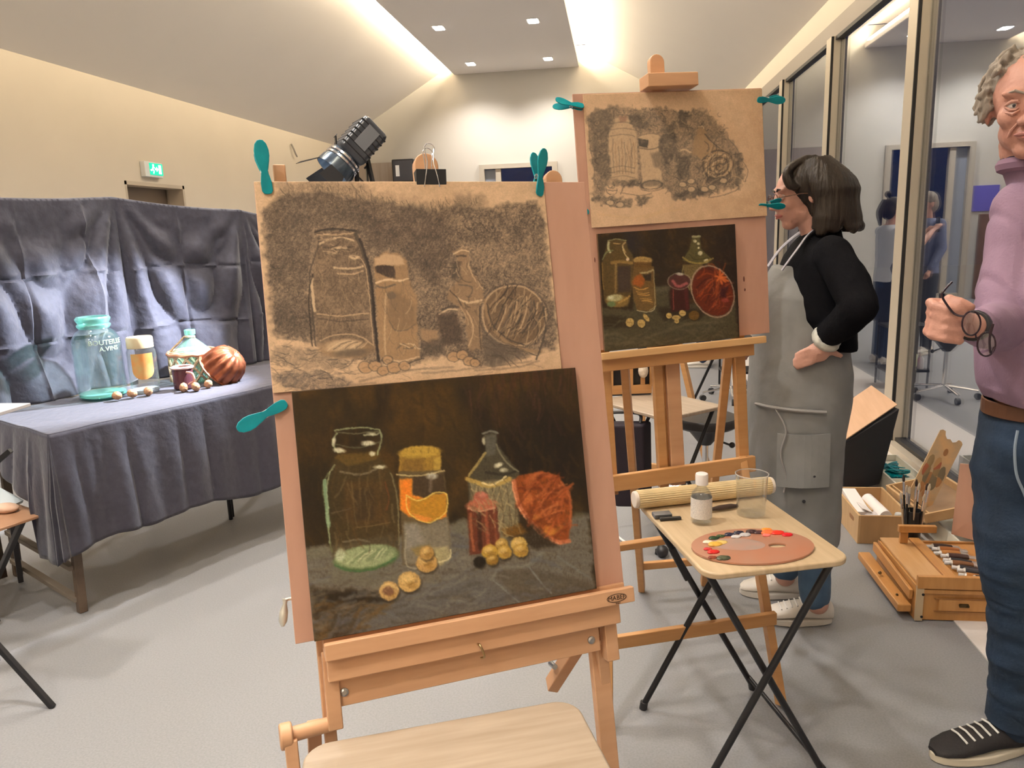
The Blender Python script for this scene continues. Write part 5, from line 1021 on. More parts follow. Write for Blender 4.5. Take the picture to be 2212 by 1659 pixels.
for k in range(3):
    a = 0.35+2*PI*k/3; obj('stand_leg', B().tube([sp+V(0,0,0.55), sp+V(0.34*math.cos(a), 0.34*math.sin(a), 0.012)], 0.010, 8).tube([sp+V(0,0,0.25), sp+V(0.2*math.cos(a), 0.2*math.sin(a), 0.25)], 0.006, 6), M_black, lamp, smooth=True)
ld = bpy.data.lights.new('beam', 'SPOT'); ld.energy = P_SPOT; ld.color = (0.80, 0.87, 1.0); ld.spot_size = math.radians(56); ld.spot_blend = 0.6; ld.shadow_soft_size = 0.035
lo = bpy.data.objects.new('beam', ld); COL.objects.link(lo); lo.parent = lamp
lpos = mouth-ax_img*0.03; lo.location = lpos-origin(lamp); lo.rotation_euler = (lpos-tgt).normalized().to_track_quat('Z', 'Y').to_euler()
# ================= things on the floor by the windows =================
M_pbox = mat('pale pine box', (0.58, 0.38, 0.19), 0.45, col2=(0.49,0.30,0.14), vscale=6, stretch=(1,8,1), detail=4)
M_kist = mat('varnished oak box', (0.55, 0.27, 0.085), 0.35, col2=(0.44,0.20,0.055), vscale=7, stretch=(8,1,1), detail=5)
M_kistd = mat('dark oak trim', (0.30, 0.13, 0.04), 0.4)
t = thing('storage_box', 'open pine storage box with white paper rolls on the floor by the windows', 'box', (1.23,3.69,0))
x0,x1,y0,y1,h,th = 1.115,1.352,3.495,3.90,0.14,0.011
obj('side_board', B().box((x0+th/2,(y0+y1)/2,h/2),(th,y1-y0,h)), M_pbox, t, bev=0.0015); obj('side_board', B().box((x1-th/2,(y0+y1)/2,h/2),(th,y1-y0,h)), M_pbox, t, bev=0.0015)
obj('end_board', B().box(((x0+x1)/2,y0+th/2,h/2),(x1-x0-2*th,th,h-0.002)), mat('pine end board',(0.46,0.27,0.12),0.5,var=0.15,vscale=8,stretch=(5,1,1)), t, bev=0.0015); obj('end_board', B().box(((x0+x1)/2,y1-th/2,h/2),(x1-x0-2*th,th,h-0.002)), M_pbox, t, bev=0.0015)
obj('base_board', B().box(((x0+x1)/2,(y0+y1)/2,0.006),(x1-x0-2*th,y1-y0-2*th,0.008)), M_pbox, t)
obj('divider', B().box((x0+0.092,(y0+y1)/2+0.04,0.07),(0.008,y1-y0-0.12,0.118)), M_pbox, t)
obj('handle_slot', B().prism(rrect(0.07,0.022,0.0105,5),(x0-0.0006,(y0+0.10),0.095),(0,1,0),(0,0,1),(0.001,0,0)), M_kistd, t)
M_paper = mat('white paper', (0.80,0.74,0.69), 0.8)
tag(obj('paper_roll', B().tube([V(1.262,3.575,0.105),V(1.235,3.76,0.125)],0.030,20).tube([V(1.262,3.572,0.105),V(1.262,3.58,0.105)],0.012,12), M_paper, smooth=True, loc=(1.25,3.66,0.1)), 'thick white paper roll lying in the pine storage box', 'roll')
tag(obj('paper_towel', B().box((1.165,3.71,0.118),(0.065,0.25,0.045),Matrix.Rotation(0.12,3,'X')).box((1.178,3.62,0.135),(0.05,0.09,0.004),Matrix.Rotation(0.4,3,'Y')), M_paper, bev=0.008, loc=(1.165,3.71,0.1)), 'folded white paper in the left half of the pine storage box', 'paper')
tag(obj('small_jar', B().lathe([(0.018,0.0),(0.019,0.002),(0.019,0.045),(0.016,0.05),(0,0.05)],(1.31,3.545,0.085),n=20).cyl((1.31,3.545,0.012),(1.31,3.545,0.085),0.017), mat('pale grey plastic',(0.55,0.54,0.50),0.4), smooth=True, loc=(1.31,3.545,0.012)), 'small pale pot in the near right corner of the pine storage box', 'pot')
tag(obj('crumpled_cloth', B().sph((1.20,3.60,0.10),0.033,10,(1.1,1.3,0.7)).sph((1.215,3.56,0.095),0.025,8,(1,1,.8)), mat('white rag',(0.74,0.67,0.64),0.9,bump=1.0,bscale=25), smooth=True, loc=(1.2,3.6,0.1)), 'crumpled white rag in the middle of the pine storage box', 'cloth')
# long white tray with spare clips
t = thing('white_tray', 'long low white tray under the windows holding spare teal clips', 'tray', (1.57,3.8,0))
M_wt = mat('white painted box', (0.74,0.70,0.58), 0.5); a_, b_, c_, d_ = 1.475, 1.665, 3.10, 4.60
obj('side_wall', B().box((a_+0.005,(c_+d_)/2,0.05),(0.01,d_-c_,0.1)), M_wt, t); obj('side_wall', B().box((b_-0.005,(c_+d_)/2,0.05),(0.01,d_-c_,0.1)), M_wt, t)
obj('end_wall', B().box(((a_+b_)/2,c_+0.005,0.05),(b_-a_-0.02,0.01,0.1)), M_wt, t); obj('end_wall', B().box(((a_+b_)/2,d_-0.005,0.05),(b_-a_-0.02,0.01,0.1)), M_wt, t)
obj('base', B().box(((a_+b_)/2,(c_+d_)/2,0.004),(b_-a_-0.02,d_-c_-0.02,0.008)), M_wt, t)
obj('divider', B().box(((a_+b_)/2,4.16,0.05),(b_-a_-0.02,0.008,0.096)), M_wt, t); obj('inner_tray', B().box(((a_+b_)/2,4.38,0.062),(b_-a_-0.022,0.40,0.006)), M_wt, t)
random.seed(11); made = 0
for k in range(16):
    o = dup(clip0); x, y = random.uniform(1.53, 1.61), random.uniform(4.25, 4.42); z = 0.078+0.012*(k//6)
    o.location = (x, y, z); o.rotation_euler = (random.uniform(-.25,.25), random.uniform(-.3,.3), random.uniform(0, 6.28)); o['group'] = 'spare clips in the white tray'
    o['label'] = 'teal spring clip in the heap in the white tray'
# tilted paint box lid tray with palette
AX_ = V(0.95,0.0,0.24).normalized(); AY_ = V(-0.04,1.0,-0.03).normalized(); AZ_ = AX_.cross(AY_).normalized(); O_ = V(1.378,3.43,0.152)
def K(a, b, c): return O_+AX_*a+AY_*b+AZ_*c
MK = Matrix((AX_, AY_, AZ_)).transposed()
t = thing('paint_tray', 'shallow wooden paint tray tilted across the white tray, by the windows', 'tray', (1.52,3.65,0.1))
W_, L_, H_ = 0.27, 0.44, 0.045
obj('base_panel', B().box(K(W_/2,L_/2,0.003-H_/2),(W_,L_,0.006),MK), mat('stained brown panel',(0.30,0.19,0.11),0.45,var=0.3,vscale=14), t)
for n_, c, d in (('side_board',K(0.006,L_/2,0),(0.012,L_,H_)),('side_board',K(W_-0.006,L_/2,0),(0.012,L_,H_)),('end_board',K(W_/2,0.006,0),(W_-0.024,0.012,H_)),('end_board',K(W_/2,L_-0.006,0),(W_-0.024,0.012,H_))): obj(n_, B().box(c,d,MK), M_pbox, t, bev=0.001)
obj('partition', B().box(K(0.03,L_/2,0.0),(0.006,L_-0.024,H_*0.8),MK), M_pbox, t)
# used rectangular palette standing in it
pA, pB_, pC, pD = V(1.372,3.60,0.185), V(1.478,3.53,0.190), V(1.735,3.70,0.400), V(1.655,3.70,0.468)
px_ = V(0.104,0.0,-0.073).normalized()*0.128; py_ = V(0.235,0.17,0.255); pA = V(1.405,3.59,0.168)-px_*0.5; pn = px_.cross(py_).normalized(); wx, ly_ = 0.135, py_.length; ux = px_.normalized(); uy = (py_-ux*py_.dot(ux)).normalized(); wx = px_.length
t = thing('used_palette', 'rectangular wooden palette smeared with old paint, leaning up in the paint tray', 'palette', pA)
n = 12; outl = rrect(wx, ly_, 0.012, 2); outl = [(x+wx/2, y+ly_/2) for x, y in outl]
notch = [(wx*0.80,ly_),(wx*0.74,ly_-0.018),(wx*0.62,ly_-0.030),(wx*0.5,ly_-0.022),(wx*0.38,ly_-0.030),(wx*0.26,ly_-0.018),(wx*0.20,ly_)]
pts = [(wx,0),(wx,ly_-0.010),(wx-0.010,ly_)]+notch+[(0.010,ly_),(0,ly_-0.010),(0,0)]
m_up = mat('used palette wood', (0.58,0.34,0.15), 0.4, col2=(0.42,0.30,0.17), vscale=16, stretch=(1,1,1), contrast=0.3)
ob = obj('board', B().prism(pts, pA, ux, uy, pn*0.005), m_up, t)
nz = pn if pn.y < 0 else -pn
fc = pA+(pn*0.0056 if pn.dot(nz) > 0 else -pn*0.0006)
random.seed(3)
for k in range(16):
    v = random.uniform(0.06, 0.62)*ly_; u = random.uniform(0.12, 0.88)*wx; col = random.choice([(150,84,54),(170,132,84),(136,112,74),(122,104,72),(182,150,104),(150,104,62),(112,98,72),(160,112,66)])
    b = B().sph((0,0,0), 1.0, 5); q = fc+ux*u+uy*v; MM = Matrix((ux, uy, nz)).transposed(); b.v = [q+MM @ Vector((p.x*random.uniform(.008,.016), p.y*random.uniform(.012,.03), p.z*0.0012)) for p in [Vector(v_) for v_ in b.v]] if False else [q+MM @ Vector((p.x*0.016, p.y*0.040, p.z*0.0012)) for p in b.v]
    obj('paint_smear', b, mat('smear %d %d %d' % col, col, 0.4), t, smooth=True)
hb = B().prism([(0.011*math.cos(2*PI*k/16), 0.020*math.sin(2*PI*k/16)) for k in range(16)], fc+ux*wx*0.56+uy*ly_*0.76, ux, uy, nz*0.0006); obj('thumb_slot', hb, M_kistd, t)
# sketch box easel
t = thing('sketchbox_easel', 'folded wooden box easel full of paint tubes on the floor beside the man', 'easel box', (1.31,3.0,0))
X0, X1, Y0, Y1 = 1.108, 1.52, 2.785, 3.21
obj('box_front', B().box(((X0+X1)/2,Y0+0.006,0.068),(X1-X0,0.012,0.128)), M_kist, t, bev=0.002)
obj('front_rail', B().box(((X0+X1)/2,Y0-0.004,0.160),(X1-X0,0.020,0.050)), M_kist, t, bev=0.003)
obj('front_rail', B().box(((X0+X1)/2,Y0-0.003,0.123),(X1-X0,0.014,0.016)), M_kist, t, bev=0.002)
dw = obj('drawer', B().box(((X0+X1)/2+0.03,Y0-0.004,0.070),(X1-X0-0.10,0.012,0.046)), M_kist, t, bev=0.002)
for z in (0.0955, 0.0445): obj('groove', B().box(((X0+X1)/2+0.03,Y0-0.008,z),(X1-X0-0.07,0.006,0.003)), M_kistd, t)
obj('drawer_catch', B().box((1.275,Y0-0.012,0.072),(0.030,0.004,0.014)).box((1.262,Y0-0.013,0.074),(0.008,0.008,0.008)).box((1.288,Y0-0.013,0.070),(0.008,0.008,0.008)), mat('dark bronze',(0.08,0.05,0.02),0.4,metal=0.7), dw)
obj('corner_strap', B().box((X0+0.012,Y0-0.007,0.075),(0.026,0.008,0.14)), mat('pale metal corner',(0.48,0.36,0.22),0.4), t)
for z in (0.022, 0.112): obj('screw', B().cyl((X0+0.022,Y0-0.013,z),(X0+0.022,Y0-0.009,z),0.005,10), M_black, t)
obj('box_side', B().box((X0+0.006,(Y0+Y1)/2,0.073),(0.012,Y1-Y0,0.140)), M_kist, t, bev=0.002); obj('box_side', B().box((X1-0.006,(Y0+Y1)/2,0.073),(0.012,Y1-Y0,0.140)), M_kist, t)
obj('box_back', B().box(((X0+X1)/2,Y1-0.006,0.073),(X1-X0,0.012,0.140)), M_kist, t); obj('box_base', B().box(((X0+X1)/2,(Y0+Y1)/2,0.008),(X1-X0-0.02,Y1-Y0-0.02,0.010)), M_kist, t)
obj('lid_panel', B().box((X0+0.062,(Y0+Y1)/2+0.01,0.149),(0.110,Y1-Y0-0.02,0.010)), mat('light oak lid',(0.62,0.36,0.16),0.35,col2=(0.54,0.29,0.11),vscale=7,stretch=(8,1,1)), t, bev=0.002)
obj('lid_rail', B().box((X0+0.144,(Y0+Y1)/2+0.01,0.150),(0.042,Y1-Y0-0.02,0.012)), M_kist, t, bev=0.003); obj('lid_slot', B().box((X0+0.119,(Y0+Y1)/2+0.01,0.1535),(0.006,Y1-Y0-0.03,0.004)), M_kistd, t)
obj('top_clamp', B().box((1.237,3.145,0.222),(0.148,0.022,0.030)), M_kist, t, bev=0.003); obj('clamp_post', B().box((1.19,3.155,0.185),(0.030,0.016,0.06)), M_kist, t)
fl0 = B().prism([(1.042,0.012),(1.096,0.012),(1.098,0.080),(1.086,0.090)], (0,2.80,0),(1,0,0),(0,0,1),(0,0.42,0))
obj('folded_leg', B().bar((1.075,2.79,0.045),(1.062,3.235,0.060),0.050,0.032), M_kist, t, bev=0.006)
obj('side_rail', B().bar((1.098,2.80,0.098),(1.092,3.20,0.118),0.014,0.04), M_kist, t, bev=0.003)
obj('wing_nut', B().sph((1.058,3.02,0.080),0.007,8).sph((1.070,2.86,0.066),0.005,8), mat('dark bronze',(0.08,0.05,0.02)), t, smooth=True)
# paint tubes in the open box
tube0 = None; random.seed(21)
cols = [(60,40,34),(150,90,40),(180,120,60),(70,46,40),(40,40,44),(120,80,50),(44,42,46),(58,56,60),(170,110,50),(36,38,44)]
M_alu = mat('crumpled aluminium', (0.62,0.58,0.54), 0.3, metal=0.7, bump=0.6, bscale=80)
for k in range(10):
    y = 3.13-0.033*k; x = 1.292+0.002*k+random.uniform(-0.01,0.01); z = 0.150+0.004*(k % 2); c = cols[k]
    tt = thing('paint_tube', ['brown banded paint tube furthest back in the box easel row','ochre banded paint tube next to the furthest one in the box easel','orange banded paint tube third from the back of the box easel','dull brown paint tube fourth from the back of the box easel','dark grey paint tube fifth from the back of the box easel','light brown paint tube fifth from the near end of the box easel','near black paint tube fourth from the near end of the box easel','mid grey paint tube third from the near end of the box easel','yellow banded paint tube second from the near end of the box easel','black banded paint tube nearest the front rail of the box easel'][k], 'paint tube', (x, y, z-0.012), 'paint tubes in the sketchbox')
    d = V(1, random.uniform(-.35,.15), 0.0).normalized(); s = d.cross(V(0,0,1))
    pts = [V(x,y,z), V(x,y,z)+d*0.012, V(x,y,z)+d*0.05, V(x,y,z)+d*0.085, V(x,y,z)+d*0.115]
    obj('tube_body', B().tube(pts, [0.006,0.0135,0.0140,0.013,0.0145], 12, sq=[1,1,0.9,0.6,0.15]), M_alu, tt, smooth=True)
    obj('printed_band', B().tube([p+d*0.0 for p in pts[1:4]], [0.0139,0.0144,0.0134], 12, sq=[1,0.9,0.62]), mat('tube band %d %d %d' % c, c, 0.4), tt, smooth=True)
    obj('tube_cap', B().tube([V(x,y,z)-d*0.014, V(x,y,z)+d*0.002], 0.008, 10), mat('white tube cap',(0.78,0.74,0.70),0.4), tt, smooth=True)
obj('tube_shelf', B().box((1.40,(Y0+Y1)/2,0.132),(0.225,Y1-Y0-0.03,0.008)), M_kist, t)
# brush pot with brushes
t = thing('brush_pot', 'black pot of paint brushes standing behind the wooden box easel', 'pot', (1.262,3.26,0.0))
obj('pot', B().lathe([(0.0,0.0),(0.030,0.0),(0.033,0.004),(0.034,0.26),(0.031,0.26),(0.030,0.008),(0,0.008)], (1.262,3.26,0), n=24), M_blackpl, t, smooth=True)
random.seed(9)
for k in range(9):
    a = 2*PI*k/9+0.3; bs = V(1.262+0.016*math.cos(a),3.26+0.016*math.sin(a),0.02); tp = V(1.262+0.052*math.cos(a),3.26+0.040*math.sin(a),0.34+random.uniform(-.03,.05)); d = (tp-bs).normalized()
    br = thing('paint_brush', 'upright paint brush in the black pot behind the box easel', 'brush', bs, 'brushes in the black pot')
    obj('handle', B().tube([bs, bs+(tp-bs)*0.85], [0.003,0.0045], 8), M_black if k % 2 else mat('pale brush handle',(0.55,0.42,0.28),0.4), br, smooth=True)
    obj('ferrule', B().tube([bs+(tp-bs)*0.84, tp], [0.0048,0.005], 8), M_chrome, br, smooth=True)
    obj('bristles', B().tube([tp, tp+d*0.015, tp+d*0.030], [0.005,0.0065,0.0025], 8), mat('hog bristle',(0.62,0.52,0.38),0.8) if k % 3 else mat('dark bristle',(0.05,0.03,0.025),0.8), br, smooth=True)
# reddish board leaning by the man
tag(obj('wooden_panel', B().add([V(1.415,3.245,0.16),V(1.62,3.03,0.16),V(1.64,3.06,0.50),V(1.445,3.29,0.46),V(1.421,3.25,0.16),V(1.626,3.035,0.16),V(1.646,3.065,0.50),V(1.451,3.295,0.46)],[(0,1,2,3),(7,6,5,4),(0,4,5,1),(1,5,6,2),(2,6,7,3),(3,7,4,0)]), M_ply, loc=(1.62,3.16,0)), 'reddish plywood panel standing behind the man by the windows', 'board')
# black folder with tan board leaning on the window
t = thing('art_portfolio', 'open black portfolio leaning on the window behind the woman', 'portfolio', (1.50,4.35,0))
Pq = [V(1.184,4.0,0.345), V(1.553,4.30,0.455), V(1.462,4.26,0.03), V(1.225,4.10,0.03)]
obj('black_cover', B().add(Pq+[p+V(-0.02,0.10,0.0) for p in Pq],[(0,1,2,3),(7,6,5,4),(0,4,5,1),(1,5,6,2),(2,6,7,3),(3,7,4,0)]), mat('black nylon', (0.012,0.012,0.015), 0.7), t, bev=0.006)
obj('back_cover', B().add([V(1.19,4.14,0.02),V(1.44,4.66,0.02),V(1.49,4.72,0.43),V(1.36,4.56,0.45),V(1.17,4.15,0.02),V(1.42,4.68,0.02),V(1.47,4.74,0.43),V(1.34,4.58,0.45)],[(0,1,2,3),(7,6,5,4),(0,4,5,1),(1,5,6,2),(2,6,7,3),(3,7,4,0)]), mat('black nylon', (0.012,0.012,0.015), 0.7), t)
Tq = [V(1.183,4.0,0.356), V(1.550,4.33,0.468), V(1.495,4.60,0.520), V(1.339,4.45,0.470)]
nrm = (Tq[1]-Tq[0]).cross(Tq[3]-Tq[0]).normalized()*0.006
tag(obj('tan_board', B().add(Tq+[p+nrm for p in Tq],[(0,1,2,3),(7,6,5,4),(0,4,5,1),(1,5,6,2),(2,6,7,3),(3,7,4,0)]), mat('tan plywood', (0.72,0.46,0.29), 0.45, col2=(0.64,0.39,0.23), vscale=6, stretch=(6,1,1)), loc=(1.38,4.3,0.4)), 'tan plywood board resting on the black portfolio behind the woman', 'board')
tag(obj('paint_pack', B().box((1.29,4.27,0.055),(0.14,0.12,0.11),Matrix.Rotation(0.3,3,'Z')), mat('navy card',(0.03,0.025,0.16),0.5), bev=0.004, loc=(1.29,4.27,0)), 'navy blue carton on the floor under the black portfolio', 'carton')
tag(obj('paper_bag', B().box((1.28,4.26,0.135),(0.12,0.09,0.045),Matrix.Rotation(0.5,3,'Z')@Matrix.Rotation(0.35,3,'Y')), mat('white pack',(0.72,0.72,0.78),0.5), bev=0.006, loc=(1.28,4.26,0.11)), 'small white packet on top of the navy carton', 'packet')
tag(obj('red_rag', B().sph((1.36,4.12,0.03),0.045,8,(1.2,.8,.6)), mat('red cloth',(0.40,0.08,0.04),0.8,bump=0.6,bscale=20), smooth=True, loc=(1.36,4.12,0)), 'small red cloth on the floor right of the navy carton', 'cloth')
# ================= left edge: another artist's stand =================
t = thing('field_table', 'small brown tray stand at the left edge in front of the draped table', 'table', (-2.55,2.60,0))
obj('tabletop', B().prism([(-2.320,2.635),(-2.40,2.42),(-2.80,2.58),(-2.68,2.81)], (0,0,0.420),(1,0,0),(0,1,0),(0,0,0.012)), mat('brown tray board',(0.46,0.25,0.14),0.4,var=0.2,vscale=8), t, bev=0.003)
for p, q in (((-2.38,2.58,0.42),(-2.80,2.82,0.01)),((-2.52,2.68,0.42),(-2.70,2.86,0.01)),((-2.46,2.45,0.42),(-2.90,2.66,0.01)),((-2.72,2.62,0.42),(-2.50,2.50,0.01))): obj('leg', B().bar(p,q,0.022,0.022), mat('dark grey leg',(0.05,0.05,0.055),0.4), t, bev=0.003)
tag(obj('paper_towels', B().sph((-2.60,2.66,0.462),0.035,10,(1.3,1.0,.8)).box((-2.565,2.70,0.468),(0.12,0.09,0.014),Matrix.Rotation(0.5,3,'Y')), mat('pale blue white paper',(0.70,0.76,0.76),0.7,bump=.5,bscale=20), smooth=True, loc=(-2.6,2.66,0.43)), 'crumpled pale paper on the small brown tray stand', 'paper')
tag(obj('paint_rag', B().sph((-2.50,2.64,0.450),0.034,10,(1.6,1.0,.6)), mat('peach rag',(0.70,0.46,0.32),0.8,bump=.5,bscale=30), smooth=True, loc=(-2.5,2.64,0.43)), 'peach coloured rag on the small brown tray stand', 'cloth')
tag(obj('brown_bottle', B().lathe([(0.016,0),(0.017,0.002),(0.017,0.05),(0.008,0.06),(0.008,0.072),(0,0.072)],(-2.60,2.575,0.4325),n=16), mat('dark brown glass',(0.10,0.04,0.04),0.15), smooth=True, loc=(-2.60,2.575,0.4325)), 'small dark bottle at the frame edge on the brown tray stand', 'bottle')
tag(obj('chalk_stick', B().tube([(-2.46,2.55,0.438),(-2.54,2.51,0.438)],0.006,8), mat('cream chalk',(0.78,0.68,0.54),0.7), smooth=True, loc=(-2.5,2.53,0.43)), 'cream stick lying at the near edge of the brown tray stand', 'stick')
t = thing('field_easel', 'dark metal field easel at the left frame edge, one rear leg on the floor', 'easel', (-2.2,2.05,0))
obj('leg', B().bar((-2.06,2.0,0.285),(-1.862,2.011,0.0),0.018,0.018), M_black, t, bev=0.003); obj('leg', B().bar((-2.50,1.60,0.9),(-2.62,1.45,0.0),0.018,0.018), M_black, t)
obj('leg', B().bar((-2.06,2.0,0.285),(-2.50,1.60,0.9),0.018,0.018), M_black, t); obj('spreader', B().bar((-2.015,2.0,0.18),(-2.60,1.48,0.17),0.012,0.010), M_black, t)
obj('arm', B().bar((-1.935,2.10,0.862),(-2.05,2.08,0.775),0.016,0.016), M_black, t, bev=0.002); obj('shelf', B().box((-2.12,2.12,0.985),(0.36,0.20,0.012)), mat('white shelf board',(0.7,0.68,0.7),0.5), t, bev=0.002); obj('upright', B().bar((-2.05,2.08,0.775),(-2.50,1.60,0.9),0.016,0.016), M_black, t)
obj('upright', B().bar((-2.10,2.10,0.98),(-2.05,2.08,0.775),0.016,0.016), M_black, t)
# ================= seen through the rear easel =================
t = thing('sketchbox', 'wooden paint box with square finger holes on the table behind the rear easel', 'box', (0.02,3.78,0.66))
MB_ = Matrix.Rotation(0.16,3,'Z')
obj('box_front', B().box((0.03,3.76,0.690),(0.30,0.012,0.045),MB_), M_pine, t)
fr = B()
for dx in (-0.13,-0.055,0.045,0.105,0.15): fr.box(V(0.03,3.76,0.76)+MB_@V(dx,0,0),(0.022,0.012,0.095),MB_)
fr.box(V(0.03,3.76,0.812),(0.32,0.014,0.016),MB_); obj('slotted_panel', fr, M_pine, t, bev=0.002)
obj('dark_lining', B().box(V(0.03,3.80,0.75),(0.30,0.05,0.10),MB_), M_black, t); obj('base_strip', B().box(V(0.03,3.755,0.665),(0.29,0.01,0.006),MB_), M_black, t)
tag(obj('kneaded_rag', B().sph((0.135,3.74,0.79),0.028,8,(.9,.8,1.3)), mat('cream rag',(0.66,0.55,0.42),0.9,bump=.7,bscale=30), smooth=True, loc=(0.135,3.74,0.76)), 'cream rag stuffed beside the slotted paint box', 'cloth')
tag(obj('eraser', B().box((-0.045,3.62,0.668),(0.05,0.025,0.014)), mat('peach eraser',(0.78,0.52,0.38),0.6), bev=0.003, loc=(-0.045,3.62,0.66)), 'peach eraser on the left corner of the table behind the rear easel', 'eraser')
t = thing('shoulder_bag', 'black cloth bag hanging under the table behind the rear easel', 'bag', (0.04,3.42,0.2))
obj('bag_body', B().prism([(-0.075,0.60),(0.125,0.60),(0.13,0.27),(0.11,0.20),(-0.01,0.20),(-0.03,0.30),(-0.04,0.48)], (0,3.40,0),(1,0,0),(0,0,1),(0.04,0.09,0)), mat('black bag cloth',(0.016,0.010,0.016),0.8), t, bev=0.012)
obj('strap', B().tube(catmull([V(-0.06,3.44,0.60),V(-0.05,3.46,0.642),V(0.10,3.46,0.642),V(0.11,3.44,0.60)],5),0.008,8), M_blackpl, t, smooth=True)
t = thing('artist_easel', 'slim wooden easel standing behind the rear easel, its foot rail near the floor', 'easel', (0.2,4.4,0))
obj('leg', B().bar((0.24,4.52,1.25),(0.130,4.52,0.0),0.03,0.03), M_pine, t); obj('leg', B().bar((0.27,4.55,1.25),(0.55,4.35,0.0),0.03,0.03), M_pine, t); obj('leg', B().bar((0.26,4.6,1.2),(0.30,5.1,0.0),0.03,0.03), M_pine, t)
obj('foot_rail', B().bar((0.13,4.50,0.05),(0.50,4.38,0.05),0.03,0.05), M_pine, t)
def stool(name, label, c, zs, r, seatm, cast=True, ang=0.3, seat_h=0.055):
    t = thing(name, label, 'stool', (c[0], c[1], 0)); o = V(c[0], c[1], 0)
    if r: obj('seat', B().lathe([(0.0,zs-seat_h),(r*0.92,zs-seat_h),(r,zs-seat_h+0.012),(r*1.01,zs-0.012),(r*0.96,zs),(0,zs+0.003)], o, n=40), seatm, t, smooth=True)
    obj('column', B().cyl(o+V(0,0,0.10), o+V(0,0,zs-seat_h-0.02), 0.017), M_chrome, t, smooth=True)
    obj('seat_plate', B().lathe([(0.03,zs-seat_h-0.10),(0.10,zs-seat_h-0.012),(0.12,zs-seat_h-0.001),(0,zs-seat_h-0.001)], o, n=20), M_blackpl, t, smooth=True)
    obj('lever', B().tube([o+V(0.02,-0.01,zs-seat_h-0.06), o+V(0.12,-0.05,zs-seat_h-0.09)], 0.006, 8).sph(o+V(0.13,-0.05,zs-seat_h-0.09),0.016,8), M_blackpl, t, smooth=True)
    for k in range(5):
        a = ang+2*PI*k/5; e = o+V(0.25*math.cos(a), 0.25*math.sin(a), 0.075)
        obj('base_arm', B().tube([o+V(0,0,0.11), e], [0.020,0.013], 10, sq=0.6), M_chrome, t, smooth=True)
        w = obj('caster', B().cyl(e+V(-0.014*math.sin(a),0.014*math.cos(a),-0.047), e+V(0.014*math.sin(a),-0.014*math.cos(a),-0.047), 0.027, 16), M_blackpl, t, smooth=True)
        obj('caster_stem', B().cyl(e+V(0,0,-0.03), e, 0.006), M_chrome, w, smooth=True)
    return t
M_vin = mat('black vinyl', (0.03,0.027,0.026), 0.35)
stool('swivel_stool', 'round black swivel stool with chrome base behind the rear easel', (0.47,3.97), 0.50, 0.165, M_vin)
stool('swivel_stool', 'second swivel stool further back, chrome base seen past the black seat', (0.98,6.55), 0.55, 0.17, M_vin, ang=0.9)
# clutter further back: trolley with bottles
t = thing('supply_trolley', 'dark low trolley with bottles far behind the rear easel', 'trolley', (1.12,7.0,0))
obj('shelf', B().box((1.14,7.05,0.16),(0.36,0.30,0.02)), M_black, t); obj('shelf', B().box((1.14,7.05,0.55),(0.36,0.30,0.02)), M_black, t)
for sx in (-1,1):
    for sy in (-1,1): obj('post', B().cyl((1.14+sx*0.17,7.05+sy*0.14,0.0),(1.14+sx*0.17,7.05+sy*0.14,0.60),0.010), M_black, t, smooth=True)
def bottle(label, p, r, h, m, m2=None, cap=None):
    t = thing('spray_bottle' if h > 0.2 else 'paint_bottle', label, 'bottle', p)
    obj('bottle_body', B().lathe([(r*.9,0),(r,0.004),(r,h*0.62),(r*.45,h*0.74),(r*.4,h*0.80),(0,h*0.80)],p,n=16), m, t, smooth=True)
    if m2: obj('label', B().lathe([(r*1.02,h*0.15),(r*1.03,h*0.15),(r*1.03,h*0.5),(r*1.02,h*0.5)],p,n=16), m2, t, smooth=True)
    obj('cap', B().lathe([(r*.5,h*0.78),(r*.5,h),(0,h)],p,n=12), cap or M_wt, t, smooth=True); return t
M_w = mat('white bottle plastic',(0.78,0.76,0.76),0.4)
bottle('white bottle with magenta label on the far trolley', V(1.10,6.95,0.171), 0.035, 0.27, M_w, mat('magenta label',(0.55,0.02,0.12),0.5))
bottle('small white bottle left of the magenta labelled one', V(1.02,6.95,0.171), 0.026, 0.15, M_w); bottle('small pale green bottle on the far trolley', V(1.03,7.08,0.171), 0.028, 0.17, mat('pale green plastic',(0.55,0.60,0.35),0.4))
t = thing('floor_cable', 'short white cable end lying on the floor behind the palette table', 'cable', (0.06,3.42,0.0))
obj('cable', B().tube(catmull([V(-0.02,3.56,0.006),V(0.02,3.47,0.008),V(0.06,3.40,0.010),V(0.10,3.345,0.006)],6),0.006,8), mat('white cable',(0.72,0.68,0.62),0.5), t, smooth=True)
tag(obj('black_caster_ball', B().sph((0.205,3.30,0.028),0.028,12), M_blackpl, smooth=True, loc=(0.205,3.30,0)), 'round black caster on the floor behind the palette table', 'wheel')
t = thing('folding_stand', 'thin black folding stand whose legs reach the floor behind the rear easel', 'stand', (0.1,3.9,0))
obj('leg', B().bar((-0.06,4.62,0.66),(0.008,4.62,0.0),0.016,0.016), M_black, t); obj('leg', B().bar((0.66,5.2,0.60),(0.40,5.2,0.0),0.016,0.016), M_black, t); obj('top_bar', B().bar((-0.06,4.62,0.66),(0.66,5.2,0.60),0.016,0.016), M_black, t)
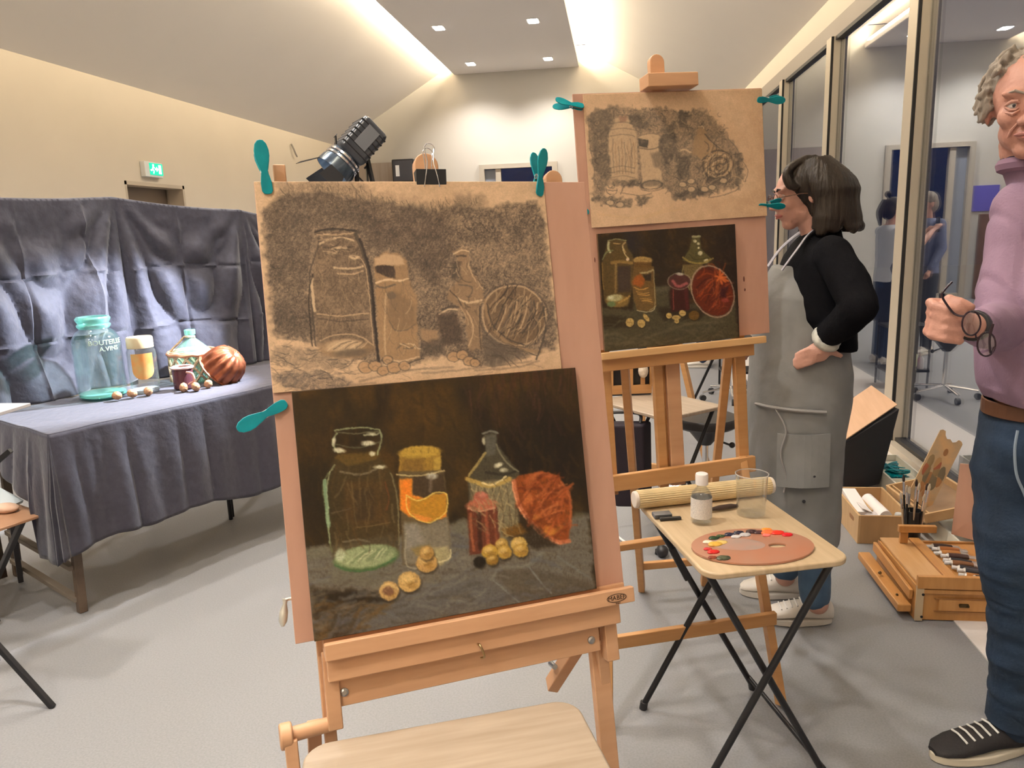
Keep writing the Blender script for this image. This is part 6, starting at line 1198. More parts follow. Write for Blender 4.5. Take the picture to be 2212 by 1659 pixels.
# cupboard and poster by the end wall (also mirrored in the glass)
t = thing('cupboard', 'tall brown wooden cupboard against the end wall, mirrored in the window', 'cupboard', (-3.1,14.2,0))
obj('carcass', B().box((-3.1,14.28,0.74),(0.9,0.5,1.48)), mat('brown cupboard wood',(0.22,0.11,0.06),0.45,var=0.3,vscale=4), t, bev=0.01)
for s in (-1,1): dd = obj('door', B().box((-3.1+s*0.22,14.02,0.74),(0.42,0.02,1.38)), mat('brown cupboard door',(0.26,0.13,0.07),0.45,var=0.3,vscale=4), t, bev=0.004); obj('door_knob', B().sph((-3.1+s*0.05,14.0,0.78),0.014,8), M_steel, dd, smooth=True)
tag(obj('violet_poster', B().box((-2.72,YB-0.012,1.75),(0.52,0.02,0.44)), mat('violet blue panel',(0.10,0.09,0.42),0.5), loc=(-2.72,YB-0.012,1.75)), 'violet blue panel on the end wall above the cupboard, mirrored in the window', 'panel')
# ================= people =================
M_skin = mat('warm skin', (0.56, 0.32, 0.245), 0.5, col2=(0.50,0.26,0.19), vscale=18, bump=0.12, bscale=120)
M_skin2 = mat('ruddy skin', (0.56, 0.30, 0.23), 0.5, col2=(0.47,0.225,0.165), vscale=22, bump=0.2, bscale=90)
M_hairb = mat('dark brown hair', (0.016, 0.011, 0.008), 0.48, col2=(0.028,0.019,0.012), spec=0.35, vscale=30, stretch=(1,1,0.15), bump=0.7, bscale=60)
M_black_knit = mat('black knit', (0.006, 0.006, 0.0075), 0.95, spec=0.08, bump=0.2, bscale=150)
M_apron = mat('stained grey apron cloth', (0.235, 0.235, 0.228), 0.85, col2=(0.185,0.186,0.182), vscale=9, bump=0.25, bscale=25)
M_denim = mat('blue denim', (0.015, 0.036, 0.075), 0.8, col2=(0.007,0.016,0.032), vscale=10, bump=0.2, bscale=120)
M_shoe = mat('off white trainer', (0.70, 0.64, 0.56), 0.6, var=0.12, vscale=20)
def slices(b, rows, n=28, p=2.3, wob=None):
    """rows: (z, cx, cy, rx, ry[, yaw]) closed loft"""
    vs = []
    for r in rows:
        z, cx, cy, rx, ry = r[:5]; yaw = r[5] if len(r) > 5 else 0
        for j in range(n):
            a = 2*PI*j/n; c, s = math.cos(a), math.sin(a)
            x = rx*math.copysign(abs(c)**(2/p), c); y = ry*math.copysign(abs(s)**(2/p), s)
            if wob: k = 1+wob(a, z); x *= k; y *= k
            vs.append(V(cx+x*math.cos(yaw)-y*math.sin(yaw), cy+x*math.sin(yaw)+y*math.cos(yaw), z))
    k = len(rows)
    return b.add(vs, [(i*n+j, i*n+(j+1) % n, (i+1)*n+(j+1) % n, (i+1)*n+j) for i in range(k-1) for j in range(n)]+[tuple(range(n-1,-1,-1)), tuple((k-1)*n+j for j in range(n))])
def limb(b, pts, rs, n=14, k=5, sq=1.0):
    P = catmull(pts, k); m = len(pts)-1; R_ = []
    for i in range(len(P)):
        t = i/k; j = min(int(t), m-1); f = t-j; f = f*f*(3-2*f); R_.append(rs[j]*(1-f)+rs[j+1]*f)
    b.tube(P, R_, n, sq=sq); b.sph(P[0], R_[0]*0.98, 8); b.sph(P[-1], R_[-1]*0.98, 8); return b
def head(b, c, f, s=1.0, chin=0.0):
    """skull, brow, cheeks, nose, lips, chin, ears; c = centre of the head, f = facing"""
    f = Vector(f).normalized(); r = f.cross(V(0,0,1)).normalized(); u = r.cross(f); M = Matrix((r, f, u)).transposed(); c = Vector(c)
    P = lambda x, y, z: c+M @ (V(x, y, z)*s)
    E = lambda x, y, z, rx, ry, rz, n=12: b.sph(P(x, y, z), s, n, (rx, ry, rz), M)
    E(0,-0.012,0.032,0.076,0.094,0.088,16); E(0,0.030,0.015,0.064,0.060,0.080,14); E(0,0.034,-0.045,0.054,0.050,0.055,12)
    E(0,0.052,-0.088,0.026,0.028,0.024); E(0,0.010,-0.055,0.056,0.062,0.045)
    for q in (-1, 1):
        E(q*0.034,0.062,-0.018,0.026,0.022,0.026); E(q*0.030,0.078,0.030,0.026,0.014,0.010); E(q*0.078,-0.008,-0.004,0.008,0.018,0.030,8); E(q*0.080,-0.012,0.010,0.010,0.014,0.016,8)
        E(q*0.013,0.094,-0.030,0.010,0.012,0.009,8)
    b.tube([P(0,0.084,0.020), P(0,0.094,-0.005), P(0,0.108,-0.026)], [0.008*s,0.010*s,0.0125*s], 10); E(0,0.107,-0.028,0.0125,0.012,0.011,8)
    E(0,0.086,-0.052,0.022,0.010,0.006,8); E(0,0.084,-0.063,0.019,0.010,0.007,8)
    return P, M
def face_bits(t, P, M, s, lipm, irism, brow):
    eyes = B(); iris = B(); lids = B()
    for q in (-1, 1):
        e = P(q*0.031,0.0735,0.006); obj('eye', B().sph(e, 0.0125*s, 10), mat('eye white',(0.62,0.56,0.52),0.25), t, smooth=True)
        obj('iris', B().sph(P(q*0.030,0.0815,0.005), 0.0058*s, 8, (1,.8,1), M), irism, t, smooth=True)
        obj('eyelid', B().tube([P(q*0.016,0.0815,0.006),P(q*0.024,0.0870,0.0125),P(q*0.034,0.0868,0.0130),P(q*0.046,0.0775,0.006)],[0.0026*s,0.0040*s,0.0040*s,0.0026*s],8), lipm[1], t, smooth=True)
        obj('eyelid', B().tube([P(q*0.016,0.0815,0.003),P(q*0.026,0.0860,-0.0045),P(q*0.036,0.0845,-0.0040),P(q*0.046,0.0770,0.003)],[0.002*s,0.003*s,0.003*s,0.002*s],8), lipm[1], t, smooth=True)
        obj('eyebrow', B().tube([P(q*0.012,0.0905,0.027),P(q*0.030,0.0925,0.034),P(q*0.050,0.0800,0.029)],[0.0035*s,0.0045*s,0.0022*s],8,sq=0.7), brow, t, smooth=True)
    obj('lips', B().tube([P(-0.024,0.083,-0.057),P(-0.010,0.0945,-0.054),P(0,0.0955,-0.0555),P(0.010,0.0945,-0.054),P(0.024,0.083,-0.057)],[0.002*s,0.0045*s,0.0042*s,0.0045*s,0.002*s],8).tube([P(-0.020,0.083,-0.060),P(0,0.0945,-0.0635),P(0.020,0.083,-0.060)],[0.002*s,0.0050*s,0.002*s],8), lipm[0], t, smooth=True)
def shoe(t, toe, heel, w, name, mu, ms, lace, h=0.075):
    toe, heel = Vector(toe), Vector(heel); d = (toe-heel).normalized(); r = d.cross(V(0,0,1)).normalized(); L_ = (toe-heel).length
    pos = lambda a, z, o=0: heel+d*(a*L_)+V(0,0,z)+r*o
    b = B()
    vs = []; secs = [(0.0,0.030,0.030),(0.04,0.040,0.036),(0.2,0.044,0.040),(0.42,0.040,0.036),(0.62,0.046,0.028),(0.8,0.047,0.020),(0.94,0.036,0.014),(1.0,0.018,0.008)]
    n = 16
    for a, rw, rh in secs:
        rw = rw*w/0.046
        for j in range(n):
            g = 2*PI*j/n; vs.append(pos(a, 0.022+rh+rh*math.sin(g), rw*math.cos(g)*(1 if math.sin(g) < 0 else 0.93)))
    k = len(secs); b.add(vs, [(i*n+j, i*n+(j+1)%n, (i+1)*n+(j+1)%n, (i+1)*n+j) for i in range(k-1) for j in range(n)]+[tuple(range(n-1,-1,-1)), tuple((k-1)*n+j for j in range(n))])
    o = obj(name, b, mu, t, smooth=True)
    ol = []
    for g in range(24):
        a = 2*PI*g/24; x = 0.5+0.515*math.cos(a); ww = w*(0.94+0.16*math.cos(a))*(1.0 if math.cos(a) > -0.2 else 0.92)
        ol.append((x*L_, ww*math.sin(a)*1.06))
    obj('sole', B().prism(ol, heel+V(0,0,0.001), d, r, V(0,0,0.027)), ms, o, bev=0.006, smooth=True)
    lb = B()
    for q in range(5):
        a = 0.44+0.075*q; zt = 0.022+2*(0.036-0.018*(a-0.42)/0.5)+0.003
        lb.tube([pos(a, zt-0.010, -w*0.62), pos(a+0.02, zt+0.001, 0), pos(a, zt-0.010, w*0.62)], 0.0032, 6)
    obj('laces', lb, lace, o, smooth=True); return o
# ---------- the woman looking at the rear easel ----------
wm = thing('person', 'woman in black cardigan and long stained grey apron, hand on hip, facing the rear easel', 'person', (0.68,2.77,0))
b = B(); HP, HM = head(b, (0.640,2.775,1.580), (-1.0,-0.10,-0.12), 0.98)
limb(b, [V(0.668,2.775,1.52), V(0.69,2.775,1.45), V(0.705,2.775,1.36)], [0.054,0.050,0.060])
slices(b, [(0.80,0.67,2.775,0.11,0.15),(0.95,0.665,2.775,0.125,0.165),(1.10,0.67,2.775,0.11,0.14),(1.28,0.66,2.775,0.10,0.145),(1.38,0.69,2.775,0.075,0.14),(1.42,0.70,2.775,0.05,0.08)])
# near arm, hand on the hip
elb = V(0.748,2.46,1.225); wri = V(0.690,2.575,1.115)
limb(b, [V(0.70,2.62,1.36), V(0.73,2.54,1.29), elb], [0.048,0.044,0.038]); limb(b, [elb, (elb+wri)/2, wri], [0.038,0.034,0.025])
# hand: palm on the hip, fingers to the front, thumb behind
pal = V(0.664,2.582,1.066); b.sph(pal, 0.035, 10, (1.15,0.55,1.0)); b.tube([wri, pal], [0.024,0.028], 10)
for k, (zz, ln) in enumerate(((1.081,0.052),(1.063,0.058),(1.045,0.054),(1.031,0.044))):
    k0 = V(0.642,2.578,zz); d1 = V(-0.80,0.05,-0.30).normalized(); d2 = V(-0.65,0.45,-0.45).normalized()
    b.tube([pal+V(0.0,0,(zz-1.061)*.6), k0, k0+d1*ln*0.5, k0+d1*ln*0.5+d2*ln*0.55], [0.010,0.0098,0.0088,0.0075], 8); b.sph(k0+d1*ln*0.5+d2*ln*0.55, 0.0076, 6)
b.tube([V(0.690,2.58,1.082), V(0.718,2.586,1.062), V(0.740,2.592,1.052)], [0.013,0.011,0.009], 8); b.sph(V(0.740,2.592,1.052), 0.009, 6)
# far arm hangs in front
limb(b, [V(0.69,2.93,1.36), V(0.68,2.97,1.20), V(0.64,2.96,1.10)], [0.046,0.040,0.034]); limb(b, [V(0.64,2.96,1.10), V(0.58,2.94,1.06), V(0.535,2.90,1.04)], [0.034,0.029,0.022]); b.sph((0.505,2.89,1.03), 0.03, 8, (1.2,.6,.9))
for k in range(4): b.tube([V(0.49,2.89,1.045-0.016*k), V(0.455,2.88,1.04-0.016*k)], [0.009,0.007], 7)
limb(b, [V(0.70,2.70,0.78), V(0.715,2.70,0.48), V(0.735,2.70,0.10)], [0.085,0.060,0.040]); limb(b, [V(0.66,2.86,0.78), V(0.655,2.87,0.48), V(0.665,2.92,0.10)], [0.085,0.060,0.040])
organic('body', b, M_skin, wm, 0.006, 4, 0.5)
face_bits(wm, HP, HM, 0.98, (mat('rose lips',(0.42,0.14,0.11),0.4), M_skin), mat('brown iris',(0.05,0.025,0.012),0.1), M_hairb)
b = B(); b.sph((0.672,2.775,1.618), 1, 14, (0.108,0.094,0.092)); b.sph((0.710,2.775,1.575), 1, 12, (0.088,0.096,0.105)); b.sph((0.735,2.775,1.515), 1, 12, (0.066,0.090,0.060))
random.seed(2)
for k in range(46):
    a = math.radians(-118+236*k/45); rx, ry = 0.088, 0.102
    bx_ = 0.712+rx*math.cos(a)*1.0; by_ = 2.775+ry*math.sin(a)
    z1 = 1.452+random.uniform(-0.012,0.012)+0.016*max(0, math.cos(a)); fk = 0.020 if math.cos(a) > 0.3 else -0.004
    b.tube(catmull([V(0.672+0.03*math.cos(a),2.775+0.05*math.sin(a),1.690), V(bx_-0.01,2.775+ry*0.93*math.sin(a),1.615), V(bx_+0.004,by_,1.545), V(bx_+fk,by_*1.0+0.003*math.sin(a),1.482), V(bx_+fk*1.9,by_,z1)],3), [0.026]*5+[0.020]*4+[0.016]*3+[0.006], 7)
for k in range(7): b.tube(catmull([V(0.64+0.006*k,2.775-0.03,1.700), V(0.585,2.715+0.003*k,1.672), V(0.566+0.004*k,2.700+0.002*k,1.640-0.004*k), V(0.583+0.004*k,2.695,1.600)],3), [0.014]*5+[0.012]*4+[0.006], 6)
def strand(P): return 0.0030*(vnoise(np.arctan2(P[:,1]-2.775, P[:,0]-0.69)*26, P[:,2]*6)-0.5)+0.0015*(vnoise(np.arctan2(P[:,1]-2.775, P[:,0]-0.69)*60, P[:,2]*9)-0.5)
organic('hair', b, M_hairb, wm, 0.0045, 3, 0.5, disp=strand)
gl = B(); gx_ = HP(0.031,0.088,0.004); gx2 = HP(-0.031,0.088,0.004)
def ring(b, c, M, rx, rz, r, n=24): return b.tube([c+M @ V(rx*math.cos(2*PI*k/n), 0, rz*math.sin(2*PI*k/n)) for k in range(n+1)], r, 6)
ring(gl, HP(0.032,0.103,-0.002), HM, 0.024, 0.020, 0.0016); ring(gl, HP(-0.032,0.103,-0.002), HM, 0.024, 0.020, 0.0016); gl.tube([HP(-0.009,0.105,0.004), HP(0.009,0.105,0.004)], 0.0016, 6)
for q in (-1,1): gl.tube([HP(q*0.055,0.100,0.006), HP(q*0.080,0.03,0.008), HP(q*0.084,-0.01,0.004)], 0.0018, 6)
tag(obj('spectacles', gl, mat('brown spectacle frame',(0.10,0.04,0.02),0.3), smooth=True, loc=HP(0,0.1,0)), 'thin brown spectacles worn by the woman', 'spectacles')
# cardigan
b = B(); slices(b, [(1.06,0.765,2.775,0.060,0.178),(1.10,0.735,2.775,0.095,0.186),(1.17,0.700,2.775,0.128,0.190),(1.24,0.688,2.775,0.128,0.186),(1.31,0.685,2.775,0.118,0.180),(1.37,0.688,2.775,0.098,0.176),(1.41,0.695,2.775,0.080,0.145),(1.445,0.705,2.775,0.066,0.090),(1.462,0.712,2.775,0.058,0.068)], p=2.2)
limb(b, [V(0.700,2.61,1.385), V(0.735,2.535,1.30), elb+V(0.004,-0.002,0)], [0.062,0.062,0.054]); limb(b, [elb, (elb+wri)/2+V(0.0,0.0,-0.004), wri+V(0.003,-0.004,0.010)], [0.057,0.052,0.044])
limb(b, [V(0.70,2.94,1.38), V(0.69,2.985,1.20), V(0.645,2.965,1.10)], [0.058,0.055,0.048]); limb(b, [V(0.645,2.965,1.10), V(0.58,2.94,1.06)], [0.046,0.036])
organic('cardigan', b, M_black_knit, wm, 0.006, 5, 0.5, disp=lambda P: 0.010*(fbm(P[:,0]*14+P[:,2]*10, P[:,1]*12+P[:,2]*6, 3)-0.5))
b = B(); d = (wri-elb).normalized(); cf = [wri+d*(-0.012), wri+d*0.004, wri+d*0.020]
b.tube([cf[0]+V(0,0,0), cf[1], cf[2]], [0.043,0.050,0.045], 18); organic('shirt_cuff', b, mat('white patterned cuff',(0.62,0.60,0.52),0.8,col2=(0.35,0.35,0.30),vscale=50), wm, 0.004, 2, 0.5, disp=lambda P: 0.007*(fbm(P[:,0]*60, P[:,2]*60+P[:,1]*40, 3)-0.5))
tag(obj('wristwatch', B().tube([wri+V(0.012,0.0,-0.018)+V(0.026*math.cos(a),0.018*math.sin(a),0.012*math.cos(a)) for a in [2*PI*k/16 for k in range(17)]], 0.005, 6), M_blackpl, smooth=True, loc=wri), 'narrow black watch on the hand resting on the woman\'s hip', 'watch')
# apron
def apw(a, z): return (0.018*math.sin(a*5+z*9)+0.012*math.sin(a*11-z*5))*max(0, min(1, (1.0-z)/0.5))
b = B(); slices(b, [(0.332,0.668,2.78,0.142,0.190),(0.50,0.655,2.78,0.155,0.192),(0.70,0.648,2.78,0.166,0.192),(0.88,0.654,2.78,0.175,0.194),(0.98,0.655,2.78,0.171,0.186),(1.07,0.650,2.78,0.163,0.176),(1.16,0.645,2.78,0.150,0.170),(1.24,0.640,2.78,0.130,0.166),(1.30,0.636,2.78,0.108,0.140),(1.345,0.630,2.78,0.080,0.105)], p=2.25, wob=apw, n=56)
organic('apron', b, M_apron, wm, 0.008, 4, 0.5, disp=lambda P: 0.012*(fbm(P[:,0]*9+P[:,2]*3, P[:,1]*9+P[:,2]*7, 3)-0.5))
for y in (2.655, 2.895): obj('apron_strap', B().tube(catmull([V(0.555,y,1.335), V(0.600,y+0.0,1.400), V(0.650,2.775+(y-2.775)*.62,1.452), V(0.712,2.775+(y-2.775)*.55,1.487), V(0.755,2.775,1.478)],5), 0.011, 8, sq=0.35), mat('light strap cloth',(0.36,0.34,0.36),0.8), wm, smooth=True)
obj('apron_pocket', B().grid(lambda u, v: V(0.545+0.175*u, 2.575-0.018*math.sin(PI*u)+0.012*v, 0.60+0.185*v), 8, 4), M_apron, wm).modifiers.new('t','SOLIDIFY').thickness = 0.006
obj('pocket_stains', B().sph((0.60,2.572,0.640),1,6,(0.014,0.004,0.009)).sph((0.635,2.568,0.628),1,6,(0.018,0.004,0.008)).sph((0.665,2.566,0.640),1,6,(0.008,0.004,0.006)).sph((0.585,2.574,0.655),1,6,(0.008,0.004,0.005)).sph((0.640,2.578,0.545),1,6,(0.006,0.005,0.006)), mat('dark paint stain',(0.02,0.02,0.022),0.6), wm, smooth=True)
obj('apron_tie', B().tube(catmull([V(0.492,2.70,0.865),V(0.520,2.62,0.872),V(0.60,2.583,0.868),V(0.70,2.578,0.862)],5),0.006,6).tube(catmull([V(0.54,2.60,0.868),V(0.57,2.572,0.80),V(0.555,2.572,0.72),V(0.575,2.570,0.64),V(0.57,2.572,0.58)],5),0.003,6), mat('light tie cloth',(0.26,0.25,0.24),0.8), wm, smooth=True)
b = B(); limb(b, [V(0.67,2.72,0.80), V(0.70,2.71,0.48), V(0.725,2.705,0.13)], [0.085,0.068,0.056]); limb(b, [V(0.655,2.86,0.80), V(0.655,2.87,0.48), V(0.665,2.92,0.14)], [0.100,0.072,0.058])
organic('jeans', b, mat('mid blue denim',(0.06,0.115,0.19),0.8,col2=(0.035,0.07,0.13),vscale=12), wm, 0.007, 3, 0.5, disp=lambda P: 0.008*(fbm(P[:,0]*20, P[:,2]*18, 3)-0.5))
M_lace = mat('white laces',(0.78,0.74,0.68),0.7)
shoe(wm, (0.545,2.745,0), (0.800,2.745,0), 0.048, 'trainer', M_shoe, mat('grey white sole',(0.62,0.57,0.50),0.6), M_lace); shoe(wm, (0.50,2.965,0), (0.74,2.945,0), 0.048, 'trainer', M_shoe, mat('grey white sole',(0.62,0.57,0.50),0.6), M_lace)
# ---------- the man at the right edge ----------
mn = thing('person', 'grey haired man in mauve polo shirt and jeans holding his glasses, at the right edge', 'person', (1.08,2.03,0))
MF = V(-0.42,-0.90,0.0).normalized(); hc = V(0.972,2.02,1.742)
b = B(); QP, QM = head(b, hc, (-0.42,-0.90,-0.10), 1.06)
limb(b, [V(0.992,2.045,1.66), V(1.03,2.06,1.58), V(1.08,2.06,1.50)], [0.066,0.062,0.075])
slices(b, [(0.90,1.11,2.03,0.15,0.11),(1.10,1.10,2.00,0.15,0.12),(1.35,1.11,2.02,0.145,0.10),(1.50,1.115,2.05,0.12,0.07),(1.56,1.09,2.06,0.07,0.06)])
mel = V(0.905,1.915,1.235); mwr = V(0.745,1.695,1.268)
limb(b, [V(0.990,2.04,1.48), V(0.958,1.995,1.37), mel], [0.046,0.044,0.040]); limb(b, [mel, (mel+mwr)/2, mwr], [0.040,0.036,0.027])
palm = V(0.690,1.668,1.290)
b.tube([mwr, palm], [0.026,0.028], 12, sq=0.9); b.sph(palm, 0.038, 12, (1.0,0.72,1.0)); b.sph(V(0.668,1.668,1.296), 0.030, 10, (0.8,0.75,1.15))
for k, (zz, ln, wv) in enumerate(((1.322,0.030,0.000),(1.302,0.034,-0.002),(1.281,0.034,-0.002),(1.262,0.030,0.002))):
    kn = V(0.647-wv,1.664,zz); f1 = V(0.645-wv,1.640,zz-0.004); f2 = V(0.664,1.624,zz-0.010); f3 = V(0.664+ln,1.626,zz-0.016)
    b.tube([V(0.672,1.672,zz-0.002), kn, f1, f2, f3], [0.0105,0.0112,0.0105,0.0100,0.0085], 10)
    for q, rr in ((kn,0.0112),(f1,0.0105),(f2,0.010),(f3,0.0086)): b.sph(q, rr, 7)
b.tube([V(0.690,1.662,1.318), V(0.672,1.642,1.330), V(0.690,1.628,1.324), V(0.708,1.624,1.315)], [0.015,0.0125,0.0115,0.0095], 10); b.sph(V(0.708,1.624,1.315), 0.0096, 7)
limb(b, [V(1.27,2.07,1.49), V(1.32,2.08,1.34), V(1.34,2.06,1.20)], [0.050,0.046,0.040]); limb(b, [V(1.34,2.06,1.20), V(1.335,2.02,1.07), V(1.33,1.98,0.96)], [0.040,0.034,0.026])
b.sph((1.328,1.965,0.915), 0.034, 8, (.6,1,1.2))
for k in range(4): b.tube([V(1.328,1.94+0.018*k,0.89), V(1.325,1.935+0.018*k,0.85), V(1.318,1.935+0.018*k,0.82)], [0.0098,0.009,0.0075], 8)
b.tube([V(1.325,1.935,0.93), V(1.315,1.915,0.90), V(1.31,1.91,0.875)], [0.012,0.010,0.008], 8)
limb(b, [V(1.03,2.03,0.92), V(1.05,2.01,0.50), V(1.11,2.06,0.09)], [0.080,0.055,0.040]); limb(b, [V(1.19,2.05,0.92), V(1.22,2.10,0.50), V(1.24,2.16,0.09)], [0.080,0.055,0.040])
organic('body', b, M_skin2, mn, 0.0048, 4, 0.5)
face_bits(mn, QP, QM, 1.06, (mat('pale lips',(0.45,0.20,0.17),0.45), M_skin2), mat('grey iris',(0.08,0.08,0.09),0.1), mat('greying eyebrow',(0.30,0.25,0.21),0.8))
wrk = B()
for q in (-1,1):
    wrk.tube([QP(q*0.018,0.083,-0.030),QP(q*0.030,0.080,-0.046),QP(q*0.036,0.072,-0.062)],[0.002,0.0035,0.002],6)
    wrk.tube([QP(q*0.018,0.084,-0.006),QP(q*0.030,0.088,-0.013),QP(q*0.044,0.079,-0.009)],[0.002,0.0045,0.002],6)
obj('cheek_folds', wrk, M_skin2, mn, smooth=True)
M_grey = mat('grey hair', (0.34,0.29,0.24), 0.6, col2=(0.20,0.165,0.13), vscale=40, stretch=(1,1,.3), bump=0.8, bscale=60)
b = B(); random.seed(8)
for k in range(260):
    a = math.radians(random.uniform(52, 308)); el = random.uniform(-0.45, 1.25) ; sx_, cx_ = math.sin(a), math.cos(a)
    # a = 0 is the face; hair covers sides and back, thin on top
    if el > 1.0 and random.random() < 0.4: continue
    x = 0.079*sx_*math.cos(el*0.9); y = 0.092*cx_*math.cos(el*0.9)-0.012; z = 0.040+0.092*math.sin(el)
    if y > 0.028 and z < 0.085: continue
    o_ = V(x, y+0.012, z-0.04).normalized(); dn = V(0.25*sx_, -0.35, -0.9)
    p = QP(x, y, z); q1 = QP(*(V(x,y,z)+o_*0.012+dn*0.016)); q2 = QP(*(V(x,y,z)+o_*(0.012+random.uniform(0,.012))+dn*random.uniform(0.022,0.040)))
    b.tube([p, q1, q2], [0.012,0.009,0.004], 6)
b.sph(QP(0,-0.022,0.046), 1, 14, (0.083,0.096,0.084), QM)
organic('hair', b, M_grey, mn, 0.0038, 3, 0.5, disp=lambda P: 0.006*(vnoise(P[:,0]*160, P[:,2]*60+P[:,1]*120)-0.5))
b = B(); limb(b, [V(0.985,2.035,1.505), V(0.955,1.99,1.39), mel+V(0.0,0.0,0.0)], [0.066,0.066,0.060]); limb(b, [mel, (mel+mwr)/2+V(0,0,-.004), mwr+(mel-mwr)*0.13], [0.062,0.052,0.043])
limb(b, [V(1.25,2.07,1.515), V(1.33,2.08,1.36), V(1.345,2.06,1.20)], [0.070,0.070,0.062]); limb(b, [V(1.345,2.06,1.20), V(1.335,2.02,1.02)], [0.060,0.046])
slices(b, [(1.035,1.115,1.985,0.192,0.155),(1.07,1.11,1.975,0.208,0.172),(1.18,1.100,1.965,0.215,0.182),(1.30,1.095,1.985,0.208,0.170),(1.42,1.11,2.02,0.190,0.140),(1.50,1.115,2.045,0.175,0.110),(1.555,1.10,2.055,0.130,0.085),(1.595,1.055,2.052,0.100,0.088),(1.622,1.035,2.046,0.086,0.078)], p=2.3)
M_mauve = mat('mauve polo cloth', (0.285, 0.185, 0.265), 0.85, col2=(0.24,0.155,0.225), vscale=10, bump=0.2, bscale=160)
organic('shirt', b, M_mauve, mn, 0.006, 5, 0.5, disp=lambda P: 0.022*(fbm(P[:,0]*6+P[:,2]*5, P[:,2]*4+P[:,1]*6, 3)-0.5)-0.006*np.exp(-((np.sin(P[:,0]*22+P[:,2]*14+3*P[:,1]))/0.25)**2))
b = B(); b.tube([V(1.030,2.045,1.598)+V(0.086*math.cos(a),0.078*math.sin(a),0.010+0.006*math.cos(a+2.2)) for a in [2*PI*k/24 for k in range(25)]], 0.018, 8, sq=1.0)
obj('collar', b, mat('mauve collar',(0.22,0.13,0.185),0.85), mn, smooth=True)
obj('collar_trim', B().tube([V(1.030,2.045,1.605)+V(0.091*math.cos(a),0.083*math.sin(a),0.018+0.006*math.cos(a+2.2)) for a in [2*PI*k/24 for k in range(25)]], 0.004, 6), mat('dark collar stripe',(0.03,0.02,0.04),0.8), mn, smooth=True)
obj('button_placket', B().bar((1.02,1.925,1.56),(1.045,1.848,1.37),0.030,0.006,V(-.2,-1,.2)), mat('mauve collar',(0.22,0.13,0.185),0.85), mn)
for q in range(3): obj('button', B().sph(V(1.022,1.918,1.545).lerp(V(1.043,1.850,1.385), q/2)+V(0,-0.006,0.0), 0.005, 6), M_blackpl, mn, smooth=True)
obj('belt', B().lathe([(0.998,0),(1.02,0.002),(1.02,0.036),(0.998,0.038)], (0,0,0), n=40), mat('brown leather belt',(0.11,0.045,0.02),0.5,var=0.3,vscale=20), mn)
bl = bpy.data.objects['belt']
for v in bl.data.vertices: v.co = Vector((v.co.x*1.0, v.co.y, v.co.z))
bl.data.transform(Matrix.Translation(Vector((1.115,2.00,1.000))-origin(mn)) @ Matrix.Diagonal((0.186,0.140,1,1)) @ Matrix.Translation(origin(mn)))
b = B(); slices(b, [(0.80,1.115,2.01,0.188,0.140),(0.92,1.115,2.00,0.190,0.146),(1.00,1.115,2.00,0.184,0.138),(1.03,1.115,2.00,0.180,0.134)])
limb(b, [V(1.022,2.01,0.86), V(1.030,1.995,0.66), V(1.055,2.005,0.48), V(1.085,2.03,0.30), V(1.105,2.055,0.105)], [0.112,0.094,0.080,0.072,0.064]); limb(b, [V(1.205,2.03,0.86), V(1.215,2.05,0.66), V(1.23,2.08,0.46), V(1.24,2.12,0.28), V(1.245,2.15,0.10)], [0.112,0.094,0.080,0.072,0.066])
organic('jeans', b, M_denim, mn, 0.007, 4, 0.5, disp=lambda P: 0.020*(fbm(P[:,0]*8+P[:,1]*5, P[:,2]*13, 3)-0.5)+0.010*(fbm(P[:,0]*22, P[:,2]*26, 2)-0.5)*(P[:,2] < 0.5))
obj('pocket_seam', B().tube(catmull([V(0.955,1.895,0.985),V(0.948,1.885,0.94),V(0.955,1.880,0.88),V(0.975,1.880,0.835),V(0.99,1.882,0.80)],5),0.0035,6), mat('worn denim edge',(0.22,0.27,0.33),0.8), mn, smooth=True)
obj('turned_cuff', B().tube([V(1.104,2.053,0.165),V(1.107,2.057,0.098)],[0.072,0.074],20), M_denim, mn, bev=0.004, smooth=True)
M_dsh = mat('black canvas shoe', (0.016,0.014,0.015), 0.75, bump=0.2, bscale=200)
shoe(mn, (0.870,1.995,0), (1.165,2.075,0), 0.050, 'canvas_shoe', M_dsh, mat('cream sole',(0.62,0.55,0.42),0.6), mat('white lace dots',(0.7,0.68,0.62),0.7)); shoe(mn, (1.20,1.97,0), (1.265,2.255,0), 0.050, 'canvas_shoe', M_dsh, mat('cream sole',(0.62,0.55,0.42),0.6), mat('white lace dots',(0.7,0.68,0.62),0.7))
obj('watch_strap', B().tube([mwr+(mel-mwr)*0.10+V(0,0,0), mwr+(mel-mwr)*0.00], [0.034,0.033], 18), M_blackpl, mn, bev=0.003, smooth=True)
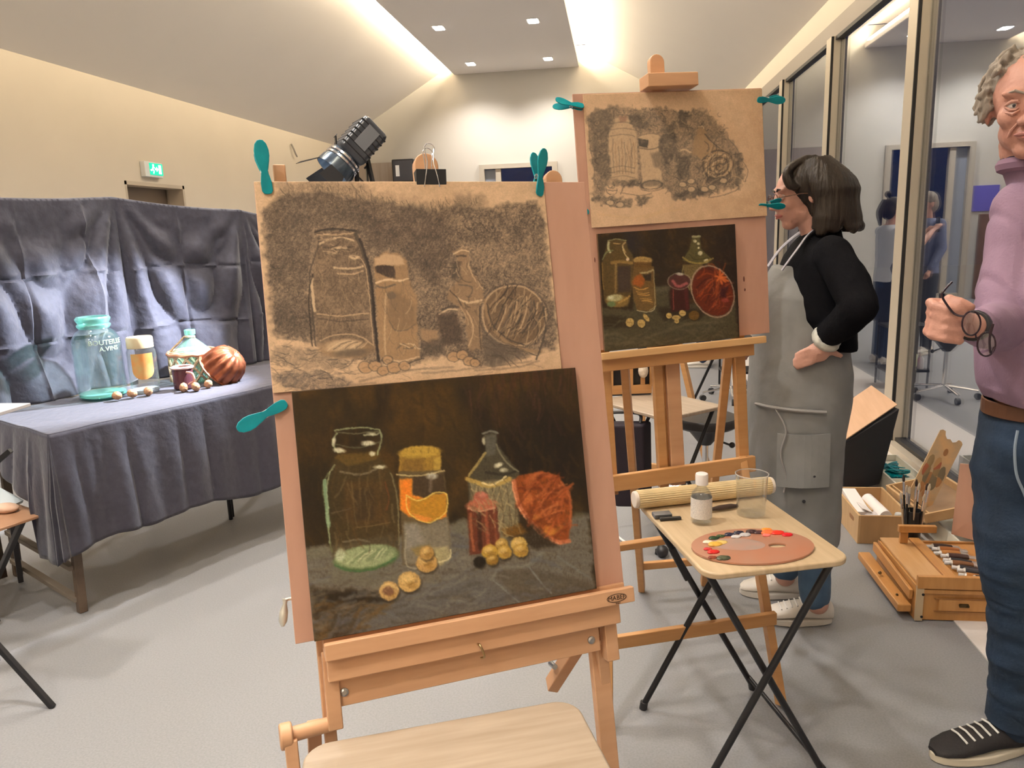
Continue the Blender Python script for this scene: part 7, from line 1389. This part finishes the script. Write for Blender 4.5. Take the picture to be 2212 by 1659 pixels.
# glasses held in his hand
t = thing('eyeglasses', 'dark round eyeglasses dangling from the fingers of the man in mauve', 'glasses', (0.72,1.618,1.25))
M_gf = mat('dark tortoise frame', (0.025,0.010,0.016), 0.25)
e1 = V(0.703,1.604,1.285); e2 = V(0.741,1.618,1.240); exd = (e2-e1).normalized(); eyn = V(0.45,-0.88,0.05); eyn = (eyn-exd*eyn.dot(exd)).normalized(); ezd = exd.cross(eyn); ME = Matrix((exd, eyn, ezd)).transposed()
fr = B(); ring(fr, e1, ME, 0.0245, 0.0235, 0.0018, 28); ring(fr, e2, ME, 0.0245, 0.0235, 0.0018, 28); fr.tube([e1+exd*0.0235+ezd*0.006, (e1+e2)/2+ezd*0.010, e2-exd*0.0235+ezd*0.006], 0.0017, 6)
obj('frame', fr, M_gf, t, smooth=True)
for e in (e1, e2): obj('lens', B().lathe([(0.0,0.0006),(0.0236,0.0004),(0.0236,-0.0004),(0,-0.0006)], e, eyn, 28), glazing('spectacle lens', 1.9, (0.92,0.90,0.92)), t, smooth=True)
obj('temple', B().tube(catmull([e1-exd*0.024+ezd*0.004, V(0.672,1.612,1.305), V(0.648,1.612,1.338), V(0.651,1.612,1.352), V(0.664,1.612,1.368)],5), 0.0023, 8), M_gf, t, smooth=True)
obj('temple', B().tube(catmull([e2+exd*0.020-ezd*0.010, V(0.742,1.600,1.225), V(0.733,1.590,1.256), V(0.737,1.590,1.285)],5), 0.0023, 8), M_gf, t, smooth=True)
# ---------- two people further back, seen mirrored in the glass ----------
def figure(label, pos, f, h, tops, apron, legs, hairm, arms, pony=False):
    f = Vector(f).normalized(); r = f.cross(V(0,0,1)).normalized(); o = Vector((pos[0], pos[1], 0)); k = h/1.70
    P = lambda x, y, z: o+r*x*k+f*y*k+V(0,0,z*k); yaw = math.atan2(r.y, r.x)
    t = thing('person', label, 'person', o); b = B(); hp, hm = head(b, P(0,0.02,1.57), f, k); limb(b, [P(0,0.0,1.50), P(0,-0.01,1.36)], [0.052*k,0.058*k])
    c = lambda y, z: P(0, y, z)
    sl = lambda rows: [(z*k, *P(0,y,z).xy, rx*k, ry*k, yaw) for z, y, rx, ry in rows]
    slices(b, sl([(0.85,0,0.15,0.10),(1.05,0,0.125,0.09),(1.30,0,0.15,0.095),(1.40,-0.01,0.10,0.07)]))
    for q in (-1, 1):
        e, w_, hnd = arms[0 if q < 0 else 1]; sh = (q*0.17,-0.01,1.37)
        limb(b, [P(*sh), P(*[(a+c_)/2 for a, c_ in zip(sh, e)]), P(*e)], [0.048*k,0.042*k,0.036*k]); limb(b, [P(*e), P(*[(a+c_)/2 for a, c_ in zip(e, w_)]), P(*w_)], [0.036*k,0.031*k,0.023*k])
        b.sph(P(*hnd), 0.030*k, 8, (1,1,1)); b.tube([P(*w_), P(*hnd)], 0.022*k, 8); d = (P(*hnd)-P(*w_)).normalized(); s_ = d.cross(V(0,0,1)).normalized()
        for g in range(4): b.tube([P(*hnd)+s_*(g-1.5)*0.014*k, P(*hnd)+s_*(g-1.5)*0.017*k+d*(0.060-0.006*abs(g-1.3))*k], [0.009*k,0.007*k], 6)
        b.tube([P(*hnd)+s_*0.02*k*q, P(*hnd)+s_*0.045*k*q+d*0.025*k], [0.011*k,0.008*k], 6)
        limb(b, [P(q*0.09,0,0.86), P(q*0.10,0.01,0.48), P(q*0.10,-0.01,0.08)], [0.08*k,0.055*k,0.038*k])
    organic('body', b, M_skin, t, 0.009, 3, 0.5)
    b = B(); b.sph(P(0,0.0,1.625), k, 12, (0.088,0.100,0.085), hm); b.sph(P(0,-0.045,1.575), k, 10, (0.084,0.065,0.095), hm)
    if pony: b.sph(P(0,-0.06,1.735), k, 8, (0.035,0.035,0.035)); limb(b, [P(0,-0.10,1.66), P(0,-0.14,1.56), P(0.01,-0.12,1.44)], [0.03*k,0.035*k,0.018*k])
    organic('hair', b, hairm, t, 0.008, 2, 0.5)
    b = B(); slices(b, sl([(0.86,0,0.175,0.120),(1.05,0,0.155,0.112),(1.30,0,0.175,0.118),(1.38,-0.01,0.155,0.10),(1.43,-0.01,0.08,0.07)]))
    for q in (-1, 1):
        e = arms[0 if q < 0 else 1][0]; sh = (q*0.165,-0.01,1.37); md = [a*0.25+c_*0.75 for a, c_ in zip(sh, e)] if tops[1] else e
        limb(b, [P(*sh), P(*[(a+c_)/2 for a, c_ in zip(sh, md)]), P(*md)], [0.060*k,0.056*k,0.052*k])
        if not tops[1]: w_ = arms[0 if q < 0 else 1][1]; limb(b, [P(*e), P(*w_)], [0.050*k,0.036*k])
    organic('top', b, tops[0], t, 0.009, 4, 0.5, disp=lambda Q: 0.012*(fbm(Q[:,0]*9+Q[:,2]*6, Q[:,1]*9+Q[:,2]*6, 3)-0.5))
    if apron: 
        b = B(); slices(b, sl([(0.45,0.03,0.185,0.135),(0.85,0.015,0.188,0.128),(1.05,0.015,0.166,0.116),(1.28,0.03,0.150,0.105)])); organic('apron', b, apron, t, 0.009, 3, 0.5)
    b = B(); slices(b, sl([(0.80,0,0.165,0.115),(0.95,0,0.160,0.112)]))
    for q in (-1, 1): limb(b, [P(q*0.085,0,0.84), P(q*0.10,0.01,0.48), P(q*0.10,-0.01,0.09)], [0.095*k,0.070*k,0.058*k])
    organic('trousers', b, legs, t, 0.009, 3, 0.5)
    for q in (-1, 1): shoe(t, P(q*0.11,0.17,0), P(q*0.10,-0.08,0), 0.046, 'shoe', M_shoe, M_shoe, M_lace)
    return t
figure('woman in dark navy apron raising a phone, seen mirrored in the tall window', (0.93,8.15), (-1,0.25,0), 1.68, (mat('white tee shirt',(0.6,0.62,0.66),0.8), True), mat('navy apron cloth',(0.012,0.018,0.035),0.8), mat('dark navy denim',(0.015,0.035,0.08),0.8), M_hairb,
       [((-0.20,0.20,1.24),(-0.07,0.40,1.36),(-0.05,0.46,1.40)), ((0.20,0.20,1.24),(0.07,0.40,1.34),(0.05,0.46,1.38))], pony=True)
figure('grey haired person in blue-grey shirt with raised hand, mirrored beside the woman with the phone', (0.36,8.80), (0.9,-0.4,0), 1.74, (mat('blue grey shirt',(0.13,0.15,0.24),0.8), False), None, mat('dark trousers',(0.04,0.045,0.055),0.8), M_grey,
       [((-0.20,0.16,1.22),(-0.08,0.36,1.32),(-0.06,0.43,1.36)), ((0.22,0.0,1.12),(0.22,0.12,0.92),(0.22,0.16,0.86))])
tag(obj('phone', B().box((0.45,8.27,1.40),(0.012,0.075,0.15)), M_blackpl, bev=0.003, loc=(0.45,8.27,1.40)), 'black phone in the raised hands of the mirrored woman in the navy apron', 'phone')
